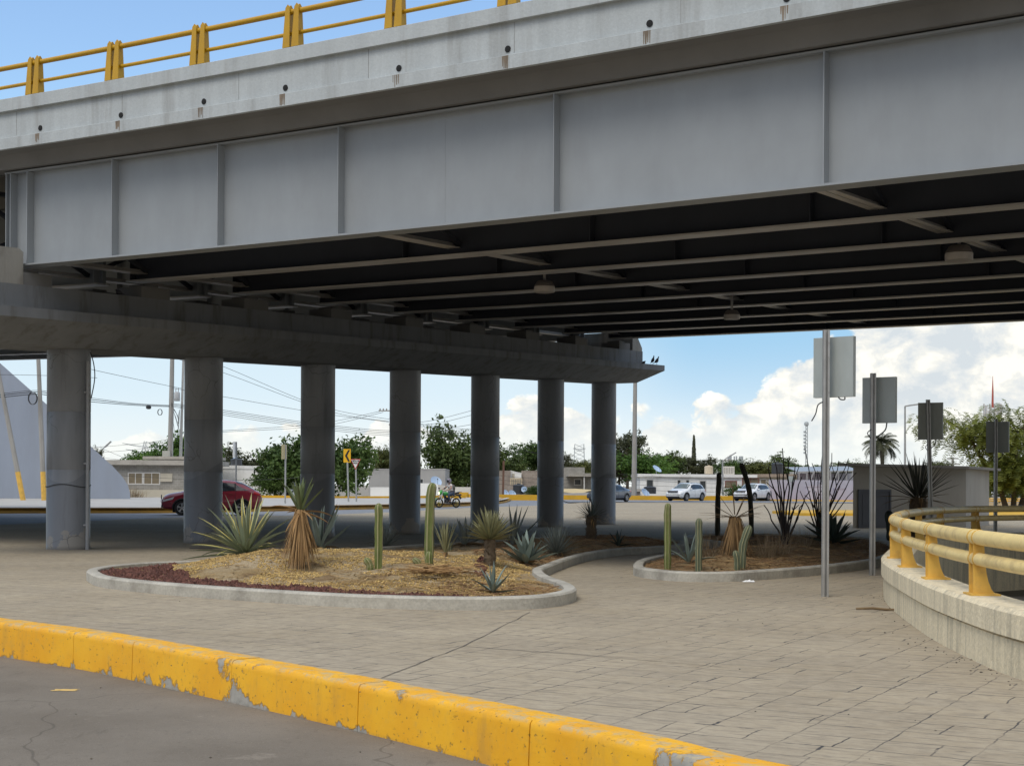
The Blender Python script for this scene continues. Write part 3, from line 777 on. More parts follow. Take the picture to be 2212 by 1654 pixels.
# ================================================================== PLANTING BEDS
random.seed(11)
BED1 = [(-5.75, 19.85), (-5.2, 18.75), (-3.9, 17.46), (-2.09, 16.2), (-1.1, 15.82), (-.28, 15.75), (.38, 16.1), (.74, 17.0), (.74, 18.1), (.52, 19.6), (.45, 21.1), (.6, 22.2), (1.0, 24.5), (1.52, 26.7), (2.24, 28.5), (2.95, 29.3), (3.6, 30.6), (3.9, 32.8), (3.2, 34.6), (1.7, 35.4), (-.2, 33.0), (-2.6, 28.5), (-4.3, 24.6), (-5.0, 23.1), (-5.55, 22.6), (-5.95, 21.7), (-6.0, 20.7)]
BED2 = [(1.86, 22.3), (1.95, 21.4), (2.35, 20.7), (2.9, 20.6), (3.46, 20.95), (4.76, 22.4), (6.2, 24.7), (7.4, 28.0), (8.3, 31.5), (8.6, 35.5), (6.5, 37.6), (4.6, 36.8), (4.2, 34), (4.75, 31.2), (4.55, 29.6), (3.7, 28.4), (2.9, 26.6), (2.15, 24.3)]
MOUNDS = [(-2.4, 21.6, 1.9, .27), (-.9, 19.4, 1.1, .15), (.1, 23.6, 1.6, .20), (-3.6, 20.9, 1.2, .12), (1.4, 29, 2.0, .17), (1.9, 33, 1.6, .12), (3.3, 22.6, 1.0, .15), (4.4, 25.5, 1.7, .22), (5.6, 30, 2.2, .2)]
def inside(poly, x, y):
    c = False; j = len(poly) - 1
    for i in range(len(poly)):
        a, b_ = poly[i], poly[j]
        if (a[1] > y) != (b_[1] > y) and x < (b_[0] - a[0]) * (y - a[1]) / (b_[1] - a[1]) + a[0]: c = not c
        j = i
    return c
def edge_d(poly, x, y):
    best = 9
    for i in range(len(poly)):
        ax, ay = poly[i - 1]; bx, by = poly[i]; dx, dy = bx - ax, by - ay
        t = max(0, min(1, ((x - ax) * dx + (y - ay) * dy) / (dx * dx + dy * dy + 1e-9)))
        best = min(best, math.hypot(x - ax - t * dx, y - ay - t * dy))
    return best
SM1 = [(p.x, p.y) for p in catmull(BED1, 5, True)]; SM2 = [(p.x, p.y) for p in catmull(BED2, 5, True)]
def soil_z(x, y, poly=None):
    if poly is None: poly = SM1 if inside(SM1, x, y) else SM2
    d = edge_d(poly, x, y); k = min(1, max(0, (d - .1) / 1.0)); k = k * k * (3 - 2 * k)
    h = sum(hh * math.exp(-((x - mx) ** 2 + (y - my) ** 2) / (r * r)) for mx, my, r, hh in MOUNDS)
    return .075 + k * h + .045 * noise.noise(Vector((x * 1.5, y * 1.5, 0))) * k + .022 * noise.noise(Vector((x * 5, y * 5, 2)))
M_BEDKERB = mat('bed_kerb_concrete', (.43, .405, .345), .88, .16, 2.5, bump=.4, bscale=24, dirt=(.22, .20, .165), dirt_amt=.6, dscale=2.2, fine=.12)
def soil_mat(name, ca, cb, cc):
    m = bpy.data.materials.new(name); m.use_nodes = True; t = m.node_tree; g = G(t); b = t.nodes['Principled BSDF']
    co = g.node('ShaderNodeTexCoord').outputs['Object']
    c = g.mix(g.ss(g.noise(co, 1.1, 5, .65), .36, .62), ca, cb)
    c = g.mix(g.ss(g.noise(g.map(co, loc=(4, 1, 0)), 1.6, 5, .65), .52, .66), c, cc)
    c = g.mix(g.ss(g.noise(co, 45, 3, .7), .3, .7, 0, .6), c, tuple(q * .5 for q in ca))
    g.put(b.inputs['Base Color'], c); b.inputs['Roughness'].default_value = .95; b.inputs['Specular IOR Level'].default_value = .2
    bn = g.node('ShaderNodeBump'); bn.inputs['Strength'].default_value = .8; bn.inputs['Distance'].default_value = .02
    g.put(bn.inputs['Height'], g.noise(co, 35, 5, .7)); g.put(b.inputs['Normal'], bn.outputs[0])
    return m
SOIL = [soil_mat('sandy_soil', (.33, .235, .115), (.46, .37, .245), (.22, .145, .08)), soil_mat('mulched_soil', (.25, .165, .085), (.34, .235, .115), (.42, .315, .18))]
for poly, lab, sm, cell in ((SM1, 'concrete kerb around the larger planting bed with the mound of cacti', SOIL[0], .11), (SM2, 'concrete kerb around the smaller planting bed behind the front sign post', SOIL[1], .12)):
    b = MB(); b.sweep(poly, [(0, -.02), (0, .118), (-.02, .14), (-.135, .142), (-.15, .13), (-.16, -.02)], loop=True)
    tag(b.build('bed_kerb', M_BEDKERB, smooth=40), lab, 'kerb', 'kerbs round the planting beds')
    xs = [p[0] for p in poly]; ys = [p[1] for p in poly]; b = MB(); idx = {}
    nx = int((max(xs) - min(xs)) / cell) + 2; ny = int((max(ys) - min(ys)) / cell) + 2
    def vid(i, j):
        if (i, j) not in idx:
            x, y = min(xs) + i * cell, min(ys) + j * cell; idx[(i, j)] = len(b.v); b.v.append(Vector((x, y, soil_z(x, y, poly))))
        return idx[(i, j)]
    for i in range(nx):
        for j in range(ny):
            x, y = min(xs) + (i + .5) * cell, min(ys) + (j + .5) * cell
            if inside(poly, x, y) and edge_d(poly, x, y) > .07:
                b.f.append([vid(i, j), vid(i + 1, j), vid(i + 1, j + 1), vid(i, j + 1)]); b.mi.append(0)
    struct(b.build('planting_soil', sm, origin=(0, 0, 0), smooth=80))
def on_soil(x, y):
    z = .15
    for _ in range(25):
        p = gp(x, y, z); z = .6 * z + .4 * soil_z(p.x, p.y)
    return Vector((p.x, p.y, soil_z(p.x, p.y)))
OCT = [(1, 0, 0), (-1, 0, 0), (0, 1, 0), (0, -1, 0), (0, 0, 1), (0, 0, -1)]
OCF = [(0, 2, 4), (2, 1, 4), (1, 3, 4), (3, 0, 4), (2, 0, 5), (1, 2, 5), (3, 1, 5), (0, 3, 5)]
def rocks(name, n, sampler, size, m, lab):
    b = MB(); k = 0; tries = 0
    while k < n and tries < n * 30:
        tries += 1; q = sampler()
        if q is None: continue
        x, y, z = q; r = random.uniform(*size); M = Matrix.Rotation(random.uniform(0, 6.3), 3, 'Z') @ Matrix.Rotation(random.uniform(0, 3), 3, 'X')
        sc = [r * random.uniform(.6, 1.2) for _ in range(3)]
        b.add([M @ Vector((v[0] * sc[0], v[1] * sc[1], v[2] * sc[2])) + Vector((x, y, z + r * .3)) for v in OCT], OCF); k += 1
    struct(b.build(name, m, origin=(0, 0, 0), smooth=0), 'stuff', lab)
def sticks(name, n, sampler, L, w, m, lab):
    b = MB(); k = 0; tries = 0
    while k < n and tries < n * 30:
        tries += 1; q = sampler()
        if q is None: continue
        x, y, z = q; a = random.uniform(0, 6.3); l = random.uniform(*L) / 2; d = Vector((math.cos(a) * l, math.sin(a) * l, random.uniform(-.15, .15) * l)); c = Vector((x, y, z + .01 + random.uniform(0, .02)))
        b.beam(c - d, c + d, random.uniform(*w), w[0] * .6); k += 1
    struct(b.build(name, m, origin=(0, 0, 0), smooth=0), 'stuff', lab)
def bed(poly, test):
    xs = [p[0] for p in poly]; ys = [p[1] for p in poly]
    def f():
        x, y = random.uniform(min(xs), max(xs)), random.uniform(min(ys), max(ys))
        if not inside(poly, x, y) or edge_d(poly, x, y) < .19 or not test(x, y): return None
        return x, y, soil_z(x, y, poly)
    return f
def redzone(x, y):
    d = edge_d(SM1, x, y); n = noise.noise(Vector((x * 1.5, y * 1.5, 4))) * .35
    return (d + n < (1.05 if x < -2.6 else .86) and x < -.35 and y < 22.6) and not (x < -4.5 and y > 21.3)
def yelzone(x, y):
    n = noise.noise(Vector((x * 1.2, y * 1.2, 7)))
    return not redzone(x, y) and y < 22.5 and x < .3 and (n > -.12)
M_RED = mat('red_lava_rock', (.105, .043, .031), .95, .4, 9, island=True)
M_YGR = mat('yellow_gravel', (.46, .32, .12), .9, .3, 9, island=True)
M_MULCH = mat('straw_mulch', (.36, .235, .10), .9, .4, 6, island=True)
M_BARK = mat('brown_mulch', (.25, .145, .068), .9, .4, 6, island=True)
rocks('red_gravel', 4200, bed(SM1, redzone), (.018, .048), M_RED, 'dark red lava gravel along the near left edge of the larger bed')
rocks('yellow_gravel', 15000, bed(SM1, yelzone), (.008, .018), M_YGR, 'yellow gravel spread over the mound')
sticks('straw_litter', 3600, bed(SM1, lambda x, y: (x > -2.3 and y < 19 and random.random() < .8) or random.random() < .18), (.04, .22), (.006, .016), M_MULCH, 'straw coloured chips and dead leaves on the larger bed')
sticks('bark_mulch', 5200, bed(SM1, lambda x, y: (y > 22.5 and x > -.6) or (x > -.9 and y < 18.2)), (.04, .16), (.008, .022), M_BARK, 'brown bark mulch in the larger bed')
sticks('bark_mulch', 5200, bed(SM2, lambda x, y: True), (.04, .18), (.008, .022), M_BARK, 'brown bark mulch in the smaller bed')
sticks('straw_litter', 2600, bed(SM2, lambda x, y: noise.noise(Vector((x, y, 1))) > -.2), (.04, .2), (.006, .016), M_MULCH, 'straw coloured chips on the smaller bed')

# ------------------------------------------------------------------ leaves and stems
def leaf(b, base, az, el, L, w, bend=.3, fold=.22, n=7, keel=.35, ma=0, mb=None, twist=0.0, shape='agave'):
    """one solid succulent leaf: folded blade with a keel; el = start elevation, bend = droop in radians"""
    base = Vector(base); h = Vector((math.cos(az), math.sin(az), 0)); sd = Vector((-math.sin(az), math.cos(az), 0))
    p = base.copy(); rings = []
    for i in range(n + 1):
        t = i / n; e = el - bend * t * t * 1.4
        d = h * math.cos(e) + Vector((0, 0, math.sin(e))); up = -h * math.sin(e) + Vector((0, 0, math.cos(e)))
        if shape == 'agave': pr = min(1, .62 + 1.15 * t) * max(0, 1 - t ** 2.3) ** .85
        elif shape == 'yucca': pr = min(1, .75 + 1.2 * t) * max(0, 1 - t ** 3.2) ** .9
        else: pr = max(0, 1 - t) ** .7
        ww = max(w * pr * .5, .0012); s_ = sd * math.cos(twist * t) + up * math.sin(twist * t); u_ = up * math.cos(twist * t) - sd * math.sin(twist * t)
        rings.append([p + s_ * ww + u_ * ww * fold * 2, p + s_ * ww * .5 + u_ * ww * fold * .8, p, p - s_ * ww * .5 + u_ * ww * fold * .8, p - s_ * ww + u_ * ww * fold * 2, p - u_ * ww * keel])
        p = p + d * (L / n)
    b.loft(rings, True, ma, False, (lambda i, j: mb if j in (0, 3) else ma) if mb is not None else None)
def blade(b, base, az, el, L, w, bend=.2, n=4, m=0):
    base = Vector(base); h = Vector((math.cos(az), math.sin(az), 0)); sd = Vector((-math.sin(az), math.cos(az), 0)); p = base.copy(); rings = []
    for i in range(n + 1):
        t = i / n; e = el - bend * t * t; d = h * math.cos(e) + Vector((0, 0, math.sin(e))); up = -h * math.sin(e) + Vector((0, 0, math.cos(e)))
        ww = w * .5 * max(.06, 1 - t ** 1.6)
        rings.append([p + sd * ww, p + up * ww * .45, p - sd * ww, p - up * ww * .45]); p = p + d * (L / n)
    b.loft(rings, True, m)
M_BLUE = mat('blue_agave', (.155, .195, .165), .55, .18, 5, island=True)
M_GREYAG = mat('grey_agave', (.15, .17, .15), .6, .2, 5, island=True)
M_DARKAG = mat('dark_agave', (.035, .055, .045), .55, .2, 5, island=True)
M_VAR = mat('striped_agave_green', (.21, .25, .17), .5, .15, 5, island=True)
M_VARY = mat('striped_agave_yellow', (.62, .53, .17), .5, .12, 5)
M_YUC = mat('yucca_green', (.115, .15, .06), .55, .2, 5, island=True)
M_YUCY = mat('yucca_olive', (.22, .215, .105), .6, .2, 5, island=True)
M_DRY = mat('dry_leaf', (.30, .18, .075), .85, .25, 6, (1, 1, .3), island=True)
M_DRYD = mat('dry_dark_leaf', (.17, .115, .06), .85, .25, 6, (1, 1, .3), island=True)
M_TRUNK = mat('yucca_trunk', (.13, .095, .06), .95, .35, 14, bump=.8, bscale=30)
M_DARKY = mat('dark_yucca', (.06, .062, .045), .6, .2, 5, island=True)
M_CACT = mat('green_cactus', (.13, .155, .038), .6, .2, 7, dirt=(.22, .19, .10), dirt_amt=.5, dscale=6)
M_CACTG = mat('grey_cactus', (.10, .12, .07), .65, .15, 4)
M_CACTD = mat('dark_cactus', (.035, .034, .022), .8, .2, 4)
M_RIB = mat('cactus_rib', (.34, .31, .17), .7, .2, 8)
M_RIBD = mat('dark_cactus_rib', (.05, .048, .035), .8, .2, 8)
M_STEM = mat('ocotillo_stem', (.045, .035, .032), .9, .25, 8)
M_GRASSD = mat('dry_grass', (.27, .20, .12), .9, .3, 8, island=True)
PLG = 'desert plants in the beds'
def agave(name, lab, p, n, L, w, e0=.25, e1=1.45, m=M_BLUE, mb=None, bend=(.05, .45), fold=.24, dead=0, aim=None, grp='agaves in the beds', seed=1):
    random.seed(seed); o = thing(name, lab, 'agave', p, None, grp); b = MB(); ga = 2.39996
    for i in range(n):
        f = i / max(1, n - 1); az = i * ga + random.uniform(-.2, .2); el = e0 + (e1 - e0) * f ** .8 + random.uniform(-.1, .1)
        leaf(b, p + Vector((math.cos(az), math.sin(az), 0)) * .03 * L + Vector((0, 0, .02 + .05 * L * f)), az, el, L * random.uniform(.78, 1.08), w * random.uniform(.85, 1.1), random.uniform(*bend) * (1.2 - f * .8), fold, ma=0, mb=1 if mb else None, twist=random.uniform(-.3, .3))
    b.build('leaf_rosette', [m, mb] if mb else m, o, smooth=50)
    if dead:
        b = MB()
        for i in range(dead):
            leaf(b, p + Vector((0, 0, .03)), random.uniform(0, 6.3), random.uniform(-.05, .3), L * random.uniform(.4, .75), w * .6, random.uniform(.1, .5), .4, twist=random.uniform(-1, 1))
        b.build('dead_leaves', M_DRYD, o, smooth=50)
    return o
def yucca(name, lab, p, th, tr, n, L, w, emin=-.3, m=M_YUC, skirt=0, skl=.5, stray=0, seed=1, tm=None, lean=(0, 0), bend=.15, cat='yucca', straym=None):
    random.seed(seed); o = thing(name, lab, cat, p, None, 'yuccas in the beds'); top = p + Vector((lean[0], lean[1], th))
    b = MB(); K = 7
    b.tube([p.lerp(top, i / K) + Vector((0, 0, -.03 if i == 0 else 0)) for i in range(K + 1)], [tr * (1.15 - .1 * math.sin(i * 1.9)) for i in range(K + 1)], 9)
    for i in range(int(60 * th / max(.1, tr * 4))):
        a = random.uniform(0, 6.3); q = p.lerp(top, random.random()); blade(b, q + Vector((math.cos(a), math.sin(a), 0)) * tr * .8, a, random.uniform(.5, 1.1), tr * .9, tr * .5, .1, 2)
    b.build('trunk', tm or M_TRUNK, o, smooth=40)
    b = MB()
    for i in range(n):
        f = (i + .5) / n; el = emin + (1.5 - emin) * f ** .85; az = i * 2.39996 + random.uniform(-.15, .15)
        leaf(b, top + Vector((math.cos(az), math.sin(az), 0)) * tr * .5 + Vector((0, 0, .12 * L * f)), az, el, L * random.uniform(.8, 1.08), w * random.uniform(.85, 1.1), random.uniform(0, bend), .28, 5, shape='yucca')
    b.build('crown', m, o, smooth=50)
    if skirt:
        b = MB()
        for i in range(skirt):
            az = random.uniform(0, 6.3); r0 = tr * random.uniform(.7, 1.4); L_ = skl * random.uniform(.42, 1.12)
            blade(b, top + Vector((math.cos(az) * r0, math.sin(az) * r0, random.uniform(-.12, .03))), az, -1.30 - random.uniform(-.12, .22), L_, random.uniform(.014, .03), random.uniform(-.2, .2), 5)
        b.build('dry_skirt', M_DRY, o, smooth=0)
    if stray:
        b = MB()
        for i in range(stray):
            leaf(b, top, i * 6.28 / stray + random.uniform(-.3, .3), random.uniform(-.5, .55), L * random.uniform(.85, 1.3), w * .5, random.uniform(.05, .5), .5, 6, shape='yucca', twist=random.uniform(-1, 1))
        b.build('stray_leaves', straym or M_DRY, o, smooth=50)
    return o
def column_path(p, h, curve=(0, 0), n=9):
    w = .012 * h + .006
    return [p + Vector((curve[0] * (i / n) ** 3.2 + w * noise.noise(Vector((p.x * 9, i * .45, 3))) * (i / n), curve[1] * (i / n) ** 3.2 + w * noise.noise(Vector((p.y * 9, i * .45, 8))) * (i / n), h * i / n)) for i in range(n + 1)]
def cactus_mesh(b, path, r, ribs=7, m=0, mr=1, seed=1, dome=.5):
    """ribbed column with a rounded end; a narrow pale strip runs down each rib"""
    pts = []; rs = []
    rnd = random.Random(seed)
    K = len(path)
    for i, q in enumerate(path):
        pts.append(q); rs.append(r * (1 + .07 * math.sin(i * 2.1 + seed) + rnd.uniform(-.02, .02)) * (.86 if i == 0 else 1))
    d = (path[-1] - path[-2]).normalized()
    for t in (.35, .65, .85, .97):
        pts.append(path[-1] + d * r * 1.3 * t); rs.append(r * math.sqrt(max(.02, 1 - t * t)))
    per = 6; n = ribs * per; rings = []
    for i, q in enumerate(pts):
        dd = (pts[min(i + 1, len(pts) - 1)] - pts[max(i - 1, 0)]).normalized(); x = Vector((1, 0, 0)); x = (x - dd * x.dot(dd)).normalized(); y = dd.cross(x); ring = []
        for j in range(n):
            a = 2 * math.pi * (j - .5) / n + seed; k = j % per
            rr = rs[i] * (1.0, 1.0, .90, .74, .74, .90)[k]
            ring.append(q + (x * math.cos(a) + y * math.sin(a)) * rr)
        rings.append(ring)
    b.loft(rings, True, m, False, lambda i, j: mr if j % per == 0 else m)
def cactus(lab, p, h, r, ribs=6, curve=(0, 0), m=M_CACT, mr=M_RIB, arms=(), seed=1):
    o = thing('column_cactus', lab, 'cactus', p, None, 'column cacti in the beds'); b = MB()
    cactus_mesh(b, column_path(p + Vector((0, 0, -.03)), h + .03 - r * 1.2, curve), r, ribs, seed=seed); b.build('stem', [m, mr], o, smooth=50)
    for (ax, ay, ah, ar) in arms:
        b = MB(); q = p + Vector((ax, ay, -.03)); cactus_mesh(b, column_path(q, ah - ar, (ax * .3, 0), 5), ar, 6, seed=seed + 2); b.build('side_stem', [m, mr], o, smooth=50)
    return o
def H(p, y0, y1):    # height between two picture rows at a place
    return (y0 - y1) * p.y / FOC
# -- larger bed
p = on_soil(530, 1203)
random.seed(21); o = thing('striped_agave', 'large agave with yellow striped leaves, leftmost plant of the larger bed', 'agave', p, None, 'agaves in the beds'); b = MB()
for i in range(54):
    f = i / 53; az = i * 2.39996 + random.uniform(-.2, .2); el = -.02 + 1.45 * f ** 1.25 + random.uniform(-.08, .08)
    leaf(b, p + Vector((math.cos(az) * .05, math.sin(az) * .05, .04 + .08 * f)), az, el, random.uniform(.82, 1.06), random.uniform(.066, .092), random.uniform(.1, .55) * (1.1 - f * .8), .22, 8, ma=0, mb=1, twist=random.uniform(-.4, .4), shape='yucca')
b.build('leaf_rosette', [M_VAR, M_VARY], o, smooth=50)
p = on_soil(648, 1219)
yucca('shaggy_yucca', 'yucca with a brown skirt of dead leaves beside the yellow striped agave', p, H(p, 1219, 1096), .05, 14, H(p, 1096, 1024), .062, .8, M_YUC, 330, H(p, 1222, 1098), 9, 4)
p = on_soil(690, 1188)
agave('agave', 'blue grey agave with few upright leaves behind the shaggy yucca', p, 12, .92, .12, .55, 1.4, M_BLUE, dead=6, seed=8, bend=(-.15, .15))
p = on_soil(834, 1184)
yucca('sotol', 'grey spiky sotol behind the shorter green column cactus', p, .05, .06, 70, .42, .02, -.1, M_GREYAG, 0, seed=5, cat='sotol')
p = on_soil(818, 1227); cactus('shorter of the two tall green column cacti on the mound, small pup at its left', p, H(p, 1227, 1087), .058, 5, (.0, 0), arms=((-.11, -.05, .17, .05),), seed=2)
p = on_soil(927, 1218); cactus('tallest green column cactus on the mound, two small pups at its foot', p, H(p, 1218, 1043), .066, 5, (.03, 0), arms=((-.135, -.06, .12, .045), (.0, -.12, .20, .05)), seed=3)
p = on_soil(962, 1204); yucca('slender_yucca', 'slender upright tuft of narrow leaves right of the tallest column cactus', p, .04, .03, 16, .48, .028, 1.0, M_YUCY, 10, .1, seed=6)
p = on_soil(1004, 1180); agave('agave', 'grey agave with a frill of dead leaves behind the trunked yucca', p, 11, .62, .085, .4, 1.4, M_GREYAG, dead=16, seed=12, bend=(-.2, .2))
p = on_soil(1058, 1223); yucca('trunked_yucca', 'yucca with a shaggy trunk and round olive crown in the middle of the bed', p, H(p, 1223, 1165), .075, 95, H(p, 1165, 1102), .034, .0, M_YUCY, 0, seed=9)
p = on_soil(1108, 1178); agave('agave', 'tall narrow leaved grey agave behind the round olive yucca', p, 10, .82, .08, .75, 1.45, M_GREYAG, seed=17, bend=(-.1, .1))
p = on_soil(1137, 1220); agave('agave', 'broad blue green agave right of the round olive yucca', p, 22, .52, .125, .3, 1.4, M_BLUE, dead=4, seed=23, bend=(-.2, .35))
p = on_soil(1203, 1202); yucca('sotol', 'round grey sotol with fine leaves at the right of the mound', p, .06, .07, 120, .48, .02, -.05, M_GREYAG, 24, .14, seed=14, cat='sotol')
p = on_soil(1064, 1283); agave('agave', 'small pale agave at the front kerb of the larger bed', p, 13, .34, .05, .2, 1.4, M_BLUE, dead=3, seed=31, bend=(-.1, .3))
p = on_soil(1277, 1164); yucca('trunked_yucca', 'bare trunked yucca with a thin dark crown in front of the farthest column', p, H(p, 1164, 1116), .10, 60, .36, .02, -.3, M_GREYAG, 20, .15, 8, seed=19)
p = on_soil(1336, 1181); agave('agave', 'small dark agave near the far right end of the larger bed', p, 9, .34, .06, .3, 1.45, M_DARKAG, seed=37)
p = on_soil(972, 1190); cactus('stubby brown cactus beside the slender leaf tuft', p, .16, .05, 7, m=M_CACTG, seed=6)
p = on_soil(930, 1243); random.seed(8); b = MB()
for i in range(60):
    blade(b, p + Vector((random.uniform(-.3, .4), random.uniform(-.25, .2), .03 + random.uniform(0, .06))), random.choice((0, math.pi)) + random.uniform(-.7, .7), random.uniform(-.05, .25), random.uniform(.3, .7), random.uniform(.018, .04), random.uniform(.1, .5), 5)
tag(b.build('dead_leaf_pile', M_DRY, smooth=0), 'pile of dry straw coloured leaves at the foot of the tallest cactus', 'dead leaves')
# -- smaller bed
p = on_soil(1442, 1232); cactus('plain green column cactus at the left end of the smaller bed', p, H(p, 1232, 1087), .052, 6, m=M_CACT, seed=4)
p = on_soil(1488, 1217); agave('agave', 'slim blue agave between the two column cacti of the smaller bed', p, 9, .52, .065, .35, 1.45, M_BLUE, seed=41)
p = on_soil(1509, 1233); cactus('short grey green column cactus at the front of the smaller bed', p, H(p, 1235, 1121), .052, 7, m=M_CACTG, seed=7)
p = on_soil(1588, 1206); yucca('shaggy_yucca', 'nearly dead yucca with a straw brown skirt in the smaller bed', p, H(p, 1206, 1118), .07, 8, .5, .02, .1, M_DRYD, 170, H(p, 1210, 1112), 14, 27, straym=M_DRYD)
p = on_soil(1602, 1229); cactus('leaning ribbed cactus in front of the straw brown yucca', p, H(p, 1229, 1134), .062, 8, (.09, 0), m=M_CACTG, arms=((-.07, -.04, .30, .05),), seed=9)
p = on_soil(1550, 1158); cactus('straight dark dead column cactus behind the planting beds', p, H(p, 1158, 1021), .066, 6, (.03, 0), m=M_CACTD, mr=M_RIBD, seed=5)
p = on_soil(1623, 1160); cactus('taller dark dead column cactus with a bent tip', p, H(p, 1160, 1000), .064, 6, (-.24, 0), m=M_CACTD, mr=M_RIBD, seed=8)
def ocotillo(lab, p, stems, seed):
    random.seed(seed); o = thing('ocotillo', lab, 'ocotillo', p, None, 'ocotillos in the smaller bed'); b = MB()
    for (x, y) in stems:
        tip = at(x, y, p.y + random.uniform(-.5, .5)); q = []
        side = Vector((tip.x - p.x, tip.y - p.y, 0)); K = 9
        for i in range(K + 1):
            t = i / K
            q.append(p + Vector((random.uniform(-.06, .06), random.uniform(-.06, .06), 0)) * (1 if i == 0 else 0) + side * (t ** 1.25) + Vector((0, 0, (tip.z - p.z) * t)) + Vector((noise.noise(Vector((x, t * 4, 1))), noise.noise(Vector((x, t * 4, 5))), 0)) * .09 * t)
        b.tube(q, [.022 * (1 - .62 * i / K) for i in range(K + 1)], 6)
        if random.random() < .5:
            k = random.randint(3, 6); e = q[k] + Vector((random.uniform(-.35, .35), random.uniform(-.2, .2), random.uniform(.3, .6)))
            b.tube([q[k], q[k].lerp(e, .5) + Vector((0, 0, .06)), e], [.013, .010, .007], 5)
    b.build('stems', M_STEM, o, smooth=60); return o
p = on_soil(1697, 1188)
ocotillo('left ocotillo with dark bare stems fanning out beside the front sign post', p, [(1660, 1008), (1672, 990), (1690, 968), (1705, 985), (1683, 1020), (1718, 1000), (1665, 1060), (1732, 1030), (1650, 1090), (1750, 1060), (1711, 1095), (1737, 1085)], 3)
p = on_soil(1770, 1166)
ocotillo('right ocotillo whose dark stems rise behind the front sign post', p, [(1738, 965), (1754, 1000), (1776, 985), (1790, 975), (1797, 978), (1765, 1020), (1812, 995), (1833, 990), (1834, 1005), (1850, 1020), (1740, 1040), (1815, 1050), (1728, 1060), (1843, 1060), (1800, 1030), (1762, 1060)], 5)
p = on_soil(1800, 1176); agave('agave', 'large dark agave behind the front sign post, beside the shed', p, 24, .66, .13, .15, 1.4, M_DARKAG, dead=6, seed=51, bend=(-.2, .3))
for k, (x, y, lab) in enumerate(((1588 - 60, 1206, 'dry grass tuft left of the straw brown yucca'), (1652, 1204, 'dry grass tuft right of the straw brown yucca'), (1688, 1196, 'dry wispy tuft at the foot of the left ocotillo'), (1737, 1188, 'dry wispy tuft between the left ocotillo and the front sign post'))):
    random.seed(60 + k); p = on_soil(x, y); b = MB()
    for i in range(70):
        blade(b, p + Vector((random.uniform(-.12, .12), random.uniform(-.12, .12), 0)), random.uniform(0, 6.3), random.uniform(.7, 1.5), random.uniform(.25, .62), .007, random.uniform(0, .7), 4)
    tag(b.build('grass_tuft', M_GRASSD, smooth=0), lab, 'dry grass', 'dry tufts in the smaller bed')
# -- plants in front of the shed
p = Vector((9.25, 33.2, 0)); yucca('tall_yucca', 'dark tall yucca with stiff fanned leaves in front of the shed wall', p, at(1979, 1076, 33.2).z, .16, 44, .98, .045, .35, M_DARKY, 30, .3, 9, 71, bend=.1, straym=M_DRYD)
p = Vector((9.5, 36.5, 0)); cactus('short dark column cactus beside the shed door', p, at(1924, 1103, 36.5).z, .12, 7, (-.05, 0), m=M_DARKAG, mr=M_RIBD, seed=3)

# ================================================================== SIGN POSTS SEEN FROM BEHIND
def sign_back(lab, foot, top, boardpx, ang, lean=(0, 0), k=0, wire=True):
    x0, y0 = foot; f = gp(x0, y0); Y = f.y; zt = at(top[0], top[1], Y).z; sc = Y / FOC
    o = thing('sign_post', lab, 'sign', f, None, 'sign posts with blank backs along the walk')
    def ax(z): return f + Vector((lean[0] * z / zt, lean[1] * z / zt, z))
    b = MB(); w = .036
    for s_ in (-1, 1): b.beam(ax(0) + Vector((s_ * .026, 0, 0)), ax(zt) + Vector((s_ * .026, 0, 0)), .026, .07, up=Vector((0, 1, 0)))
    b.beam(ax(0) + Vector((0, .02, 0)), ax(zt) + Vector((0, .02, 0)), .03, .03, up=Vector((0, 1, 0)))
    b.build('pole', M_GALV, o)
    xl, yt, xr, yb = boardpx; c = at((xl + xr) / 2, (yt + yb) / 2, Y); wpx = (xr - xl) * sc; hh = (yb - yt) * sc
    r = Vector((math.cos(ang), -math.sin(ang), 0)); nrm = Vector((-math.sin(ang), -math.cos(ang), 0)); ww = wpx / math.cos(ang) * .93
    c = c - nrm * .105; b = MB(); M = Matrix.Translation(c) @ Matrix.Rotation(-ang, 4, 'Z')
    b.box(None, (ww, .075, hh), mat=M); q = b.build('sign_board', M_SIGNBACK, o)
    b = MB()
    for dz in (-hh * .52, hh * .5): b.box(None, (.05, .05, .012), mat=Matrix.Translation(ax(c.z + dz) + Vector((.0, .05, 0))))
    b.beam(ax(c.z - hh * .5 - .1) + Vector((.02, .042, 0)), ax(c.z + hh * .5 + .03) + Vector((.02, .042, 0)), .06, .03, up=Vector((0, 1, 0)))
    for dz in (-.42, -.2, .15, .4): b.lathe(ax(c.z + dz * hh) + Vector((.026, -.036, 0)), [(.008, -.008), (.008, .008)], 8)
    b.build('bracket', M_GALV, o)
    if wire:
        b = MB(); e = c - Vector((0, 0, hh / 2)) + r * ww * .22; pb = ax(c.z - hh / 2 - .16)
        if k == 0:
            b.tube(catmull([pb + Vector((-.03, -.02, .10)), pb + Vector((-.10, -.02, .06)), pb + Vector((-.13, -.02, -.05)), pb + Vector((-.18, -.02, -.14))], 6), .008, 6)
            b.tube(catmull([e + Vector((-.06, 0, 0)), e + Vector((-.03, 0, -.03)), e + Vector((.02, 0, -.03)), e + Vector((.02, 0, .0))], 4), .008, 6)
        else:
            b.tube(catmull([e, e + Vector((-.02, 0, -.10)), e + Vector((-.09, 0, -.17)), pb + Vector((.03, 0, -.07))], 6), .010, 6)
            b.tube(catmull([pb + Vector((-.03, -.03, .06)), pb + Vector((-.09, -.03, 0)), pb + Vector((-.04, -.03, -.08))], 6), .008, 6)
        b.build('loose_wire', M_CABLE, o)
    return o
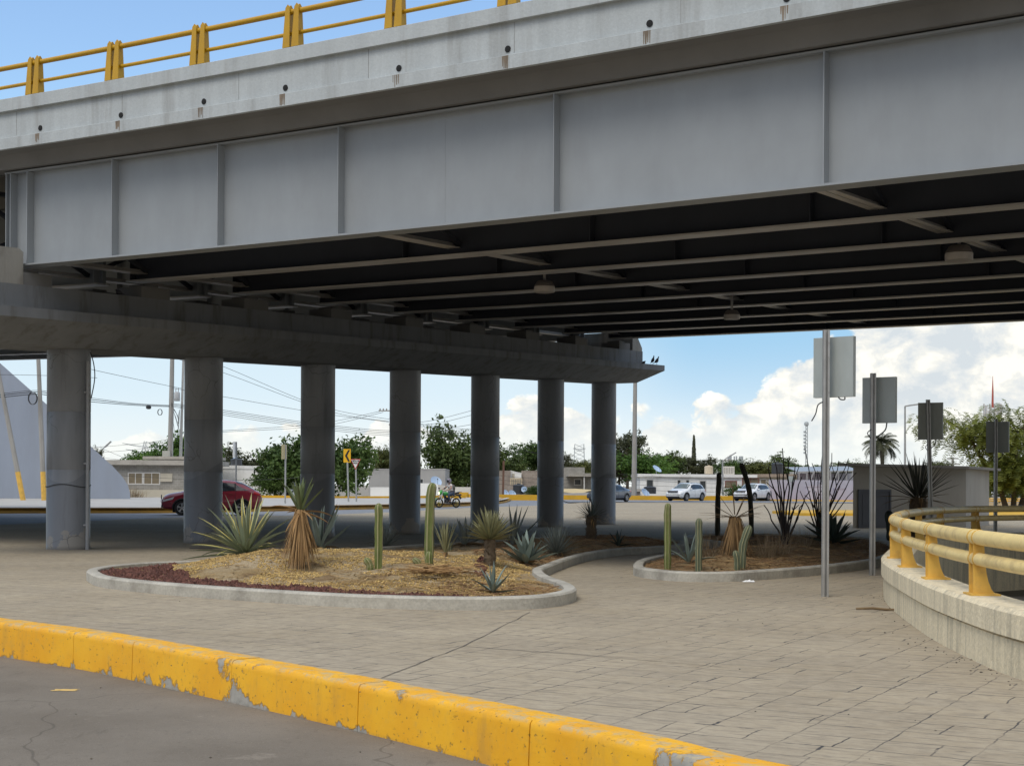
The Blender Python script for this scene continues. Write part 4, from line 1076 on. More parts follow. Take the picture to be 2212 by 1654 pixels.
sign_back('nearest and tallest sign post with a pale blank board, on the walk', (1782, 1288), (1787, 713), (1755, 727, 1834, 857), R(38), (.0, 0), 0)
sign_back('second sign post with a mid grey blank board, before the shed', (1884, 1242), (1890, 806), (1862, 814, 1928, 913), R(34), (.0, 0), 1)
def far_post(lab, x, Y, topy, boardpx, ang, lean):
    f = Vector(((x - 1106) / FOC * Y, Y, 0)); q = gp(0, 1800); fy = HZ + ROLL * -1 * (x - 1106) + EYE / Y * FOC
    return sign_back(lab, (x, fy), (x, topy), boardpx, ang, lean, 1)
far_post('third sign post, dark board and leaning pole, in front of the shed', 2013, 31.0, 863, (1983, 869, 2034, 949), R(25), (-.10, 0))
far_post('farthest sign post with the smallest dark board, before the feathery tree', 2150, 36.5, 905, (2131, 910, 2176, 977), R(28), (0, 0))

# ------------------------------------------------------------------ litter
M_PAPER = mat('white_paper', (.8, .8, .78), .8, .1)
def crumple(name, lab, cat, p, sx, sy, sz, m, seed):
    random.seed(seed); b = MB(); n = 7; g_ = [[Vector((p.x + (i / n - .5) * sx + random.uniform(-.1, .1) * sx, p.y + (j / n - .5) * sy + random.uniform(-.1, .1) * sy, p.z + .003 + sz * abs(random.gauss(.3, .4)) * (math.sin(math.pi * i / n) * math.sin(math.pi * j / n)))) for j in range(n + 1)] for i in range(n + 1)]
    o = len(b.v); b.v += [v for r in g_ for v in r]
    for i in range(n):
        for j in range(n):
            a = o + i * (n + 1) + j; b.f.append([a, a + 1, a + n + 2, a + n + 1]); b.mi.append(0)
    tag(b.build(name, m, smooth=0), lab, cat)
crumple('paper_scrap', 'white paper scrap on the street against the yellow kerb', 'litter', gp(556, 1520, -.318), .06, .05, .09, M_PAPER, 1)
crumple('plastic_wrapper', 'clear crumpled plastic wrapper lying along the yellow kerb', 'litter', gp(463, 1492, -.318), .22, .12, .05, mat('cloudy_plastic', (.45, .43, .38), .3, .2, 20), 2)
crumple('yellow_paper', 'flat yellowish paper strip on the street, lower left', 'litter', gp(141, 1490, -.318), .20, .10, .006, mat('yellow_paper', (.62, .42, .14), .8, .1), 3)
crumple('plastic_bag', 'white plastic bag scrap beside the kerb of the smaller bed', 'litter', gp(1617, 1256), .16, .12, .05, M_PAPER, 4)
b = MB(); p = gp(1895, 1319); b.tube([p + Vector((-.22, .05, .02)), p + Vector((-.05, .0, .03)), p + Vector((.1, .02, .015)), p + Vector((.3, -.02, .02))], [.012, .016, .014, .008], 6)
tag(b.build('dry_stick', M_DRYD), 'dry stick on the paving near the end of the concrete wall', 'stick')
random.seed(5); b = MB()
for i in range(90):
    q = random.choice(wallc[18:60]).copy(); q.x -= abs(random.gauss(.04, .12)); q.y += random.uniform(-.6, .6); r = random.uniform(.004, .012); q.z = r * .3
    b.add([q + Vector((v[0] * r * random.uniform(.6, 1.6), v[1] * r * random.uniform(.6, 1.6), v[2] * r * .6)) for v in OCT], OCF)
for i in range(70):
    q = gp(random.uniform(-50, 2200), random.uniform(1260, 1640)); 
    if q.y < 6: continue
    r = random.uniform(.003, .008); q.z = r * .3 
    if edge_d([(p.x, p.y) for p in kb], q.x, q.y) < .3 or inside(SM1, q.x, q.y) or inside(SM2, q.x, q.y) or (q.x > 3.4): continue
    b.add([q + Vector((v[0] * r * 1.3, v[1] * r, v[2] * r * .7)) for v in OCT], OCF)
struct(b.build('debris', mat('dark_debris', (.10, .085, .065), .9, .4, 9, island=True), origin=(0, 0, 0), smooth=0), 'stuff', 'scattered grit and dry leaf bits on the paving')
b = MB(); q = gp(1410, 1206); b.lathe(Vector((-6.4, 30.6, .003)), [(.36, 0), (.36, .004), (.30, .006)], 20); 
tag(b.build('manhole_cover', mat('rusty_iron', (.10, .085, .07), .8, .3, 9)), 'round dark drain cover on the shaded paving between the first columns', 'drain cover')
# ================================================================== VEHICLES
def interp(pts, x):
    if x <= pts[0][0]: return pts[0][1]
    for (a, va), (b_, vb) in zip(pts, pts[1:]):
        if x <= b_: return va + (vb - va) * (x - a) / (b_ - a)
    return pts[-1][1]
def paint(name, col, metal=0.0): return mat(name, col, .32, .03, 1, metal=metal, coat=.8)
M_GLASS = mat('tinted_glass', (.02, .024, .028), .06, .1, 1, spec=.8)
M_GLASSL = mat('windscreen_glass', (.10, .125, .125), .08, .2, 1, spec=.8)
M_TYRE = mat('tyre_rubber', (.02, .02, .02), .85, .1)
M_RIM = mat('alloy_rim', (.45, .45, .46), .3, .1, metal=.7)
M_TRIM = mat('black_trim', (.022, .022, .024), .6, .1)
M_CHROME = mat('chrome', (.6, .6, .6), .2, .05, metal=.9)
M_HEAD = mat('headlight_glass', (.62, .65, .67), .15, .1, 6, coat=.5)
M_TAIL = mat('red_light', (.45, .012, .02), .25, .1, coat=.5)
M_PLATE = mat('licence_plate', (.65, .65, .62), .5, .1)
def car(name, lab, cat, loc, rz, L, W, Hh, top, belt, wheels, wr, pm, glass, cabin, bars=(), lamps_on=False, low=None, grp='cars on the far road', pillars=()):
    """top: roof and bonnet line (x, z); belt: lower window line; cabin: (windscreen foot, windscreen top, rear top, rear glass foot)"""
    o = thing(name, lab, cat, loc, rz, grp); hl = L / 2
    def wid(x): return W / 2 * (1 - .17 * (abs(x) / hl) ** 5)
    wf, wt_, rt_, rf = cabin
    def sec(x):
        zt = interp(top, x); zb = min(interp(belt, x), zt - .035); w = wid(x); zl = .24 + .10 * (abs(x) / hl) ** 6
        k = max(0, min(1, (zt - zb - .05) / .30)); ye = w * (.90 - .155 * k); ze = zt - .03 - .05 * k
        return [(0.80 * w, zl), (.965 * w, zl + .10), (w, .58 * Hh * .62 + .02), (w * .985, .78 * zb), (w * .955, zb), (w * .955 + (ye - w * .955) * .55 + .015 * k, zb + (ze - zb) * .5), (ye, ze), (ye * .80, zt - .006), (ye * .42, zt + .008), (0, zt + .014)]
    NX = 76; xs = [hl - L * i / NX for i in range(NX + 1)]
    rows = [0, 1, 1.5, 2, 2.33, 2.67, 3, 3.5, 4, 4.5, 5, 6, 7, 8, 9]
    def P(x, v, sgn=1, off=0.0):
        s_ = sec(max(-hl, min(hl, x))); i = min(int(v), 8); f = v - i; a, b_ = s_[i], s_[i + 1]
        y, z = a[0] + (b_[0] - a[0]) * f, a[1] + (b_[1] - a[1]) * f
        return Vector((x, sgn * y, z))
    def PN(x, v, sgn, off):
        e = .03; p = P(x, v, sgn); tx = P(x + e, v, sgn) - P(x - e, v, sgn); tv = P(x, min(9, v + .08), sgn) - P(x, v - .08, sgn)
        n = tx.cross(tv); n = n if n.length > 1e-9 else Vector((0, sgn, 0)); n.normalize()
        if n.dot(Vector((0, p.y, p.z - .7))) < 0: n = -n
        return p + n * off
    b = MB(); vid = {}
    for sgn in (1, -1):
        for i in range(NX):
            for j in range(len(rows) - 1):
                xm, vm = (xs[i] + xs[i + 1]) / 2, (rows[j] + rows[j + 1]) / 2; q = P(xm, vm)
                if vm < 4 and any((xm - wx) ** 2 + (q.z - wr) ** 2 < (wr * 1.16) ** 2 for wx in wheels): continue
                f = []
                for (ii, jj) in ((i, j), (i + 1, j), (i + 1, j + 1), (i, j + 1)):
                    key = (ii, jj, sgn if jj < len(rows) - 1 else 0)
                    if key not in vid: vid[key] = len(b.v); b.v.append(P(xs[ii], rows[jj], sgn))
                    f.append(vid[key])
                b.f.append(f); b.mi.append(0)
    for x in (hl, -hl):       # nose and tail, slightly domed
        s_ = sec(x); ring = [Vector((x, y, z)) for y, z in s_] + [Vector((x, -y, z)) for y, z in reversed(s_[:-1])]
        r2 = [Vector((x + math.copysign(.045, x), p.y * .93, .55 + (p.z - .55) * .9)) for p in ring]
        b.add(ring + r2, [(k, (k + 1) % len(ring), len(ring) + (k + 1) % len(ring), len(ring) + k) for k in range(len(ring))] + [[len(ring) + k for k in range(len(ring))]])
    body = b.build('body', pm, o, smooth=42)
    def patch(nm, m, x0, x1, v0, v1, sgn, off=.007, nx=6, nv=4, shear=0.0, both=False, label=None, par=None, mx=None):
        b = MB(); sg = (1, -1) if both else (sgn,)
        for s_ in sg:
            base = len(b.v)
            for i in range(nx + 1):
                for j in range(nv + 1):
                    v = v0 + (v1 - v0) * j / nv; fx = shear(v) if callable(shear) else (0, 0)
                    xa, xb = x0 + fx[0], x1 + fx[1]
                    b.v.append(PN(xa + (xb - xa) * i / nx, v, s_, off))
            for i in range(nx):
                for j in range(nv):
                    a = base + i * (nv + 1) + j; b.f.append([a, a + 1, a + nv + 2, a + nv + 1]); b.mi.append(0)
        return b.build(nm, m, par or o, smooth=50)
    # glass
    patch('windscreen', glass[1], wf - .05, wt_ + .05, 6.15, 9, 1, .008, 8, 5, both=True)
    patch('rear_window', M_GLASS, rt_ - .05, rf + .06, 6.2, 9, 1, .008, 6, 5, both=True)
    edges = [wf - .22] + list(pillars) + [rf + .22]
    for sgn in (1, -1):
        for k in range(len(edges) - 1):
            a, c = edges[k] - (.035 if k else 0), edges[k + 1] + (.035 if k < len(edges) - 2 else 0)
            sh = lambda v, k=k: ((-(v - 4) / 2 * (wf - wt_ - .16) if k == 0 else 0), ((v - 4) / 2 * (rt_ - rf - .1) if k == len(edges) - 2 else 0))
            patch('side_window', glass[0], a, c, 4.14, 5.82, sgn, .008, 5, 4, sh)
        for k in (list(pillars)):
            b = MB(); b.beam(PN(k, 4.1, sgn, .012), PN(k, 5.85, sgn, .012), .06, .012, up=Vector((0, 1, 0))); b.build('pillar', M_TRIM, o)
        # door seams and handles
        for k in (list(pillars)):
            b = MB(); q = PN(k - .03 + .25, 3.6, sgn, .02); b.box(q, (.19, .035, .03)); b.build('door_handle', pm if cat != 'x' else M_TRIM, o)
            b = MB(); b.tube([PN(k, v, sgn, .002) for v in (1.2, 2, 2.6, 3.2, 3.9)], .007, 4); b.build('door_seam', M_TRIM, o)
        # mirror
        b = MB(); q = P(wf - .42, 4.2, sgn) + Vector((0, sgn * .10, .06)); b.loft([[q + Vector((dx, sgn * .09 * math.cos(a) * f, .075 * math.sin(a) * f)) for a in (2 * math.pi * j / 10 for j in range(10))] for dx, f in ((.09, .5), (.05, .95), (-.04, 1), (-.07, .85))], True)
        b.beam(q, P(wf - .42, 4.1, sgn), .05, .04); b.build('wing_mirror', pm, o, smooth=50)
        patch('headlight', M_HEAD, hl - .02, hl - .42, 3.45, 4.02, sgn, .010, 6, 3, lambda v: (0, (v - 3.45) * -.15))
        patch('tail_light', M_TAIL, -hl + .02, -hl + .34, 3.55, 4.25, sgn, .012, 5, 3)
        # sill and arch trim
        b = MB(); b.loft([[P(x, 0.1, sgn) + Vector((0, sgn * d, z)) for d, z in ((.012, -.03), (.03, .0), (.03, .10), (.0, .12))] for x in frange(wheels[0] - wr * 1.1, wheels[1] + wr * 1.1, 8)], True); b.build('sill_trim', M_TRIM, o)
        for wx in wheels:
            b = MB(); b.tube([Vector((wx + math.cos(a) * wr * 1.17, P(wx + math.cos(a) * wr * 1.17, 2.2, sgn).y + .004 * sgn - sgn * (.03 if math.sin(a) < .15 else 0), wr + math.sin(a) * wr * 1.17)) for a in frange(-.1, math.pi + .1, 20)], .036, 6); b.build('arch_trim', M_TRIM if cat != 'sedan' else pm, o, smooth=50)
            wy = W / 2 - .115
            wo = MB(); tp = [(wr * .62, -.105), (wr * .93, -.11), (wr, -.08), (wr, .08), (wr * .93, .11), (wr * .62, .105)]
            def ring(prof, n=28): return [[Vector((wx + math.cos(2 * math.pi * j / n) * r, sgn * wy + d * sgn, wr + math.sin(2 * math.pi * j / n) * r)) for j in range(n)] for r, d in prof]
            wo.loft(ring(tp + [tp[0]]), False); wh = wo.build('wheel', M_TYRE, o, smooth=40)
            rm = MB(); rm.loft(ring([(wr * .64, .06), (wr * .64, .108), (wr * .59, .112), (wr * .57, .085), (wr * .57, .05)]), False)
            for a in range(5):
                q = 2 * math.pi * a / 5 + .3
                for e in (-.12, .12):
                    rm.beam(Vector((wx + math.cos(q) * wr * .08, sgn * (wy + .085), wr + math.sin(q) * wr * .08)), Vector((wx + math.cos(q + e) * wr * .6, sgn * (wy + .095), wr + math.sin(q + e) * wr * .6)), .04, .03, up=Vector((0, 1, 0)))
            rm.loft(ring([(wr * .13, .11), (.001, .115)], 12), False); rm.build('rim', M_RIM, wh, smooth=40)
            dk = MB(); dk.loft(ring([(wr * .57, .045), (.001, .045)], 20), False); dk.build('brake_disc', M_TRIM, wh)
    b = MB()
    for x in frange(wheels[0] + wr * 1.2, wheels[0] - wr * 1.2, 1): pass
    for wx in wheels: b.box((wx, 0, wr + .12), (wr * 2.3, W * .78, wr * 1.9))
    b.box((0, 0, .34), (L * .8, W * .8, .22)); b.build('underbody', M_BLACK, o)
    xf = hl + .045
    b = MB(); zg = top[-1][1] if 0 else .70 * Hh * .62 + .12
    b.prism([(xf - .02, y, z) for y, z in ((-.56, zg + .09), (.56, zg + .09), (.48, zg - .10), (-.48, zg - .10))], (.035, 0, 0)); gr = b.build('grille', M_TRIM, o)
    b = MB()
    for z in (-.06, -.01, .04): b.box((xf + .018, 0, zg + z), (.012, .96, .016))
    b.build('grille_bar', M_CHROME, gr)
    b = MB(); b.prism([(xf - .02, y, z) for y, z in ((-.74, .44), (.74, .44), (.62, .28), (-.62, .28))], (.03, 0, 0)); b.build('bumper_intake', M_TRIM, o)
    b = MB(); b.box((xf + .02, 0, zg - .20), (.02, .34, .13)); b.build('licence_plate', M_PLATE, o)
    b = MB(); b.box((-xf - .01, 0, .72), (.02, .36, .14)); b.build('licence_plate', M_PLATE, o)
    for sgn in (1, -1):
        b = MB(); b.lathe((0, 0, 0), [(.075, -.01), (.075, .015)], 14)
        M = Matrix.Translation((hl - .02, sgn * W * .36, .46)) @ Matrix.Rotation(R(90), 4, 'Y'); b.v = [M @ v for v in b.v]
        m = M_HEAD
        if lamps_on:
            if 'fog_lamp_lit' not in MATS:
                mm = bpy.data.materials.new('fog_lamp_lit'); mm.use_nodes = True; q = mm.node_tree.nodes['Principled BSDF']; q.inputs['Base Color'].default_value = (.9, .85, .5, 1); q.inputs['Emission Color'].default_value = (1, .93, .55, 1); q.inputs['Emission Strength'].default_value = 1.6; MATS['fog_lamp_lit'] = mm
            m = MATS['fog_lamp_lit']
        b.build('fog_lamp', m, o)
    for x, z0 in bars:
        for sgn in (1, -1):
            b = MB(); b.tube([P(x_, 6.7, sgn) + Vector((0, 0, .03)) for x_ in frange(x, z0, 8)], .018, 6); b.build('roof_rail', M_CHROME, o, smooth=50)
    return o
SUV_TOP = [(-2.2, .80), (-2.14, 1.02), (-1.98, 1.16), (-1.72, 1.46), (-1.45, 1.55), (-.7, 1.60), (-.1, 1.605), (.30, 1.565), (1.12, 1.08), (1.25, 1.045), (1.8, .965), (2.08, .87), (2.2, .72)]
SUV_BELT = [(-2.2, .95), (-1.6, 1.10), (0, 1.02), (1.1, .98), (2.2, .66)]
RED_TOP = [(-2.15, .85), (-2.08, 1.04), (-1.92, 1.12), (-1.35, 1.44), (-1.0, 1.53), (-.4, 1.585), (.1, 1.585), (.42, 1.53), (1.18, 1.08), (1.32, 1.045), (1.85, .95), (2.07, .86), (2.15, .70)]
def road_at(x, y, z=-.12): return gp(x, y, z)
p = road_at(457, 1112, -.05)
car('red_suv', 'dark red small SUV crossing behind the second column', 'car', p, R(180 + 14), 4.30, 1.78, 1.60, RED_TOP, SUV_BELT, (1.32, -1.28), .335, paint('wine_red_paint', (.25, .014, .03)), (M_GLASS, M_GLASS), (1.18, .42, -1.0, -1.92), pillars=(.02, -1.0))
p = road_at(1482, 1081.6, .03)
car('white_suv', 'white SUV with lit fog lamps facing the camera, left of the two white cars', 'car', p, R(-128), 4.45, 1.85, 1.65, SUV_TOP, SUV_BELT, (1.35, -1.32), .36, paint('white_paint', (.74, .75, .76)), (M_GLASS, M_GLASSL), (1.12, .30, -1.45, -1.98), bars=((.2, -1.4),), lamps_on=True, pillars=(-.05, -1.02))
p = road_at(1625, 1081.6, .03)
car('white_suv', 'white SUV with unlit lamps beside the lilac wall, right of the two white cars', 'car', p, R(-126), 4.7, 1.95, 1.72, SUV_TOP, SUV_BELT, (1.42, -1.40), .37, paint('white_paint', (.74, .75, .76)), (M_GLASS, M_GLASSL), (1.12, .30, -1.45, -1.98), pillars=(-.05, -1.02))
SED_TOP = [(-2.35, .82), (-2.28, 1.0), (-1.75, 1.08), (-1.55, 1.11), (-.80, 1.40), (-.3, 1.46), (.25, 1.44), (1.05, 1.0), (1.25, .96), (1.95, .86), (2.25, .76), (2.35, .62)]
SED_BELT = [(-2.35, .9), (-1.5, 1.0), (0, .94), (1.05, .90), (2.35, .6)]
p = road_at(1316, 1083.5, .03)
car('grey_sedan', 'grey sedan half hidden by the farthest column', 'car', p, R(-126), 4.55, 1.80, 1.47, SED_TOP, SED_BELT, (1.42, -1.38), .335, paint('grey_metal_paint', (.095, .11, .14), .3), (M_GLASS, M_GLASS), (1.05, .25, -.80, -1.55), pillars=(.0, -.95))
PU_TOP = [(-2.6, .95), (-2.55, 1.1), (-.75, 1.12), (-.70, 1.6), (-.5, 1.72), (.2, 1.74), (.5, 1.68), (1.15, 1.15), (1.3, 1.12), (2.3, 1.05), (2.5, .95), (2.6, .75)]
p = gp(2152, 1076.5, .03)
car('white_pickup', 'small white pickup far off behind the feathery tree', 'pickup', p, R(12), 5.2, 1.9, 1.75, PU_TOP, [(-2.6, 1.0), (2.6, 1.0)], (1.6, -1.6), .38, paint('white_paint', (.74, .75, .76)), (M_GLASS, M_GLASS), (1.15, .5, -.5, -.72), pillars=(.2,))

# ------------------------------------------------------------------ motorcycle and rider
mp = road_at(967, 1096.5, -.05); mrz = R(180 + 38)
mo = thing('motorcycle', 'green and black motorcycle ridden along the far road', 'motorcycle', mp, mrz)
M_GREEN = paint('green_plastic', (.03, .30, .035)); M_BLKM = mat('black_metal', (.02, .02, .022), .4, .1)
def mwheel(x, r):
    b = MB(); n = 32; b.loft([[Vector((x + math.cos(2 * math.pi * j / n) * (r - .045 + .045 * math.cos(q)), .045 * math.sin(q), r + math.sin(2 * math.pi * j / n) * (r - .045 + .045 * math.cos(q)))) for j in range(n)] for q in (2 * math.pi * i / 8 for i in range(8))], False, loop=True)
    w = b.build('wheel', M_TYRE, mo, smooth=50)
    b = MB(); b.loft([[Vector((x + math.cos(2 * math.pi * j / n) * rr, d, r + math.sin(2 * math.pi * j / n) * rr)) for j in range(n)] for rr, d in ((r - .09, -.025), (r - .075, 0), (r - .09, .025))], False)
    for a in range(5):
        q = 2 * math.pi * a / 5; b.beam((x + math.cos(q) * .03, 0, r + math.sin(q) * .03), (x + math.cos(q + .2) * (r - .085), 0, r + math.sin(q + .2) * (r - .085)), .035, .03, up=Vector((0, 1, 0)))
    M = Matrix.Translation((x, 0, r)) @ Matrix.Rotation(R(90), 4, 'X'); c = MB(); c.lathe((0, 0, 0), [(.05, -.08), (.05, .08)], 12); c.v = [M @ v for v in c.v]; b.add(c.v, c.f)
    b.build('rim', mat('yellow_rim', (.35, .27, .04), .5, .1), w, smooth=50)
mwheel(.64, .31); mwheel(-.64, .31)
b = MB()
for s_ in (-.085, .085): b.tube([(.64, s_, .31), (.50, s_, .72), (.42, s_, .98)], .024, 8)
b.tube([(.43, -.09, .9), (.43, .09, .9)], .02, 6); b.build('fork', M_CHROME, mo, smooth=50)
b = MB(); b.tube([(.40, 0, .92), (.25, 0, .62), (.2, 0, .36), (-.2, 0, .34), (-.28, 0, .62), (-.75, 0, .80)], .032, 8); b.tube([(.40, 0, .9), (.0, 0, .78), (-.3, 0, .70)], .03, 8); b.tube([(-.15, .09, .36), (-.64, .09, .31)], .025, 6); b.tube([(-.15, -.09, .36), (-.64, -.09, .31)], .025, 6); b.build('frame', M_BLKM, mo, smooth=50)
b = MB(); b.box((.04, 0, .40), (.30, .24, .20)); b.lathe((.02, 0, .45), [(.10, 0), (.105, .05), (.08, .06), (.105, .10), (.08, .12), (.1, .17), (.06, .2)], 10); b.build('engine', mat('engine_metal', (.07, .07, .075), .4, .2, metal=.5), mo)
b = MB(); rg = []
for x, w, h, z in ((.40, .04, .05, .90), (.32, .13, .11, .88), (.15, .15, .13, .87), (-.02, .12, .10, .84), (-.10, .06, .05, .82)): rg.append([Vector((x, math.cos(a) * w, z + math.sin(a) * h)) for a in (2 * math.pi * j / 14 for j in range(14))])
b.loft(rg, True); b.build('fuel_tank', M_GREEN, mo, smooth=60)
b = MB(); rg = []
for x, w, z in ((-.06, .08, .80), (-.2, .12, .815), (-.5, .13, .84), (-.78, .09, .90), (-.84, .05, .91)): rg.append([Vector((x, math.cos(a) * w, z + math.sin(a) * .05)) for a in (2 * math.pi * j / 12 for j in range(12))])
b.loft(rg, True); b.build('seat', M_TYRE, mo, smooth=60)
b = MB(); rg = []
for x, w, h, z in ((.66, .03, .05, .90), (.62, .10, .11, .92), (.52, .13, .15, .95), (.44, .09, .12, .98)): rg.append([Vector((x, math.cos(a) * w, z + math.sin(a) * h)) for a in (2 * math.pi * j / 14 for j in range(14))])
b.loft(rg, True); b.build('front_cowl', M_GREEN, mo, smooth=60)
b = MB(); b.lathe((0, 0, 0), [(.075, 0), (.07, .02), (.03, .035)], 14); Mx = Matrix.Translation((.655, 0, .90)) @ Matrix.Rotation(R(90), 4, 'Y'); b.v = [Mx @ v for v in b.v]; b.build('headlight', MATS['fog_lamp_lit'], mo)
b = MB(); b.tube([(.36, -.36, 1.05), (.40, -.22, 1.04), (.43, 0, 1.0), (.40, .22, 1.04), (.36, .36, 1.05)], .016, 8); b.build('handlebar', M_BLKM, mo, smooth=50)
for s_ in (-1, 1):
    b = MB(); b.tube([(.40, s_ * .24, 1.05), (.44, s_ * .30, 1.2)], .008, 6); b.lathe((.44, s_ * .30, 1.2), [(.01, -.05), (.055, -.03), (.06, .02), (.02, .05)], 10); b.build('mirror', M_BLKM, mo, smooth=50)
b = MB(); b.tube([(.1, -.13, .30), (-.2, -.15, .28), (-.7, -.17, .38)], [.03, .035, .05], 10); b.build('exhaust', M_CHROME, mo, smooth=50)
b = MB(); b.loft([[Vector((.64 + math.cos(q) * .36, s_, .31 + math.sin(q) * .36)) for s_ in (-.06, 0, .06)] for q in frange(.4, 2.4, 10)], False); b.build('front_mudguard', M_GREEN, mo)
b = MB(); b.prism([(-.62, -.06, .80), (-.95, -.05, .86), (-1.02, -.05, .78), (-.72, -.06, .72)], (0, .12, 0)); b.beam((-.85, 0, .78), (-1.0, 0, .55), .14, .02, up=Vector((0, 1, 0))); b.tube([(-.5, -.12, .92), (-.98, -.11, .98), (-.98, .11, .98), (-.5, .12, .92)], .014, 6); b.build('tail_rack', M_BLKM, mo)
b = MB(); b.box((-1.0, 0, .80), (.03, .12, .06)); b.build('tail_light', M_TAIL, mo)

def skinned(name, verts, edges, radii, m, parent, root=0, levels=2):
    me = bpy.data.meshes.new(name); me.from_pydata([Vector(v) for v in verts], edges, []); me.materials.append(m)
    ob = bpy.data.objects.new(name, me); COL.objects.link(ob)
    me.skin_vertices if hasattr(me, 'skin_vertices') else None
    md = ob.modifiers.new('skin', 'SKIN'); md.use_smooth_shade = True
    lay = me.skin_vertices[0].data if len(me.skin_vertices) else None
    if lay is None:
        bm = bmesh.new(); bm.from_mesh(me); bm.verts.layers.skin.verify(); bm.to_mesh(me); bm.free(); lay = me.skin_vertices[0].data
    for i, r in enumerate(radii):
        rr = r if isinstance(r, tuple) else (r, r); lay[i].radius = rr; lay[i].use_root = (i == root)
    sb = ob.modifiers.new('sub', 'SUBSURF'); sb.levels = levels; sb.render_levels = levels
    ob.parent = parent; ORG[ob.name] = Vector((0, 0, 0)); return ob
M_SKIN = mat('skin', (.34, .19, .13), .55, .08, 8)
M_SHIRT = mat('pale_shirt', (.52, .48, .46), .85, .1, 8); M_JEANS = mat('blue_jeans', (.055, .075, .115), .85, .2, 12)
rider = thing('person', 'person with helmet, pale shirt, jeans and backpack riding the green motorcycle', 'person', mp, mrz)
V = []; E = []; RD = []
def av(p, r, par=None):
    V.append(p); RD.append(r); i = len(V) - 1
    if par is not None: E.append((par, i))
    return i
pel = av((-.30, 0, .93), (.135, .155)); wa = av((-.28, 0, 1.08), (.11, .135), pel); ch = av((-.20, 0, 1.27), (.115, .165), wa); sh_ = av((-.16, 0, 1.40), (.085, .13), ch); nk = av((-.13, 0, 1.48), .055, sh_); hd = av((-.10, 0, 1.58), (.085, .08), nk); hd2 = av((-.09, 0, 1.68), (.08, .075), hd)
def arm(s_):
    a = av((-.15, s_ * .19, 1.39), .058, sh_); e1 = av((.0, s_ * .33, 1.20), .044, a); wr_ = av((.25, s_ * .335, 1.09), .030, e1); ha = av((.315, s_ * .335, 1.085), (.022, .036), wr_)
    for k, (o_, l) in enumerate(((-.032, .055), (-.011, .065), (.011, .062), (.031, .048))):
        f1 = av((.365, s_ * .335 + o_, 1.088), .010, ha); f2 = av((.40, s_ * .335 + o_, 1.06 - .1 * (l - .055)), .0095, f1); av((.375, s_ * .335 + o_, 1.025), .008, f2)
    t1 = av((.33, s_ * .335 - s_ * .045, 1.065), .011, ha); av((.365, s_ * .335 - s_ * .05, 1.03), .009, t1)
def legp(s_):
    h_ = av((-.27, s_ * .10, .90), .095, pel); k_ = av((.10, s_ * .20, .80), .062, h_); an = av((-.06, s_ * .17, .42), .042, k_); fo = av((.0, s_ * .175, .345), (.035, .045), an); av((.14, s_ * .18, .335), (.026, .042), fo)
arm(1); arm(-1); legp(1); legp(-1)
bodyo = skinned('body', V, E, RD, M_SKIN, rider)
# clothing and head details
def cskin(name, pts, rad, m, edges=None, levels=2):
    return skinned(name, pts, edges or [(i, i + 1) for i in range(len(pts) - 1)], rad, m, rider, 0, levels)
cskin('shirt', [(-.30, 0, .96), (-.28, 0, 1.08), (-.20, 0, 1.27), (-.16, 0, 1.405), (-.15, .19, 1.39), (-.08, .265, 1.30), (-.15, -.19, 1.39), (-.08, -.265, 1.30)], [(.148, .168), (.13, .152), (.13, .18), (.09, .14), .073, .064, .073, .064], M_SHIRT, [(0, 1), (1, 2), (2, 3), (3, 4), (4, 5), (3, 6), (6, 7)])
cskin('jeans', [(-.30, 0, .92), (-.27, .10, .90), (.10, .20, .80), (-.05, .172, .45), (-.27, -.10, .90), (.10, -.20, .80), (-.05, -.172, .45)], [(.15, .165), .108, .074, .058, .108, .074, .058], M_JEANS, [(0, 1), (1, 2), (2, 3), (0, 4), (4, 5), (5, 6)])
for s_ in (1, -1): cskin('shoe', [(-.05, s_ * .172, .40), (.0, s_ * .175, .345), (.15, s_ * .18, .33)], [.05, (.042, .052), (.032, .048)], M_TYRE)
b = MB(); rg = []
for z, rx, ry, cx in ((1.535, .115, .105, -.10), (1.57, .145, .125, -.09), (1.65, .155, .135, -.085), (1.73, .14, .122, -.09), (1.79, .095, .085, -.10), (1.815, .03, .03, -.10)): rg.append([Vector((cx + math.cos(a) * rx, math.sin(a) * ry, z)) for a in (2 * math.pi * j / 20 for j in range(20))])
b.loft(rg, True); helm = b.build('helmet', mat('patterned_helmet', (.12, .10, .14), .3, .7, 14, dirt=(.5, .48, .5), dirt_amt=.8, dscale=9), rider, smooth=60)
b = MB(); b.loft([[Vector((-.085 + math.cos(a) * r_, math.sin(a) * r_ * .87, z)) for a in frange(-1.0, 1.0, 10)] for z, r_ in ((1.60, .152), (1.60, .163), (1.70, .156), (1.70, .145))], False, loop=True); b.build('visor_opening', M_GLASS, helm)
b = MB(); b.loft([[Vector((-.02 + x_, y_ * w_, z)) for y_ in (-1, -.3, .3, 1)] for x_, z, w_ in ((.07, 1.72, .10), (.13, 1.715, .085), (.16, 1.70, .05))], False); b.build('helmet_peak', M_BLKM, helm)
b = MB(); b.lathe((.066, 0, 1.585), [(.006, -.012), (.013, 0), (.006, .02)], 8); b.build('nose', M_SKIN, rider)
for s_ in (-1, 1):
    b = MB(); b.lathe((.05, s_ * .03, 1.625), [(.004, -.008), (.012, 0), (.004, .008)], 8); b.build('eye', M_BLACK, rider)
b = MB(); b.box((.053, 0, 1.555), (.012, .045, .008)); b.build('mouth', mat('lips', (.22, .08, .07), .5, .1), rider)
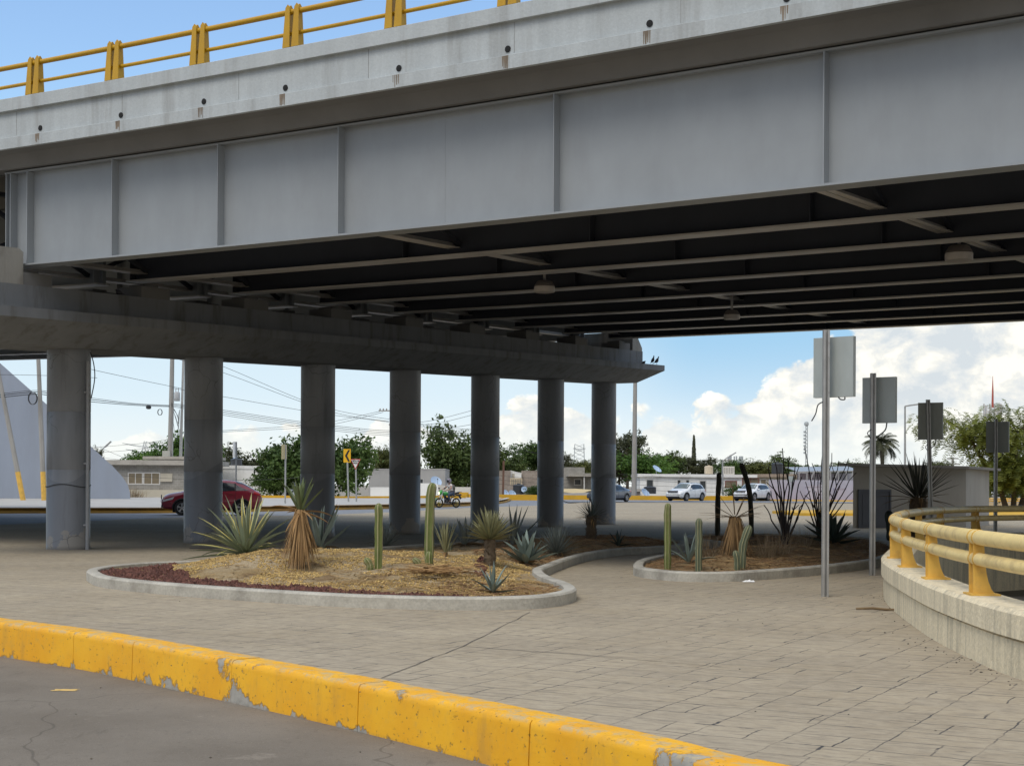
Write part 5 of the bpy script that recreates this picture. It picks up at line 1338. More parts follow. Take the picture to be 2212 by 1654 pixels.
b = MB(); b.loft([[Vector((-.36 + x_, math.sin(a) * w_, 1.22 + math.cos(a) * h_)) for a in (2 * math.pi * j / 14 for j in range(14))] for x_, w_, h_ in ((.04, .13, .19), (-.03, .15, .22), (-.12, .13, .19), (-.15, .07, .10))], True); b.build('backpack', mat('olive_backpack', (.11, .105, .085), .9, .2), rider, smooth=60)
b = MB(); b.lathe((0, 0, 0), [(.001, 0), (.055, .001), (.06, .004)], 12); Mx = Matrix.Translation((-.058, 0, 1.26)) @ Matrix.Rotation(R(82), 4, 'Y'); b.v = [Mx @ v for v in b.v]; b.build('shirt_print', M_BLKM, rider)
# ================================================================== FAR ISLAND, WALLS
def ground_y(x, Y, z): return at(x, 0, Y).z and (HZ - ROLL * (x - 1106) + (EYE - z) / Y * FOC)
def islandpt(x, y, z=-.05): return gp(x, y, z)
isl = [islandpt(*q) for q in ((-420, 1112), (0, 1108.5), (205, 1108), (420, 1107), (723, 1101), (838, 1098.5), (940, 1095.5), (1010, 1092.5), (1060, 1089.5))] + [Vector((-.6, 119, 0)), Vector((-.2, 136, 0))]
ip = catmull(isl, 4)
back = [Vector((p.x * 1.0 + 2, p.y + 62, 0)) for p in reversed(isl)]
b = MB(); b.sheet([(p.x, p.y) for p in ip] + [(-60, 175), (-160, 170)], .20)
struct(b.build('far_pavement', mat('far_pavement_concrete', (.40, .385, .355), .85, .15, .6), origin=(0, 0, 0)))
b = MB(); b.sweep([(p.x, p.y) for p in ip], [(.15, -.08), (.15, .06), (-.35, .065), (-.36, .205), (-.7, .21), (-.7, -.2)])
struct(b.build('far_kerb', M_YKERB2, origin=(0, 0, 0)))
def wall_line(name, lab, pts, Y, base, m, th=.25, cat='wall', grp=None):
    """pts: (x, top row) from left to right at distance Y"""
    if not isinstance(Y, (list, tuple)): Y = [Y] * len(pts)
    b = MB(); T = [at(x, y, yy) for (x, y), yy in zip(pts, Y)]
    rings = [[Vector((t.x, t.y, base)), Vector((t.x, t.y, t.z)), Vector((t.x, t.y + th, t.z)), Vector((t.x, t.y + th, base))] for t in T]
    b.loft(rings, True); return tag(b.build(name, m, smooth=20), lab, cat, grp)
wall_line('kerb_wall', 'low ochre kerb wall along the far pavement behind the red car', [(560, 1069.5), (700, 1070.5), (760, 1071.5), (860, 1071), (1006, 1069)], [122, 122, 124, 126, 130], -.1, M_YWALL, .3, 'wall', 'ochre walls along the far road')
wall_line('kerb_wall', 'short low ochre kerb wall in front of the grey block house', [(300, 1070.5), (358, 1070)], 128, -.1, M_YWALL, .3, 'wall', 'ochre walls along the far road')
wall_line('road_wall', 'ochre wall whose upper part is white, behind the motorcycle', [(968, 1062.5), (1012, 1063)], 137, -.1, M_YWALL, .3, 'wall', 'ochre walls along the far road')
wall_line('white_wall', 'weathered white wall standing behind the motorcycle rider', [(946, 1046), (968, 1051), (1030, 1052)], 139, -.2, mat('weathered_white_wall', (.62, .60, .55), .85, .12, .8, dirt=(.40, .36, .30), dirt_amt=.5, dscale=.5), .3)
wall_line('road_wall', 'long ochre wall along the far road behind the columns, the sedan and the white cars', [(1010, 1066.5), (1040, 1067), (1160, 1068.5), (1290, 1069.5), (1430, 1070.5), (1560, 1070.5), (1636, 1071)], 137, -.3, M_YWALL, .3, 'wall', 'ochre walls along the far road')
wall_line('planter_wall', 'small ochre box planter joined to the left end of the long ochre wall', [(1004, 1078), (1045, 1078.5)], 133, -.3, M_YWALL, 1.2)
# strip of dark red paving with a yellow kerb before the lilac wall
q0, q1 = gp(1628, 1084, -.1), gp(1905, 1087, -.1)
b = MB(); b.beam((q0.x, q0.y, .02), (q1.x, q1.y, .02), .5, .28)
struct(b.build('yellow_kerb', mat('pale_yellow_kerb', (.66, .42, .10), .8, .15, 1), origin=(0, 0, 0)))  # one even pale yellow paint on this kerb
b = MB(); b.sheet([(q0.x, q0.y + .2), (q1.x, q1.y + .2), (q1.x + 1, q1.y + 12), (q0.x + 1.5, q0.y + 12)], .14)
struct(b.build('red_pavement', mat('red_paving', (.33, .13, .10), .85, .2, 2), origin=(0, 0, 0)))
# slender traffic island on the paving
tip = [gp(1668, 1108.5), gp(1720, 1113), gp(1790, 1114.5), gp(1850, 1114), gp(2220, 1121)]; e2 = [gp(2220, 1108), gp(1850, 1106.5), gp(1760, 1106.3), gp(1700, 1107)]
b = MB(); P = [(p.x, p.y) for p in catmull(tip, 4) + catmull(e2, 4)]
b.loft([[Vector((x, y, 0)) for x, y in P], [Vector((x, y, .13)) for x, y in P]], False); b.sheet(P, .13)
struct(b.build('traffic_island', mat('island_yellow_paint', (.56, .33, .03), .8, .15, 1), origin=(0, 0, 0), smooth=20))

# ================================================================== HOUSES
M_BLOCK = block_mat('grey_block_wall', (.27, .255, .225), (.34, .32, .285), (.40, .385, .345))
M_BLOCK2 = block_mat('brown_block_wall', (.30, .245, .20), (.36, .30, .25), (.42, .38, .33))
M_WHITEW = mat('white_painted_wall', (.84, .83, .79), .85, .07, .5, (1, 1, .4), dirt=(.45, .43, .40), dirt_amt=.4, dscale=.5)
M_GREYW = mat('grey_render_wall', (.42, .405, .38), .9, .10, .5, dirt=(.29, .275, .25), dirt_amt=.5, dscale=.4)
M_CREAM = mat('cream_render_wall', (.52, .475, .38), .9, .10, .6, dirt=(.36, .32, .25), dirt_amt=.4, dscale=.5)
M_LILAC = mat('lilac_grey_wall', (.42, .42, .475), .85, .06, .5, (1, 1, .3), dirt=(.33, .33, .37), dirt_amt=.4, dscale=.4)
M_ROOFC = mat('roof_concrete', (.42, .39, .34), .9, .15, .8, dirt=(.25, .22, .18), dirt_amt=.4)
M_WIND = mat('dark_window', (.05, .055, .055), .15, .2, 2)
M_BOARD = mat('boarded_window', (.21, .17, .11), .8, .2, 2)
M_FRAME = mat('window_frame', (.62, .60, .56), .7, .1)
M_RUSTF = mat('rusty_iron_frame', (.22, .08, .06), .8, .2, 4)
def house(name, lab, x0, x1, ytop, Y, depth, m, base=-.5, roof=.22, over=.15, openings=(), roofm=None, dY=0.0, cat='house', slope=0.0, parts=()):
    """front wall between two picture columns at distance Y; openings: (x0, y0, x1, y1, pane material, frame material)"""
    a = at(x0, ytop, Y); c = at(x1, ytop + slope, Y + dY); o = thing(name, lab, cat, Vector(((a.x + c.x) / 2, (a.y + c.y) / 2, base)), None, 'houses beyond the far road')
    dr = Vector((c.x - a.x, c.y - a.y, 0)); Lw = dr.length; dr.normalize(); nb = Vector((-dr.y, dr.x, 0))
    za, zc = a.z - roof, c.z - roof
    A, Bq = Vector((a.x, a.y, 0)), Vector((c.x, c.y, 0)); Z = Vector((0, 0, 1))
    b = MB(); b.loft([[A + Z * base, A + nb * depth + Z * base, A + nb * depth + Z * za, A + Z * za], [Bq + Z * base, Bq + nb * depth + Z * base, Bq + nb * depth + Z * zc, Bq + Z * zc]], True)
    b.build('wall', m, o, smooth=20)
    if roof:
        A2, B2 = A - dr * over - nb * over, Bq + dr * over - nb * over; dd = depth + 2 * over
        b = MB(); b.loft([[A2 + Z * za, A2 + nb * dd + Z * za, A2 + nb * dd + Z * a.z, A2 + Z * a.z], [B2 + Z * zc, B2 + nb * dd + Z * zc, B2 + nb * dd + Z * c.z, B2 + Z * c.z]], True); b.build('roof', roofm or m, o, smooth=20)
    for op in openings:
        (u0, v0, u1, v1, pm, fm) = op
        def wp(u, v):
            q = (u - 1106) / FOC; s = (q * A.y - A.x) / (dr.x - q * dr.y); p_ = A + dr * s; return p_ + Z * at(u, v, p_.y).z
        p0, p1 = wp(u0, v1), wp(u1, v0); w = (Vector((p1.x, p1.y, 0)) - Vector((p0.x, p0.y, 0))).length; h = p1.z - p0.z
        f = MB(); t_ = min(.09, w * .12); c0 = p0 - nb * .03
        for s0, s1, z0, z1 in ((0, t_, 0, h), (w - t_, w, 0, h), (t_, w - t_, 0, t_), (t_, w - t_, h - t_, h)) + (((w / 2 - t_ / 3, w / 2 + t_ / 3, t_, h - t_),) if w > .9 else ()):
            f.prism([c0 + dr * s0 + Z * z0, c0 + dr * s1 + Z * z0, c0 + dr * s1 + Z * z1, c0 + dr * s0 + Z * z1], nb * .06)
        fo = f.build('window' if h < 2.2 else 'door', fm, o, smooth=0)
        g_ = MB(); c0 = p0 - nb * .012; g_.prism([c0 + dr * t_ * .5 + Z * t_ * .5, c0 + dr * (w - t_ * .5) + Z * t_ * .5, c0 + dr * (w - t_ * .5) + Z * (h - t_ * .5), c0 + dr * t_ * .5 + Z * (h - t_ * .5)], nb * .02); g_.build('pane', pm, fo, smooth=0)
    return o
h1 = house('block_house', 'unfinished grey block house with two boarded windows, left behind the columns', 240, 436, 993, 124, 9, M_BLOCK, 0.0, .42, .5, ((276, 1020, 309, 1046, M_BOARD, M_FRAME), (309.5, 1020, 346, 1046.5, M_BOARD, M_FRAME), (355, 1023, 362, 1033, M_WIND, M_FRAME)), M_ROOFC, slope=1)
b = MB(); a_ = at(250, 1057, 123.9); c_ = at(434, 1057, 123.9); b.box(((a_.x + c_.x) / 2, 123.9, (a_.z + 0) / 2), (c_.x - a_.x, .16, a_.z)); b.build('plinth', M_CREAM, h1)
b = MB(); a_ = at(346.5, 1022, 123.9); c_ = at(372, 1040, 123.9); b.box(((a_.x + c_.x) / 2 , 123.95, (a_.z + c_.z) / 2), (c_.x - a_.x, .1, a_.z - c_.z)); b.build('render_patch', M_CREAM, h1)
b = MB(); b.box(at(400, 990, 129), (6.0, 6, .25)); b.build('upper_roof', M_ROOFC, h1)
house('white_house', 'plain white house behind the red car with a black tank on its flat roof', 470, 622, 1004.5, 134, 9, M_WHITEW, -.4, .30, .05, (), slope=2.5)
h3 = house('grey_house', 'plain grey rendered house with one tiny barred window behind the motorcycle', 797, 962, 1012, 150, 10, M_GREYW, -.5, .12, .02, ((905.5, 1033.5, 914.5, 1045, M_WIND, M_FRAME),))
wall_line('white_wall', 'white rendered yard wall with a dish above it, left of the motorcycle', [(880, 1043), (940, 1043.5), (946, 1047)], 141, -.2, M_WHITEW, .3)
house('low_shed', 'low pale shed with a brown base right of the big leafy bush', 800, 850, 1052, 141, 3, M_WHITEW, -.2, .1, .02, ((841, 1040 + 14, 848, 1066, M_CREAM, M_CREAM),))
house('block_house', 'narrow grey brown stone house beside the rusty post', 1068, 1103, 1016, 160, 8, M_BLOCK2, -.6, .12, .02)
house('white_house', 'narrow white house with two small windows beside the stone house', 1102, 1126.5, 1015.5, 160.5, 8, M_WHITEW, -.6, .10, .02, ((1106, 1022, 1112, 1034, M_CREAM, M_FRAME), (1117.5, 1033, 1122, 1040, M_WIND, M_FRAME)), slope=6)
house('block_house', 'windowless brown grey block house left of the sixth column', 1127, 1200, 1016.5, 162, 8, M_BLOCK2, -.6, .08, .02)
wall_line('yard_wall', 'low stone yard wall behind the black tank and dishes', [(1098, 1047), (1126, 1047), (1160, 1047.5), (1200, 1048)], 152, -.6, M_BLOCK2, .3)
h5 = house('block_house', 'grey block house with a flat porch roof left of the farthest column', 1205, 1290, 1022, 158, 8, M_BLOCK, -.6, .12, .02, ((1240, 1034, 1256, 1048, M_WIND, M_FRAME),))
b = MB(); a_ = at(1226, 1027, 154); c_ = at(1284, 1027, 154); b.box(((a_.x + c_.x) / 2, 155.5, a_.z), (c_.x - a_.x, 5, .14)); b.build('porch_roof', M_ROOFC, h5)
b = MB(); 
for x in (1262, 1279):
    q = at(x, 1027, 153.2); b.beam((q.x, q.y, -.6), q, .12, .12)
b.build('porch_post', M_FRAME, h5)
b = MB(); b.box(at(1238, 1018, 161), (2.4, 3, .9)); b.build('roof_room', M_BLOCK, h5)
# beige tarpaulin stretched below it
b = MB(); T = [[at(x, y, Y) for x, y, Y in r] for r in (((1216, 1055.5, 150), (1240, 1055, 150), (1268, 1056.5, 150), (1284, 1058, 150)), ((1216, 1062, 147), (1240, 1065, 147), (1256, 1066, 147), (1271, 1060, 147.5)))]
b.loft([T[0] + [p - Vector((0, 0, .03)) for p in reversed(T[0])], T[1] + [p - Vector((0, 0, .03)) for p in reversed(T[1])]], True)
tag(b.build('tarpaulin', mat('beige_tarpaulin', (.52, .41, .22), .8, .1, 1)), 'beige tarpaulin stretched over a yard behind the ochre wall', 'tarpaulin')
wall_line('yard_wall', 'low pale yard wall below the beige tarpaulin', [(1205, 1065), (1240, 1064.5), (1300, 1062)], 146, -.6, M_GREYW, .3)
h6 = house('white_house', 'long white house with tall dark windows behind the left white car', 1383, 1630, 1023, 152, 9, M_WHITEW, -.6, .30, .25, ((1395.5, 1034.5, 1412, 1060, M_WIND, M_FRAME), (1463, 1036, 1470.5, 1047, M_WIND, M_FRAME), (1481.5, 1036, 1489, 1043, M_WIND, M_FRAME), (1510.5, 1037, 1526, 1060, M_WIND, M_FRAME), (1566, 1038, 1592, 1053, M_BOARD, M_RUSTF), (1603, 1032, 1640, 1060, M_BOARD, M_RUSTF)), slope=2)
house('low_shed', 'low lean-to with a pale slab roof at the left end of the long white house', 1345, 1383, 1056, 148, 4, M_BLOCK2, -.6, .25, .2, (), M_ROOFC)
h7 = house('beige_house', 'brown and beige flat roofed house between the right white car and the lilac wall', 1632, 1745, 1023.5, 158, 9, M_CREAM, -.6, .34, .3, ((1642, 1034, 1656, 1062, M_BOARD, M_FRAME), (1660, 1034, 1672, 1062, M_BOARD, M_FRAME)), mat('brown_roof_edge', (.33, .26, .20), .9, .15, 1))
house('white_house', 'small bright white building behind the lilac wall, left of the steel canopy', 1727, 1742, 1018, 170, 6, M_WHITEW, -.6, .1, .02)
wall_line('lilac_wall', 'long lilac grey perimeter wall left of the shed', [(1662, 1036), (1750, 1036.5), (1860, 1037.5)], 139, -.3, M_LILAC, .3)
house('utility_box', 'pale lilac cabinet standing against the long lilac wall, left one', 1745, 1777, 1049, 136.5, 1.2, mat('lilac_cabinet_paint', (.48, .48, .53), .8, .05, .5), -.1, .08, .04, (), cat='cabinet')
house('utility_box', 'darker lilac cabinet standing against the long lilac wall, right one near the shed', 1806, 1828, 1054, 136.5, 1.2, M_LILAC, -.1, .08, .04, (), cat='cabinet')
# steel canopy above the lilac wall
cp = thing('steel_canopy', 'grey steel canopy with slanting struts above the lilac wall', 'canopy', at(1780, 1036, 144))
b = MB(); a_, c_ = at(1722, 1019, 144), at(1860, 1017, 144); b.beam(a_, c_, .5, .12); b.beam(a_ + Vector((0, 6, .5)), c_ + Vector((0, 6, .5)), .5, .12)
b.loft([[a_, a_ + Vector((0, 6, .5)), a_ + Vector((0, 6, .56)), a_ + Vector((0, 0, .06))], [c_, c_ + Vector((0, 6, .5)), c_ + Vector((0, 6, .56)), c_ + Vector((0, 0, .06))]], True); b.build('roof_sheet', M_GALV, cp)
b = MB(); a_, c_ = at(1722, 1021, 149), at(1860, 1021, 149); b.box(((a_.x + c_.x) / 2, 149, a_.z - .9), (c_.x - a_.x, .08, 1.8)); b.build('back_sheet', mat('pale_sheet', (.50, .50, .52), .8, .1, 1), cp)
for k in range(8):
    b = MB(); x = 1726 + 17 * k; b.beam(at(x, 1019, 143.8), at(x, 1037, 143.8), .12, .12)
    if k in (2, 5, 7): b.beam(at(x - 2, 1019, 143.7), at(x - 9, 1036, 143.7), .14, .14)
    b.build('strut', M_GALV, cp)
# -- things on roofs and in yards
def dish(lab, x, y, Y, rpx, az, el, m=None):
    r = rpx * Y / FOC; c = at(x, y, Y); o = thing('satellite_dish', lab, 'satellite dish', c - Vector((0, 0, r * 1.1)), None, 'satellite dishes')
    M = Matrix.Translation(c) @ Matrix.Rotation(az, 4, 'Z') @ Matrix.Rotation(R(90) - el, 4, 'X')
    b = MB(); n = 24; b.loft([[M @ Vector((math.cos(2 * math.pi * j / n) * r * q, math.sin(2 * math.pi * j / n) * r * q, r * .28 * q * q - d)) for j in range(n)] for q, d in ((.05, 0), (.4, 0), (.75, 0), (1, 0), (1, .02), (.75, .025), (.4, .025), (.05, .025))], True)
    b.build('reflector', mat('pale_blue_dish', (.40, .52, .68), .5, .08, 2), o, smooth=50)
    b = MB(); f = M @ Vector((0, 0, r * .95)); b.tube([M @ Vector((0, -r * .95, r * .25)), f], r * .03, 5); b.tube([f, M @ Vector((0, 0, r * .8))], r * .08, 6); b.build('feed_arm', M_BLACK, o)
    b = MB(); b.tube([c + Vector((0, .05, 0)), Vector((c.x, c.y + .12, c.z - r * 1.5))], r * .06, 6); b.build('mast', M_GALV, o); return o
dish('tilted pale blue dish above the white yard wall left of the motorcycle', 943 / 1.0 - 2, 1041, 146, 13, R(30), R(35))
dish('pale blue dish on the roof beside the black tank of the white house', 946 - 1, 839, 138, 1, 0, 0) if 0 else None
dish('small blue dish on the roof of the plain white house, behind a narrow sign', 508, 992, 137, 7, R(-40), R(30))
dish('left of two blue dishes leaning behind the ochre wall near the rusty post', 1091, 1066, 147, 8.5, R(38), R(30))
dish('right of two blue dishes leaning behind the ochre wall, beside the black tank', 1106, 1067, 147.5, 9, R(38), R(32))
dish('small round blue dish between the black tank and the ivy', 1132.5, 1056.5, 149, 6.5, R(-20), R(15))
dish('blue dish on a mast on the roof edge of the long white house', 1418, 1014, 154, 11, R(50), R(48))
dish('blue dish leaning low behind the ochre wall before the long white house', 1393, 1065, 146, 11, R(45), R(38))
def tank(lab, x, ybase, Y, wpx, hpx, m):
    r = wpx / 2 * Y / FOC; h = hpx * Y / FOC; c = at(x, ybase, Y); b = MB()
    b.lathe(c, [(r * .97, 0), (r, h * .04)] + [(r * (1 if k % 2 else .965), h * (.1 + .09 * k)) for k in range(8)] + [(r, h * .82), (r * .7, h * .92), (r * .3, h * .93), (r * .3, h), (r * .05, h * 1.01)], 24)
    return tag(b.build('water_tank', m, smooth=35), lab, 'water tank', 'water tanks')
M_TANKB = mat('black_tank_plastic', (.035, .038, .042), .5, .1)
tank('black water tank on the roof of the plain white house', 509.5 + 1, 1005, 137, 25, 30 / 1.0 - 14 + 0, M_TANKB)
tank('black water tank standing behind the ochre wall between the dishes', 1120, 1067, 150, 24, 23, M_TANKB)
tank('small black water tank before the tall window of the long white house', 1404, 1066, 148, 27, 17, M_TANKB)
tank('cream water tank on the roof of the long white house', 1531, 1023.5, 155, 19, 19, mat('cream_tank_plastic', (.50, .42, .30), .6, .1))
tank('black water tank on the roof of the beige house', 1679, 1024, 160, 25, 27, M_TANKB)
def cooler(lab, x, ybase, Y, wpx, hpx, m):
    w, h = wpx * Y / FOC, hpx * Y / FOC; c = at(x, ybase, Y); o = thing('air_cooler', lab, 'air cooler', c, None, 'coolers'); b = MB()
    b.box(c + Vector((0, .4, h / 2)), (w, .8, h)); b.build('casing', m, o)
    b = MB()
    for k in range(6): b.box(c + Vector((w * (-.36 + .145 * k), -.012, h * .5)), (w * .06, .03, h * .7))
    b.build('grille', M_TRIM if 'rust' in lab else mat('grille_shadow', (.25, .23, .2), .9, .1), o); return o
M_COOL = mat('cooler_paint', (.55, .52, .46), .7, .12, 3)
cooler('left one of two pale coolers on the roof of the plain white house', 614 - 1, 1005, 137, 21, 15, M_COOL)['label'] = 'larger of two pale coolers on the roof of the plain white house'
cooler('smaller of two pale coolers on the roof of the plain white house', 647, 1007, 137, 20, 12, M_COOL)
cooler('beige slatted cooler on the ground beside the narrow white house', 1115, 1049, 153, 26, 17, mat('beige_cooler_paint', (.55, .45, .30), .7, .1, 3))
cooler('pale cooler on the roof of the long white house beside a street lamp', 1574, 1025, 154, 25, 18, M_COOL)
b = MB(); q = at(1086.5, 1075, 143); t_ = at(1088, 995, 143); b.beam(q, t_, .36, .2); tag(b.build('rusty_post', mat('rusty_brown_post', (.14, .075, .05), .9, .3, 3)), 'thick rusty brown post behind the ochre wall between two columns', 'post')

# ================================================================== SHED
sh = thing('utility_shed', 'beige utility shed with a thin flat roof and a dark blue grey door', 'shed', gp(1960, 1140.5))
Ys = 48.0; A = at(1843, 1003, Ys); A.z = 0; Bc = at(2087, 1003, Ys + 1.2); Bc.z = 0; Cc = at(2137, 1003, Ys + 4.8); Cc.z = 0; Dd = Cc + (A - Bc)
zt = at(1843, 1006, Ys).z; zr = at(2087, 1012, Ys + 1).z
b = MB(); b.loft([[A, Bc, Cc, Dd], [A + Vector((0, 0, zt)), Bc + Vector((0, 0, zr)), Cc + Vector((0, 0, zr)), Dd + Vector((0, 0, zt))]], True); b.build('wall', mat('beige_shed_render', (.36, .335, .29), .9, .10, .9, (1, 1, .4), .35, 14, dirt=(.25, .23, .20), dirt_amt=.45, dscale=.8), sh, smooth=20)
dr = (Bc - A).normalized(); sd = (Cc - Bc).normalized(); ov_ = .42
rf = [A - dr * ov_ - sd * ov_, Bc + dr * ov_ * .5 - sd * ov_, Cc + dr * ov_ + sd * .3, Dd - dr * ov_ + sd * .3]
zz = [zt, zr, zr - .02, zt - .02]
b = MB(); b.loft([[p + Vector((0, 0, z)) for p, z in zip(rf, zz)], [p + Vector((0, 0, z + .085)) for p, z in zip(rf, zz)]], True); b.build('roof', mat('shed_roof_slab', (.22, .205, .18), .9, .2, 1.5), sh, smooth=0)
def on_wall(x, y):
    q = (x - 1106) / FOC; s = (q * A.y - A.x) / (dr.x - q * dr.y); p = A + dr * s; return Vector((p.x, p.y, at(x, y, p.y).z))
d0, d1 = on_wall(1853, 1140), on_wall(1924, 1057); nn = Vector((dr.y, -dr.x, 0)); w_ = (Vector((d1.x, d1.y, 0)) - Vector((d0.x, d0.y, 0))).length; hh = d1.z
b = MB(); q = Vector((d0.x, d0.y, 0)) + nn * .0
for s0, s1, z0, z1 in ((0, .06, 0, hh), (w_ - .06, w_, 0, hh), (.06, w_ - .06, hh - .07, hh)): b.prism([q + dr * s0 + Vector((0, 0, z0)), q + dr * s1 + Vector((0, 0, z0)), q + dr * s1 + Vector((0, 0, z1)), q + dr * s0 + Vector((0, 0, z1))], nn * .05)
dr_o = b.build('door', mat('dark_blue_grey_door', (.085, .09, .105), .6, .1, 2), sh)
b = MB(); b.prism([q + dr * .06 + Vector((0, 0, 0)), q + dr * (w_ - .06), q + dr * (w_ - .06) + Vector((0, 0, hh - .07)), q + dr * .06 + Vector((0, 0, hh - .07))], nn * .022); b.build('door_leaf', mat('dark_blue_door_leaf', (.075, .08, .095), .55, .1, 2), dr_o)
b = MB()
for z0, z1 in ((.1, hh * .45), (hh * .5, hh - .17)):
    for s0, s1, a_, c_ in ((.16, w_ - .16, z0, z0 + .02), (.16, w_ - .16, z1 - .02, z1), (.16, .18, z0, z1), (w_ - .18, w_ - .16, z0, z1)):
        b.prism([q + nn * .021 + dr * s0 + Vector((0, 0, a_)), q + nn * .021 + dr * s1 + Vector((0, 0, a_)), q + nn * .021 + dr * s1 + Vector((0, 0, c_)), q + nn * .021 + dr * s0 + Vector((0, 0, c_))], nn * .012)
b.build('moulding', mat('dark_blue_grey_door', (.085, .09, .105)), dr_o)

# ================================================================== TREES
def crown_mesh(name, seed, rx, ry, rz, clumps, per, cr, ls, lobes=7, hang=0.0, droop=0.0):
    rnd = random.Random(seed); b = MB(); cs = []
    lob = [(Vector((rnd.uniform(-.55, .55) * rx, rnd.uniform(-.55, .55) * ry, rnd.uniform(-.45, .55) * rz)), rnd.uniform(.42, .66)) for _ in range(lobes)]
    lob.append((Vector((0, 0, 0)), .62))
    for i in range(clumps):
        c, k = rnd.choice(lob)
        while True:
            d = Vector((rnd.gauss(0, 1), rnd.gauss(0, 1), rnd.gauss(.15, 1)))
            if d.length > .1: break
        d.normalize(); q = k * rnd.uniform(.35, 1.06); cs.append(c + Vector((d.x * rx * q, d.y * ry * q, d.z * rz * q)))
    for c in cs:
        sc = cr * rnd.uniform(.6, 1.3)
        for j in range(per):
            d = Vector((rnd.gauss(0, .5), rnd.gauss(0, .5), rnd.gauss(0, .42))) * sc
            p = c + d
            if hang: p.z -= abs(rnd.gauss(0, hang))
            n = (d.normalized() if d.length > .01 else Vector((0, 0, 1))) * .6 + Vector((rnd.gauss(0, .5), rnd.gauss(0, .5), rnd.gauss(.35, .5))); n.normalize()
            x = n.orthogonal().normalized(); x = Matrix.Rotation(rnd.uniform(0, 6.3), 3, n) @ x; y = n.cross(x); l = ls * rnd.uniform(.6, 1.3)
            if droop: y = (y * .4 + Vector((0, 0, -1))).normalized(); x = y.cross(n).normalized()
            wv = .5 if not droop else .16
            b.add([p - y * l, p + x * l * wv, p + y * l, p - x * l * wv], [(0, 1, 2, 3)])
    me = bpy.data.meshes.new(name); me.from_pydata(b.v, [], b.f); me.update(); return me
def trunk_mesh(name, seed, h, r, limbs=6, spread=1.0):
    rnd = random.Random(seed); b = MB(); q = [Vector((0, 0, -.1))]
    for i in range(1, 6): q.append(Vector((rnd.uniform(-.1, .1) * h * .3, rnd.uniform(-.1, .1) * h * .3, h * i / 5)))
    b.tube(q, [r * (1.25 - .13 * i) for i in range(6)], 9)
    for i in range(limbs):
        a = rnd.uniform(0, 6.3); s = q[rnd.randint(2, 5)]; e = s + Vector((math.cos(a) * spread, math.sin(a) * spread, rnd.uniform(.5, 1.3) * spread)); m_ = s.lerp(e, .5) + Vector((rnd.uniform(-.2, .2), rnd.uniform(-.2, .2), .1)) * spread
        b.tube([s, m_, e], [r * .5, r * .32, r * .12], 6)
        for k in range(2): b.tube([m_, m_ + Vector((rnd.uniform(-.6, .6), rnd.uniform(-.6, .6), rnd.uniform(.3, .9))) * spread * .8], [r * .25, r * .07], 5)
    me = bpy.data.meshes.new(name); me.from_pydata(b.v, [], b.f); me.polygons.foreach_set('use_smooth', [True] * len(me.polygons)); me.update(); return me
M_LEAFD = leaf_mat('dark_green_leaves', (.028, .060, .014), (.12, .185, .042), .5)
M_LEAFM = leaf_mat('mid_green_leaves', (.036, .064, .016), (.145, .19, .05), .5)
M_LEAFY = leaf_mat('yellow_green_leaves', (.045, .062, .016), (.17, .18, .05), .6)
M_LEAFB = leaf_mat('bright_green_leaves', (.032, .078, .012), (.13, .23, .035), .5)
M_LEAFO = leaf_mat('olive_leaves', (.038, .046, .020), (.12, .125, .055), .4)
M_LEAFW = leaf_mat('feathery_leaves', (.085, .11, .018), (.27, .30, .06), .5, .45)
M_BARKT = mat('tree_bark', (.10, .08, .06), .95, .3, 5, bump=.5)
CR = [crown_mesh('crown_leaves', 101 + i, 1, 1, 1, 380, 26, .20, .058, 14) for i in range(3)]
CRL = crown_mesh('broad_leaves', 120, 1, 1, 1, 430, 15, .18, .068, 14)
CRO = crown_mesh('sparse_leaves', 130, 1, 1, 1, 230, 28, .17, .044, 11)
TR = [trunk_mesh('trunk_wood', 201 + i, .9, .085, 7, .55) for i in range(2)]
def tree(name, lab, x0, x1, ytop, ybase, Y, m, cm, seed, crown_low=None, group='trees beyond the houses', zmin=None):
    """a tree filling picture columns x0..x1 from ytop down to its foot"""
    rnd = random.Random(seed); xc = (x0 + x1) / 2; sc = Y / FOC; f = at(xc, ybase, Y); o = thing(name, lab, 'tree' if 'bush' not in name else 'bush', f, rnd.uniform(0, 6.28), group)
    rx = (x1 - x0) / 2 * sc; zt = at(xc, ytop, Y).z; zl = at(xc, crown_low, Y).z if crown_low else f.z + (zt - f.z) * .12
    rz = (zt - zl) / 2
    c = bpy.data.objects.new('crown', cm); COL.objects.link(c); c.parent = o; c.location = (0, 0, zl + rz - f.z); c.scale = (rx / .86, rx / .86, rz / .86)
    if not cm.materials: cm.materials.append(m)
    c.material_slots[0].link = 'OBJECT'; c.material_slots[0].material = m
    t = bpy.data.objects.new('trunk', TR[seed % 2]); COL.objects.link(t); t.parent = o; hgt = (zl + rz * .9 - f.z); t.scale = (rx * .7, rx * .7, hgt)
    if not TR[seed % 2].materials: TR[seed % 2].materials.append(M_BARKT)
    ORG[c.name] = ORG[t.name] = Vector((0, 0, 0)); return o
tree('tree', 'bright green tree behind the pole with the transformer', 322, 416, 946, 1040, 150, M_LEAFB, CR[0], 1)
tree('tree', 'low green tree left of the bright tree, behind the block house roof', 268, 345, 972, 1040, 156, M_LEAFB, CR[1], 2)
tree('tree', 'green tree just left of the second column, behind the block house', 385, 470, 950, 1045, 152, M_LEAFB, CR[2], 3)
tree('small_tree', 'thin dark tree behind the street lamp at the abutment', 196, 225, 962, 1060, 125, M_LEAFO, CRO, 4)
tree('tree', 'olive tree above the white house roof, nearer the second column', 462, 560, 970, 1050, 160, M_LEAFO, CR[0], 5)
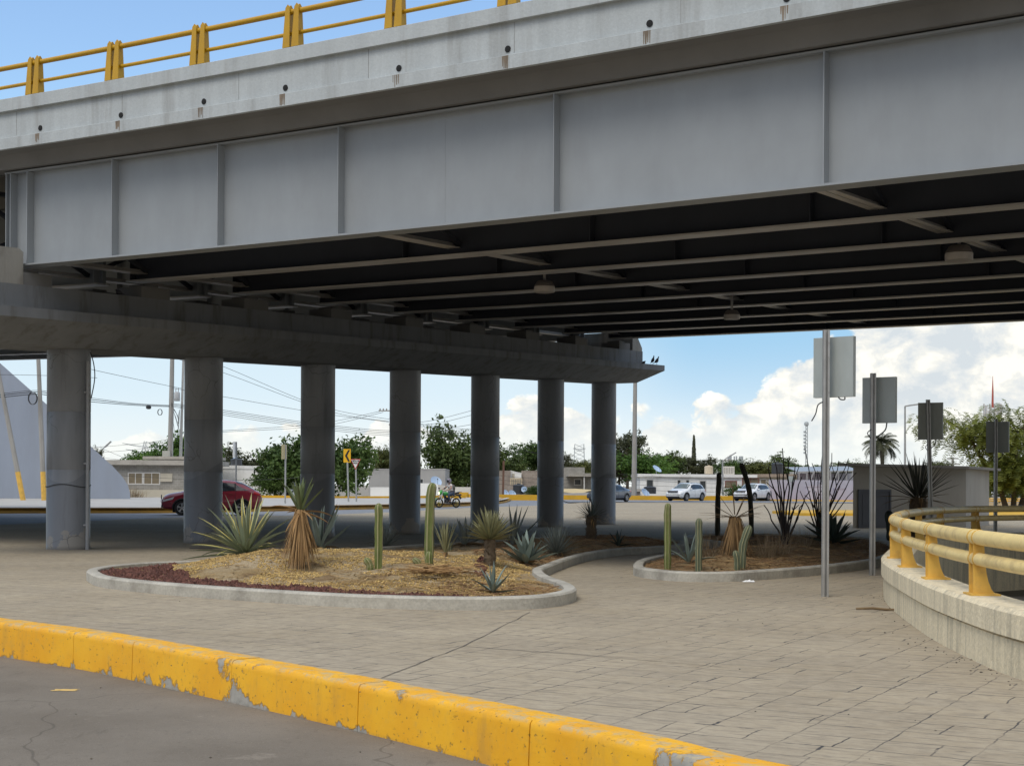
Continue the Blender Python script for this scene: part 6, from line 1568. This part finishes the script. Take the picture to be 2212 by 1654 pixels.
tree('tree', 'olive tree above the two roof coolers', 545, 622, 969, 1050, 162, M_LEAFM, CR[1], 6)
tree('bush', 'large broad leaved bush left of the third column, behind the narrow sign', 556, 690, 950, 1074, 130, M_LEAFD, CRL, 7, 1070, 'broad leaved bushes on the far pavement')
tree('bush', 'large broad leaved bush right of the third column, behind the road signs', 690, 812, 948, 1073, 130, M_LEAFD, CRL, 8, 1072, 'broad leaved bushes on the far pavement')
tree('bush', 'low broad leaved bush in front of the white house', 548, 640, 1010, 1074, 128, M_LEAFD, CRL, 28, 1072, 'broad leaved bushes on the far pavement')
tree('small_tree', 'pale green feathery tree behind the right broad leaved bush', 798, 856, 972, 1050, 170, M_LEAFY, CR[2], 9)
tree('tree', 'big dense dark tree behind the grey house and the motorcycle', 902, 1032, 925, 1066, 165, M_LEAFM, CR[0], 10, 1064)
tree('tree', 'second dense tree joining the big dark tree on its right', 985, 1090, 936, 1066, 170, M_LEAFM, CR[1], 11, 1064)
tree('tree', 'rounded dark tree behind the narrow white house', 1104, 1196, 960, 1040, 178, M_LEAFD, CR[2], 12)
tree('tree', 'lower leafy tree left of the rounded dark tree', 1066, 1135, 985, 1040, 172, M_LEAFM, CR[0], 13)
tree('small_tree', 'slim olive tree right of the sixth column', 1206, 1240, 976, 1040, 185, M_LEAFO, CRO, 14)
tree('tree', 'low hazy green tree left of the farthest column', 1228, 1290, 992, 1040, 190, M_LEAFY, CR[1], 15)
tree('tree', 'tall loose eucalyptus behind the tall lamp pole', 1306, 1404, 930, 1050, 175, M_LEAFO, CRO, 16, 1030)
tree('tree', 'dense olive lower half of foliage under the eucalyptus', 1300, 1376, 952, 1050, 178, M_LEAFO, CR[0], 17)
tree('tree', 'rounded bright green tree left of the long white house', 1338, 1446, 985, 1062, 162, M_LEAFB, CR[2], 18)
tree('tree', 'leafy tree behind the blue dish of the long white house', 1396, 1475, 976, 1040, 176, M_LEAFM, CR[1], 19)
tree('tree', 'dull green tree above the middle of the long white house', 1455, 1535, 984, 1040, 178, M_LEAFO, CRO, 20)
tree('tree', 'dull green tree left of the cream roof tank', 1500, 1550, 990, 1040, 180, M_LEAFO, CR[0], 21)
tree('tree', 'dark green tree behind the street lamp with a bent arm', 1548, 1612, 992, 1040, 176, M_LEAFD, CR[1], 22)
tree('tree', 'yellow green tree behind the bent dead cactus', 1606, 1690, 998, 1040, 176, M_LEAFY, CR[2], 23)
tree('tree', 'taller green tree behind the left ocotillo', 1660, 1728, 985, 1040, 200, M_LEAFM, CR[0], 24)
tree('tree', 'low dark tree behind the right ocotillo', 1700, 1762, 1004, 1045, 190, M_LEAFD, CR[1], 25)
tree('tree', 'low green tree above the steel canopy', 1752, 1812, 1000, 1045, 195, M_LEAFM, CRO, 26)
tree('tree', 'low green tree just left of the shed roof', 1800, 1870, 1000, 1045, 195, M_LEAFM, CR[2], 27)
tree('tree', 'small hazy tree peeping over the shed roof beside the leaning sign post', 1990, 2052, 992, 1045, 150, M_LEAFY, CRO, 29)
tree('ivy_bush', 'low ivy bush behind the ochre wall between the two white cars', 1566, 1634, 1048, 1082, 143, M_LEAFD, CRL, 30, 1080, 'bushes behind the ochre wall')
tree('ivy_bush', 'low ivy bush behind the ochre wall beside the round blue dish', 1136, 1180, 1049, 1075, 149, M_LEAFD, CRL, 31, 1074, 'bushes behind the ochre wall')
tree('tree', 'dense green tree at the far right behind the feathery tree', 2120, 2260, 985, 1078, 120, M_LEAFM, CR[0], 32, 1070)
tree('tree', 'dark green tree beyond the shed, left of the white pickup', 2060, 2150, 1010, 1078, 140, M_LEAFD, CR[1], 33, 1074)
# cypress
random.seed(4); f = at(1370, 1030, 178); o = thing('cypress', 'thin dark spire of a cypress above the long white house', 'tree', at(1391 - 0, 1030, 178), None, 'trees beyond the houses')
o.location = at(1412 - 0, 1030, 178); o.location = at((2400 + 1378 / 3.675) / 1.8517, 1030, 178); ORG[o.name] = o.location.copy(); f = o.location.copy(); hgt = at(1498, 940, 178).z - f.z; b = MB()
for i in range(900):
    t = random.random(); rr = .38 * (1 - t) ** .7 * random.uniform(.5, 1.05) + .05; a = random.uniform(0, 6.3); p = f + Vector((math.cos(a) * rr, math.sin(a) * rr, hgt * t)); n = Vector((math.cos(a), math.sin(a), .5)).normalized(); x = n.orthogonal().normalized(); y = n.cross(x); l = .16
    b.add([p - y * l, p + x * l * .5, p + y * l, p - x * l * .5], [(0, 1, 2, 3)])
b.build('crown', M_LEAFO, o, smooth=0); b = MB(); b.tube([f, f + Vector((0, 0, hgt * .8))], [.15, .03], 6); b.build('trunk', M_BARKT, o)
# palm
f = at(1903, 1060, 150); top = at(1904, 960, 150); pm = thing('palm_tree', 'palm tree with arching fronds rising behind the shed', 'palm tree', f, None); b = MB()
b.tube([f, f.lerp(top, .5) + Vector((.15, 0, 0)), top], [.26, .2, .2], 10); b.build('trunk', M_BARKT, pm)
random.seed(14); b = MB()
for i in range(54):
    az = i * 2.39996; el = random.uniform(-.35, 1.35); L_ = random.uniform(1.9, 2.6); h = Vector((math.cos(az), math.sin(az), 0)); sd = Vector((-math.sin(az), math.cos(az), 0)); p = top.copy(); n = 16
    for k in range(n):
        t = k / n; e = el - 1.6 * t; d = h * math.cos(e) + Vector((0, 0, math.sin(e))); q = p + d * (L_ / n); b.beam(p, q, .03, .03)
        if k > 2:
            ll = .52 * math.sin(math.pi * (.12 + .8 * t)) + .1
            for s_ in (-1, 1):
                tipv = p + (sd * s_ * .72 + d * .55 + Vector((0, 0, -.42))) * ll; w = d * .05; b.add([p - w, p + w, tipv + w * .2, tipv - w * .2], [(0, 1, 2, 3)])
        p = q
b.build('fronds', leaf_mat('palm_fronds', (.045, .055, .03), (.14, .14, .075), .8), pm, smooth=0)
# feathery tree at the right edge
wf = Vector((0, 0, 0)); f = gp(2190, 1109, -.02); wt_o = thing('feathery_tree', 'feathery yellow green tree with drooping branches at the right edge', 'tree', f, None)
random.seed(33); b = MB(); ends = []
for k in range(3):
    a0 = f + Vector((.3 * (k - 1), .1 * k, -.1)); m1 = a0 + Vector(((k - 1) * .5, random.uniform(-.3, .3), 1.7)); m2 = m1 + Vector(((k - 1) * 1.0, random.uniform(-.5, .5), 1.5)); e = m2 + Vector(((k - 1) * .6, 0, 1.2))
    b.tube([a0, m1, m2, e], [.17, .13, .09, .04], 8)
    for j in range(13):
        s = (m1, m2, e)[j % 3]; az = random.uniform(0, 6.3); q = s + Vector((math.cos(az) * random.uniform(.8, 2.4), math.sin(az) * random.uniform(.8, 2.2), random.uniform(-.2, 1.3))); mid = s.lerp(q, .5) + Vector((0, 0, .35)); b.tube([s, mid, q], [.05, .03, .012], 5); ends += [q, mid, s.lerp(q, .75) + Vector((0, 0, .2))]
b.build('trunk', M_BARKT, wt_o, smooth=60)
b = MB()
for e in ends:
    for j in range(20):
        p = e + Vector((random.gauss(0, .5), random.gauss(0, .42), random.gauss(.1, .28))); az = random.uniform(0, 6.3); d = Vector((math.cos(az) * .55, math.sin(az) * .55, random.uniform(-.2, .5))); L_ = random.uniform(.5, 1.2); n = 9
        for k in range(n):
            d = (d + Vector((0, 0, -.17))).normalized(); p = p + d * L_ / n; s_ = d.cross(Vector((0, 0, 1))); s_ = s_.normalized() if s_.length > .01 else Vector((1, 0, 0))
            for sg in (-1, 1):
                tp = p + s_ * sg * random.uniform(.09, .18) + d * .04 + Vector((0, 0, random.uniform(-.06, .03))); w = d * .026; b.add([p - w, p + w, tp + w * .6, tp - w * .6], [(0, 1, 2, 3)])
b.build('crown', M_LEAFW, wt_o, smooth=0)
# weeds by the block house
random.seed(77)
for x, y, lab in ((268, 1071, 'dry weed tuft against the abutment end'), (292, 1071.5, 'green grey weed tuft before the block house')):
    p = at(x, y, 121); p.z = .2; b = MB()
    for i in range(90): blade(b, p + Vector((random.gauss(0, .45), random.gauss(0, .2), 0)), random.uniform(0, 6.3), random.uniform(.6, 1.5), random.uniform(.4, 1.3), .03, random.uniform(.2, .8), 3)
    tag(b.build('weed_tuft', M_GRASSD, smooth=0), lab, 'weeds')

# ================================================================== POLES, LAMPS, MASTS, WIRES
def pole_leaning(lab, fx, fy, tx, ty, Y, w0, w1, yel):
    f = at(fx, fy, Y); t = at(tx, ty, Y); d = t - f; t = f + d * 1.35; o = thing('utility_pole', lab, 'utility pole', f, None, 'concrete utility poles'); b = MB(); q = f + d * yel
    b.tube([f, q], [w0, w0 * .97], 8); b.build('painted_base', M_YPOST, o, smooth=20)
    b = MB(); b.tube([q, t], [w0 * .955, w1], 8); b.build('shaft', M_POLE, o, smooth=20); return o, f, t
pole_leaning('strongly leaning concrete pole with a yellow base at the left edge', 51, 1086, -4, 800, 97, .185, .11, .235)
pole_leaning('slightly leaning concrete pole with a yellow base left of the first column', 95.5, 1086, 83, 779, 97, .185, .12, .22)
po, pf, ptop = pole_leaning('concrete pole with a transformer and a meter box left of the second column', 366, 1076, 372, 777, 140, .30, .17, .16)
b = MB(); c = at(382.5, 866, 139.8); b.lathe(c, [(.26, 0), (.28, .03), (.28, .78), (.25, .84), (.05, .9)], 16)
for dx in (-.12, .12): b.lathe(c + Vector((dx, 0, .85)), [(.03, 0), (.05, .12), (.03, .16), (.05, .22), (.03, .28), (.045, .34), (.02, .42)], 8)
b.build('transformer', mat('transformer_paint', (.45, .46, .46), .5, .1), po)
b = MB(); b.box(at(359.5, 984.5, 139.6), (.72, .4, 1.0)); b.build('meter_box', mat('meter_box_paint', (.45, .44, .38), .6, .1), po)
b = MB(); b.tube([at(375, 860, 139.7), at(371, 1050, 139.7)], .05, 6); b.build('conduit', M_GALV, po)
b = MB()
for k in range(7): b.tube(catmull([at(374, 880 + k, 139.7), at(380 + 2 * (k % 4), 890 + 4 * k, 139.6), at(384 + k % 3, 900 + 5 * k, 139.6), at(388, 884 + k, 139.6)], 5), .015, 4)
b.tube(catmull([at(374, 910, 139.6), at(380, 945, 139.6), at(384, 940, 139.6), at(386, 905, 139.6)], 6), .018, 4); b.build('loose_wires', M_CABLE, po)
b = MB(); b.tube([at(388, 1066, 141), at(397, 740, 141)], [.17, .10], 8); tag(b.build('slim_pole', mat('pale_steel_pole', (.46, .45, .42), .6, .1)), 'slim pale tapered pole touching the left side of the second column', 'pole')
pe, pef, pet = pole_leaning('concrete pole hidden behind the fourth column, its crossarm showing', 848, 1076, 848, 880, 148, .2, .14, .2)
b = MB(); b.beam(at(818, 887, 148), at(866, 887, 148), .12, .12)
for x in (821, 828, 835): b.lathe(at(x, 886, 148), [(.05, 0), (.08, .1), (.04, .2)], 8)
b.build('crossarm', M_POLE, pe)
pole_leaning('concrete pole hidden behind the fifth column', 1050, 1076, 1050, 900, 156, .2, .14, .2)
b = MB(); b.tube([at(369, 1070, 139), at(369, 1071, 139)], .02, 4)
CBG = 'overhead cables between the poles'
def cable(lab, pts, Y, r=.02):
    Y = Y if isinstance(Y, (list, tuple)) else [Y] * len(pts)
    b = MB(); b.tube(catmull([at(x, y, yy) for (x, y), yy in zip(pts, Y)], 6), r, 5); return tag(b.build('overhead_cable', M_CABLE, smooth=60), lab, 'cable', CBG)
cable('single cable at the top between the leaning poles at the left', [(-60, 808.5), (0, 809), (104, 811), (210, 816)], 96, .014)
cable('cable slanting from the first column gap down to the transformer pole', [(150, 785), (203, 799), (300, 820), (393, 839)], [110, 118, 130, 139])
for k, (dy, lab) in enumerate(((0, 'upper strand of the slack cable bundle reaching the transformer pole'), (3.5, 'middle strand of the slack cable bundle reaching the transformer pole'), (8, 'lower strand of the slack cable bundle reaching the transformer pole'))):
    cable(lab, [(-60, 852 + dy), (0, 850 + dy), (83, 843 + dy), (130, 852 + dy), (202, 860 + dy), (290, 871 + dy * .5), (366, 875 + dy * .4)], [97, 97, 97, 105, 115, 128, 139.5], .028 if k else .018)
for k, lab in enumerate(('top strand of the cable bundle right of the transformer pole', 'second strand of the cable bundle right of the transformer pole', 'third strand of the cable bundle right of the transformer pole', 'lowest strand of the cable bundle right of the transformer pole')):
    dy = (0, 3.5, 7, 11)[k]; cable(lab, [(370, 871 + dy * .6), (486, 886 + dy), (646, 910 + dy), (740, 921 + dy), (848, 930 + dy), (1050, 930 + dy * 1.3)], [139.7, 141, 144, 146, 148, 156], .022)
cable('upper of two steep cables between the second and fourth columns', [(300, 735), (372, 755), (486, 793), (646, 861), (740, 889), (840, 905)], [138, 139, 141, 144, 146, 148])
cable('lower of two steep cables between the second and fourth columns', [(300, 752), (372, 772), (486, 806), (646, 866), (740, 895), (840, 910)], [138, 139, 141, 144, 146, 148])
cable('single cable between the steep pair and the bundle', [(372, 838), (485, 857), (646, 885), (725, 897), (840, 911)], [139.5, 141, 144, 146, 148])
cable('faint upper cable rising from the second column to the crossarm', [(380, 934), (486, 929.5), (646, 919), (725, 909), (821, 888)], [150, 150, 150, 150, 148])
cable('faint lower cable rising from the second column to the crossarm', [(380, 937), (486, 932.5), (646, 924), (725, 915), (828, 890)], [150, 150, 150, 150, 148])
cable('topmost cable between the fourth and fifth columns', [(840, 917), (912, 911), (960, 902), (1050, 878)], [148, 150, 152, 156])
cable('second cable between the fourth and fifth columns', [(840, 918), (912, 917), (960, 911), (1050, 888)], [148, 150, 152, 156])
cable('sagging cable between the fourth and fifth columns', [(840, 904), (912, 916), (965, 923), (1015, 917), (1050, 906)], [148, 150, 152, 154, 156])
cable('nearly level cable between the fourth and fifth columns', [(840, 916), (912, 921), (1015, 927), (1050, 928)], [148, 150, 154, 156])
cable('cable slanting down right of the fifth column', [(1050, 958), (1081, 966), (1130, 973), (1190, 985)], [156, 157, 158, 160])
for k in range(4): cable(('first', 'second', 'third', 'lowest')[k] + ' of four slack wires crossing in front of the long white house', [(1340, 1024 + 10 * k), (1440, 1030 + 10 * k), (1540, 1035 + 9 * k), (1660, 1036 + 8 * k)], 145, .014)
for k in range(3): cable(('upper', 'middle', 'lower')[k] + ' of three wires crossing before the stone and white houses', [(1050, 1024 + 9 * k), (1100, 1029 + 9 * k), (1165, 1034 + 9 * k), (1230, 1036 + 8 * k)], 146, .014)
cable('wire crossing low before the block house and the plain white house', [(220, 1024), (330, 1031), (450, 1036), (560, 1036), (660, 1030)], 119, .014)
for k in range(4): cable(('topmost', 'second', 'third', 'lowest')[k] + ' of the far thin wires above the block house', ([(190, 967), (300, 958), (366, 949)], [(200, 978), (300, 970), (366, 956)], [(203, 986), (290, 995), (420, 1000)], [(215, 966), (260, 985), (310, 1004)])[k], 170, .018)
for k in range(2): cable(('upper', 'lower')[k] + ' of two far wires running left from the far crossarm pole', [(1480, 996 + 3 * k), (1540, 994 + 3 * k), (1577, 992 + 3 * k)], 200, .03)
for n_, (lab, Yq, rq, xq, yq) in enumerate((('coil of spare cable hanging at the leaning pole', 96.5, 16, 70, 860), ('coil of spare cable hanging beside the transformer pole', 139.5, 8, 345, 890))):
    c = at(xq, yq, Yq); r = rq * Yq / FOC * .72; b = MB()
    for k in range(3): b.tube([c + Vector((math.cos(q) * r * .8 + .02 * k, .02 * k, math.sin(q) * r * 1.15)) for q in frange(0, 2 * math.pi, 24)], .02, 5)
    tag(b.build('cable_coil', M_CABLE, smooth=60), lab, 'cable coil')
b = MB(); c = at(321, 879, 139); b.lathe(c, [(.1, -.2), (.24, -.14), (.26, .1), (.1, .2)], 12); tag(b.build('splice_box', M_CABLE), 'dark round splice box hanging on the cable bundle left of the transformer pole', 'splice box')
def street_lamp(lab, x, ytop, ybase, Y, tipx, tipy, r=.09, bend=True):
    f = at(x, ybase, Y); t = at(x, ytop, Y); e = at(tipx, tipy, Y); o = thing('street_lamp', lab, 'street lamp', f, None, 'street lamps'); b = MB(); b.tube([f, t], [r, r * .65], 10); b.build('pole', M_GALV, o, smooth=50)
    b = MB(); b.tube([t, t.lerp(e, .6) + Vector((0, 0, .08 if bend else .0)), e.lerp(t, .25)], [r * .6, r * .5, r * .45], 8); b.build('arm', M_GALV, o, smooth=50)
    d = (e - t).normalized(); b = MB(); b.beam(e - d * .75, e, .22, .10); b.build('lamp_head', mat('lamp_head_grey', (.30, .30, .30), .5, .1), o); return o
street_lamp('street lamp with a short arm rising behind the shed', 1955, 877, 1060, 110, 1984, 873, .10, False)
street_lamp('street lamp with a long bent arm before the long white house', 1561, 995, 1068, 146, 1590, 977, .11)
street_lamp('street lamp behind the abutment edge, its arm pointing right', 219, 973, 1070, 128, 240, 953, .09)
o = thing('tall_lamp_pole', 'very tall pale lamp pole just right of the cap beam tip', 'lamp pole', at(1369.5, 1074, 144)); b = MB(); b.tube([at(1369.5, 1074, 144), at(1374, 640, 144)], [.27, .14], 12); b.build('shaft', M_POLE, o, smooth=60); b = MB(); q = at(1374, 640, 144); b.box(q + Vector((0, 0, .1)), (2.2, .4, .2)); b.build('lamp_head', M_GALV, o)
o = thing('utility_pole', 'far utility pole with a crossarm right of the bent street lamp', 'utility pole', at(1576, 1040, 200), None, 'concrete utility poles'); b = MB(); b.tube([at(1576, 1040, 200), at(1576, 991, 200)], [.2, .14], 8); b.build('shaft', M_POLE, o); b = MB(); b.beam(at(1560, 995, 200), at(1588, 994, 200), .14, .14); b.build('crossarm', M_POLE, o)
o = thing('utility_pole', 'utility pole with a double crossarm peeping over the shed roof', 'utility pole', at(2058, 1050, 160), None, 'concrete utility poles'); b = MB(); b.tube([at(2058, 1050, 160), at(2058, 987, 160)], [.2, .14], 8); b.build('shaft', M_POLE, o); b = MB()
for y, w in ((990, 12), (1002, 14)): b.beam(at(2058 - w, y, 160), at(2058 + w, y, 160), .14, .14)
b.build('crossarm', M_POLE, o)
def lattice(name, lab, cat, x, ytop, ybase, Y, w0, w1, m, n=9, arms=()):
    f = at(x, ybase, Y); t = at(x, ytop, Y); o = thing(name, lab, cat, f); b = MB(); hh = t.z - f.z; r = .035 * Y / 150 * (.5 if name == 'radio_mast' else .8)
    def cpt(k, i): q = k / n; w = w0 + (w1 - w0) * q; return f + Vector((((-1, 1, 1, -1)[i % 4]) * w, ((-1, -1, 1, 1)[i % 4]) * w, hh * q))
    for i in range(4):
        for k in range(n):
            b.tube([cpt(k, i), cpt(k + 1, i)], r, 4); b.tube([cpt(k, i), cpt(k + 1, i + 1)], r * .7, 4); b.tube([cpt(k, i + 1), cpt(k + 1, i)], r * .7, 4)
    b.build('lattice', m, o, smooth=0)
    if arms:
        b = MB()
        for z, w in arms:
            for s_ in (-1, 1): b.tube([f + Vector((0, 0, hh * z)), f + Vector((s_ * w, 0, hh * z + w * .15))], r * 1.6, 4); b.tube([f + Vector((0, 0, hh * (z - .06))), f + Vector((s_ * w, 0, hh * z + w * .15))], r, 4)
        b.build('crossarms', m, o, smooth=0)
    return o, f, t
M_FARST = mat('far_steel', (.40, .43, .44), .6, .1); 
lattice('pylon', 'lattice pylon between the sixth and seventh columns', 'pylon', 1251, 959, 1040, 420, 1.7, 1.3, M_FARST, 9, ((.86, 1.8),))
for s_ in (-1, 1):
    pass
lattice('pylon', 'faint lattice pylon behind the bright green tree at the left', 'pylon', 324, 953, 1020, 420, 3.0, 1.4, M_FARST, 7, ((.80, 8), (.62, 7)))
o, f, t = lattice('radio_mast', 'thin guyed radio mast with small drum antennas above the ocotillos', 'mast', 1742, 915, 1040, 380, .28, .22, M_FARST, 16)
b = MB(); b.lathe(t, [(.1, -.6), (.55, -.4), (.62, 0), (.5, .4), (.1, .6)], 14); b.build('top_drum', M_FARST, o)
for k in range(7):
    b = MB(); b.lathe(f.lerp(t, .5 + .06 * k) + Vector((-.5, 0, 0)), [(.1, -.3), (.28, -.2), (.28, .2), (.1, .3)], 10); b.build('drum_antenna', M_FARST, o)
o, f, t = lattice('cell_tower', 'cell tower with a red spire rising behind the feathery tree', 'mast', 2144, 880, 1060, 330, .8, .7, mat('white_steel', (.6, .58, .56), .6, .1), 12)
b = MB(); b.tube([t, at(2144.5, 846, 330), at(2144.5, 812, 330)], [.28, .2, .04], 8); b.build('spire', mat('red_spire', (.42, .09, .06), .6, .1), o)
b = MB()
for k in range(12):
    q = t + Vector((math.cos(k * .524) * 1.9, math.sin(k * .524) * 1.9, random.uniform(-.5, .5) - .8)); b.box(q, (.3, .3, 3.0)); b.beam(q, t + Vector((0, 0, -1)), .1, .1)
b.build('panel_antennas', mat('white_steel', (.6, .58, .56)), o)
o, f, t = lattice('cell_tower', 'tiny distant cell tower beside the far crossarm pole', 'mast', 1588.5, 992, 1040, 450, .6, .5, M_FARST, 8); b = MB()
for k in range(8):
    q = t + Vector((math.cos(k * .785) * 2.2, math.sin(k * .785) * 2.2, -.6)); b.box(q, (.4, .4, 3.2)); b.beam(q, t + Vector((0, 0, -1)), .12, .12)
b.build('panel_antennas', M_FARST, o)

# ------------------------------------------------------------------ road signs on the far pavement
def letters(txt, size, m, parent, M, name='lettering'):
    cu = bpy.data.curves.new('t', 'FONT'); cu.body = txt; cu.size = size; cu.align_x = 'CENTER'; cu.align_y = 'CENTER'; cu.extrude = .003; cu.offset = .006
    ob = bpy.data.objects.new('t', cu); COL.objects.link(ob); dg = bpy.context.evaluated_depsgraph_get(); me = bpy.data.meshes.new_from_object(ob.evaluated_get(dg)); bpy.data.objects.remove(ob)
    me.transform(M); me.materials.clear(); me.materials.append(m); o = bpy.data.objects.new(name, me); COL.objects.link(o); o.parent = parent; ORG[o.name] = ORG[parent.name]; return o
M_SIGNY = mat('sign_yellow', (.76, .42, .01), .5, .04); M_SIGNBK = mat('sign_black', (.015, .015, .015), .6, .05); M_SIGNW = mat('sign_white', (.72, .72, .70), .5, .04); M_SIGNR = mat('sign_red', (.42, .02, .03), .5, .05)
Yg = 97.0; sc = Yg / FOC
f = at(752.8, 1085, Yg); f.z = .2; o = thing('road_sign', 'yellow road sign with a black chevron pointing left', 'road sign', f); b = MB(); top = at(749.5, 985, Yg); b.tube([f, Vector((top.x, top.y + .05, top.z + .35))], .055, 8); b.build('pole', M_GALV, o, smooth=60)
c = at(749.8, 984, Yg); w, h = 15.5 * sc, 29 * sc; b = MB(); b.box(c, (w, .03, h)); bd = b.build('sign_board', M_SIGNY, o, smooth=0)
b = MB(); q = c + Vector((0, -.02, 0)); cw, t_ = w * .62, w * .34; b.prism([q + Vector((x * w, 0, z * h)) for x, z in ((.14, .43), (.40, .43), (.02, 0), (.40, -.43), (.14, -.43), (-.30, 0))], (0, .008, 0)); b.build('chevron', M_SIGNBK, bd, smooth=0)
f = at(770, 1084, Yg + 1.5); f.z = .2; o = thing('road_sign', 'red and white triangular road sign with lettering, beside the chevron sign', 'road sign', f); b = MB(); top = at(768, 1000, Yg + 1.5); b.tube([f, top + Vector((0, .05, .3))], .055, 8); b.build('pole', M_GALV, o, smooth=60)
c = at(767.8, 1001, Yg + 1.4); w, h = 23 * sc, 24 * sc
def tri(k, dy): return [c + Vector((-w / 2 * k, dy, h * .42 * k + h * .07 * (1 - k))), c + Vector((w / 2 * k, dy, h * .42 * k + h * .07 * (1 - k))), c + Vector((0, dy, -h * .55 * k + h * .07 * (1 - k)))]
b = MB(); b.prism(tri(1, 0), (0, .03, 0)); bd = b.build('sign_board', M_SIGNR, o, smooth=0); b = MB(); b.prism(tri(.80, -.006), (0, .005, 0)); fc = b.build('white_face', M_SIGNW, bd, smooth=0)
rel = c - ORG[o.name]
for txt, dz, sz in (('CEDA EL', .24, .135), ('PASO', .04, .15)): letters(txt, sz, M_SIGNBK, bd, Matrix.Translation(rel + Vector((0, -.010, h * dz))) @ Matrix.Rotation(R(90), 4, 'X'))
def edge_sign(lab, x, y0, y1, yb, Y, m, ang):
    f = at(x, yb, Y); c = at(x - 1, (y0 + y1) / 2, Y); h = (y1 - y0) * Y / FOC; o = thing('narrow_sign', lab, 'road sign', f, None, 'narrow signs seen edge on'); b = MB(); b.tube([f, Vector((f.x, f.y + .04, c.z + h * .5))], .05, 8); b.build('pole', mat('dark_sign_pole', (.12, .13, .14), .6, .1) if 'dark' in lab else M_GALV, o, smooth=60)
    b = MB(); b.box(None, (.62, .04, h), mat=Matrix.Translation(c + Vector((-.02, -.06, 0))) @ Matrix.Rotation(ang, 4, 'Z')); b.build('sign_board', m, o, smooth=0); return o
edge_sign('narrow edge-on sign on a dark pole behind the red car roof', 509.5, 954, 988, 1086, 100, M_SIGNW, R(77))
edge_sign('narrow edge-on pale yellow sign left of the third column', 616, 960, 991.5, 1092, 88, mat('pale_sign_yellow', (.52, .44, .24), .6, .1), R(72))
edge_sign('small grey sign board seen from behind beside the right white car', 1710 - 1, 1028, 1040, 1086, 128, M_SIGNBACK, R(10))['label'] = 'small grey sign board on a thin pole before the right white car'
# guard rail and low wall far right
b = MB(); P = [gp(x, y) for x, y in ((2085, 1098), (2140, 1099), (2230, 1101))]; b.loft([[Vector((p.x, p.y, 0)), Vector((p.x, p.y, .45)), Vector((p.x, p.y + .3, .45)), Vector((p.x, p.y + .3, 0))] for p in P], True)
tag(b.build('low_wall', mat('warm_low_wall', (.50, .38, .22), .85, .1, 1)), 'low warm beige wall far behind at the right edge', 'wall')
o = thing('far_railing', 'far yellow guard railing at the right edge, before the white pickup', 'railing', gp(2160, 1088)); b = MB(); Yf = 100
for y in (1076.5, 1081): b.tube([at(2070, y, Yf), at(2250, y + 1.2, Yf)], .05, 6)
b.build('bar', M_YPOST, o); 
for k in range(9):
    b = MB(); x = 2075 + 20 * k; b.beam(at(x, 1075.5, Yf), at(x, 1089, Yf), .09, .09); b.build('post', M_YPOST, o)
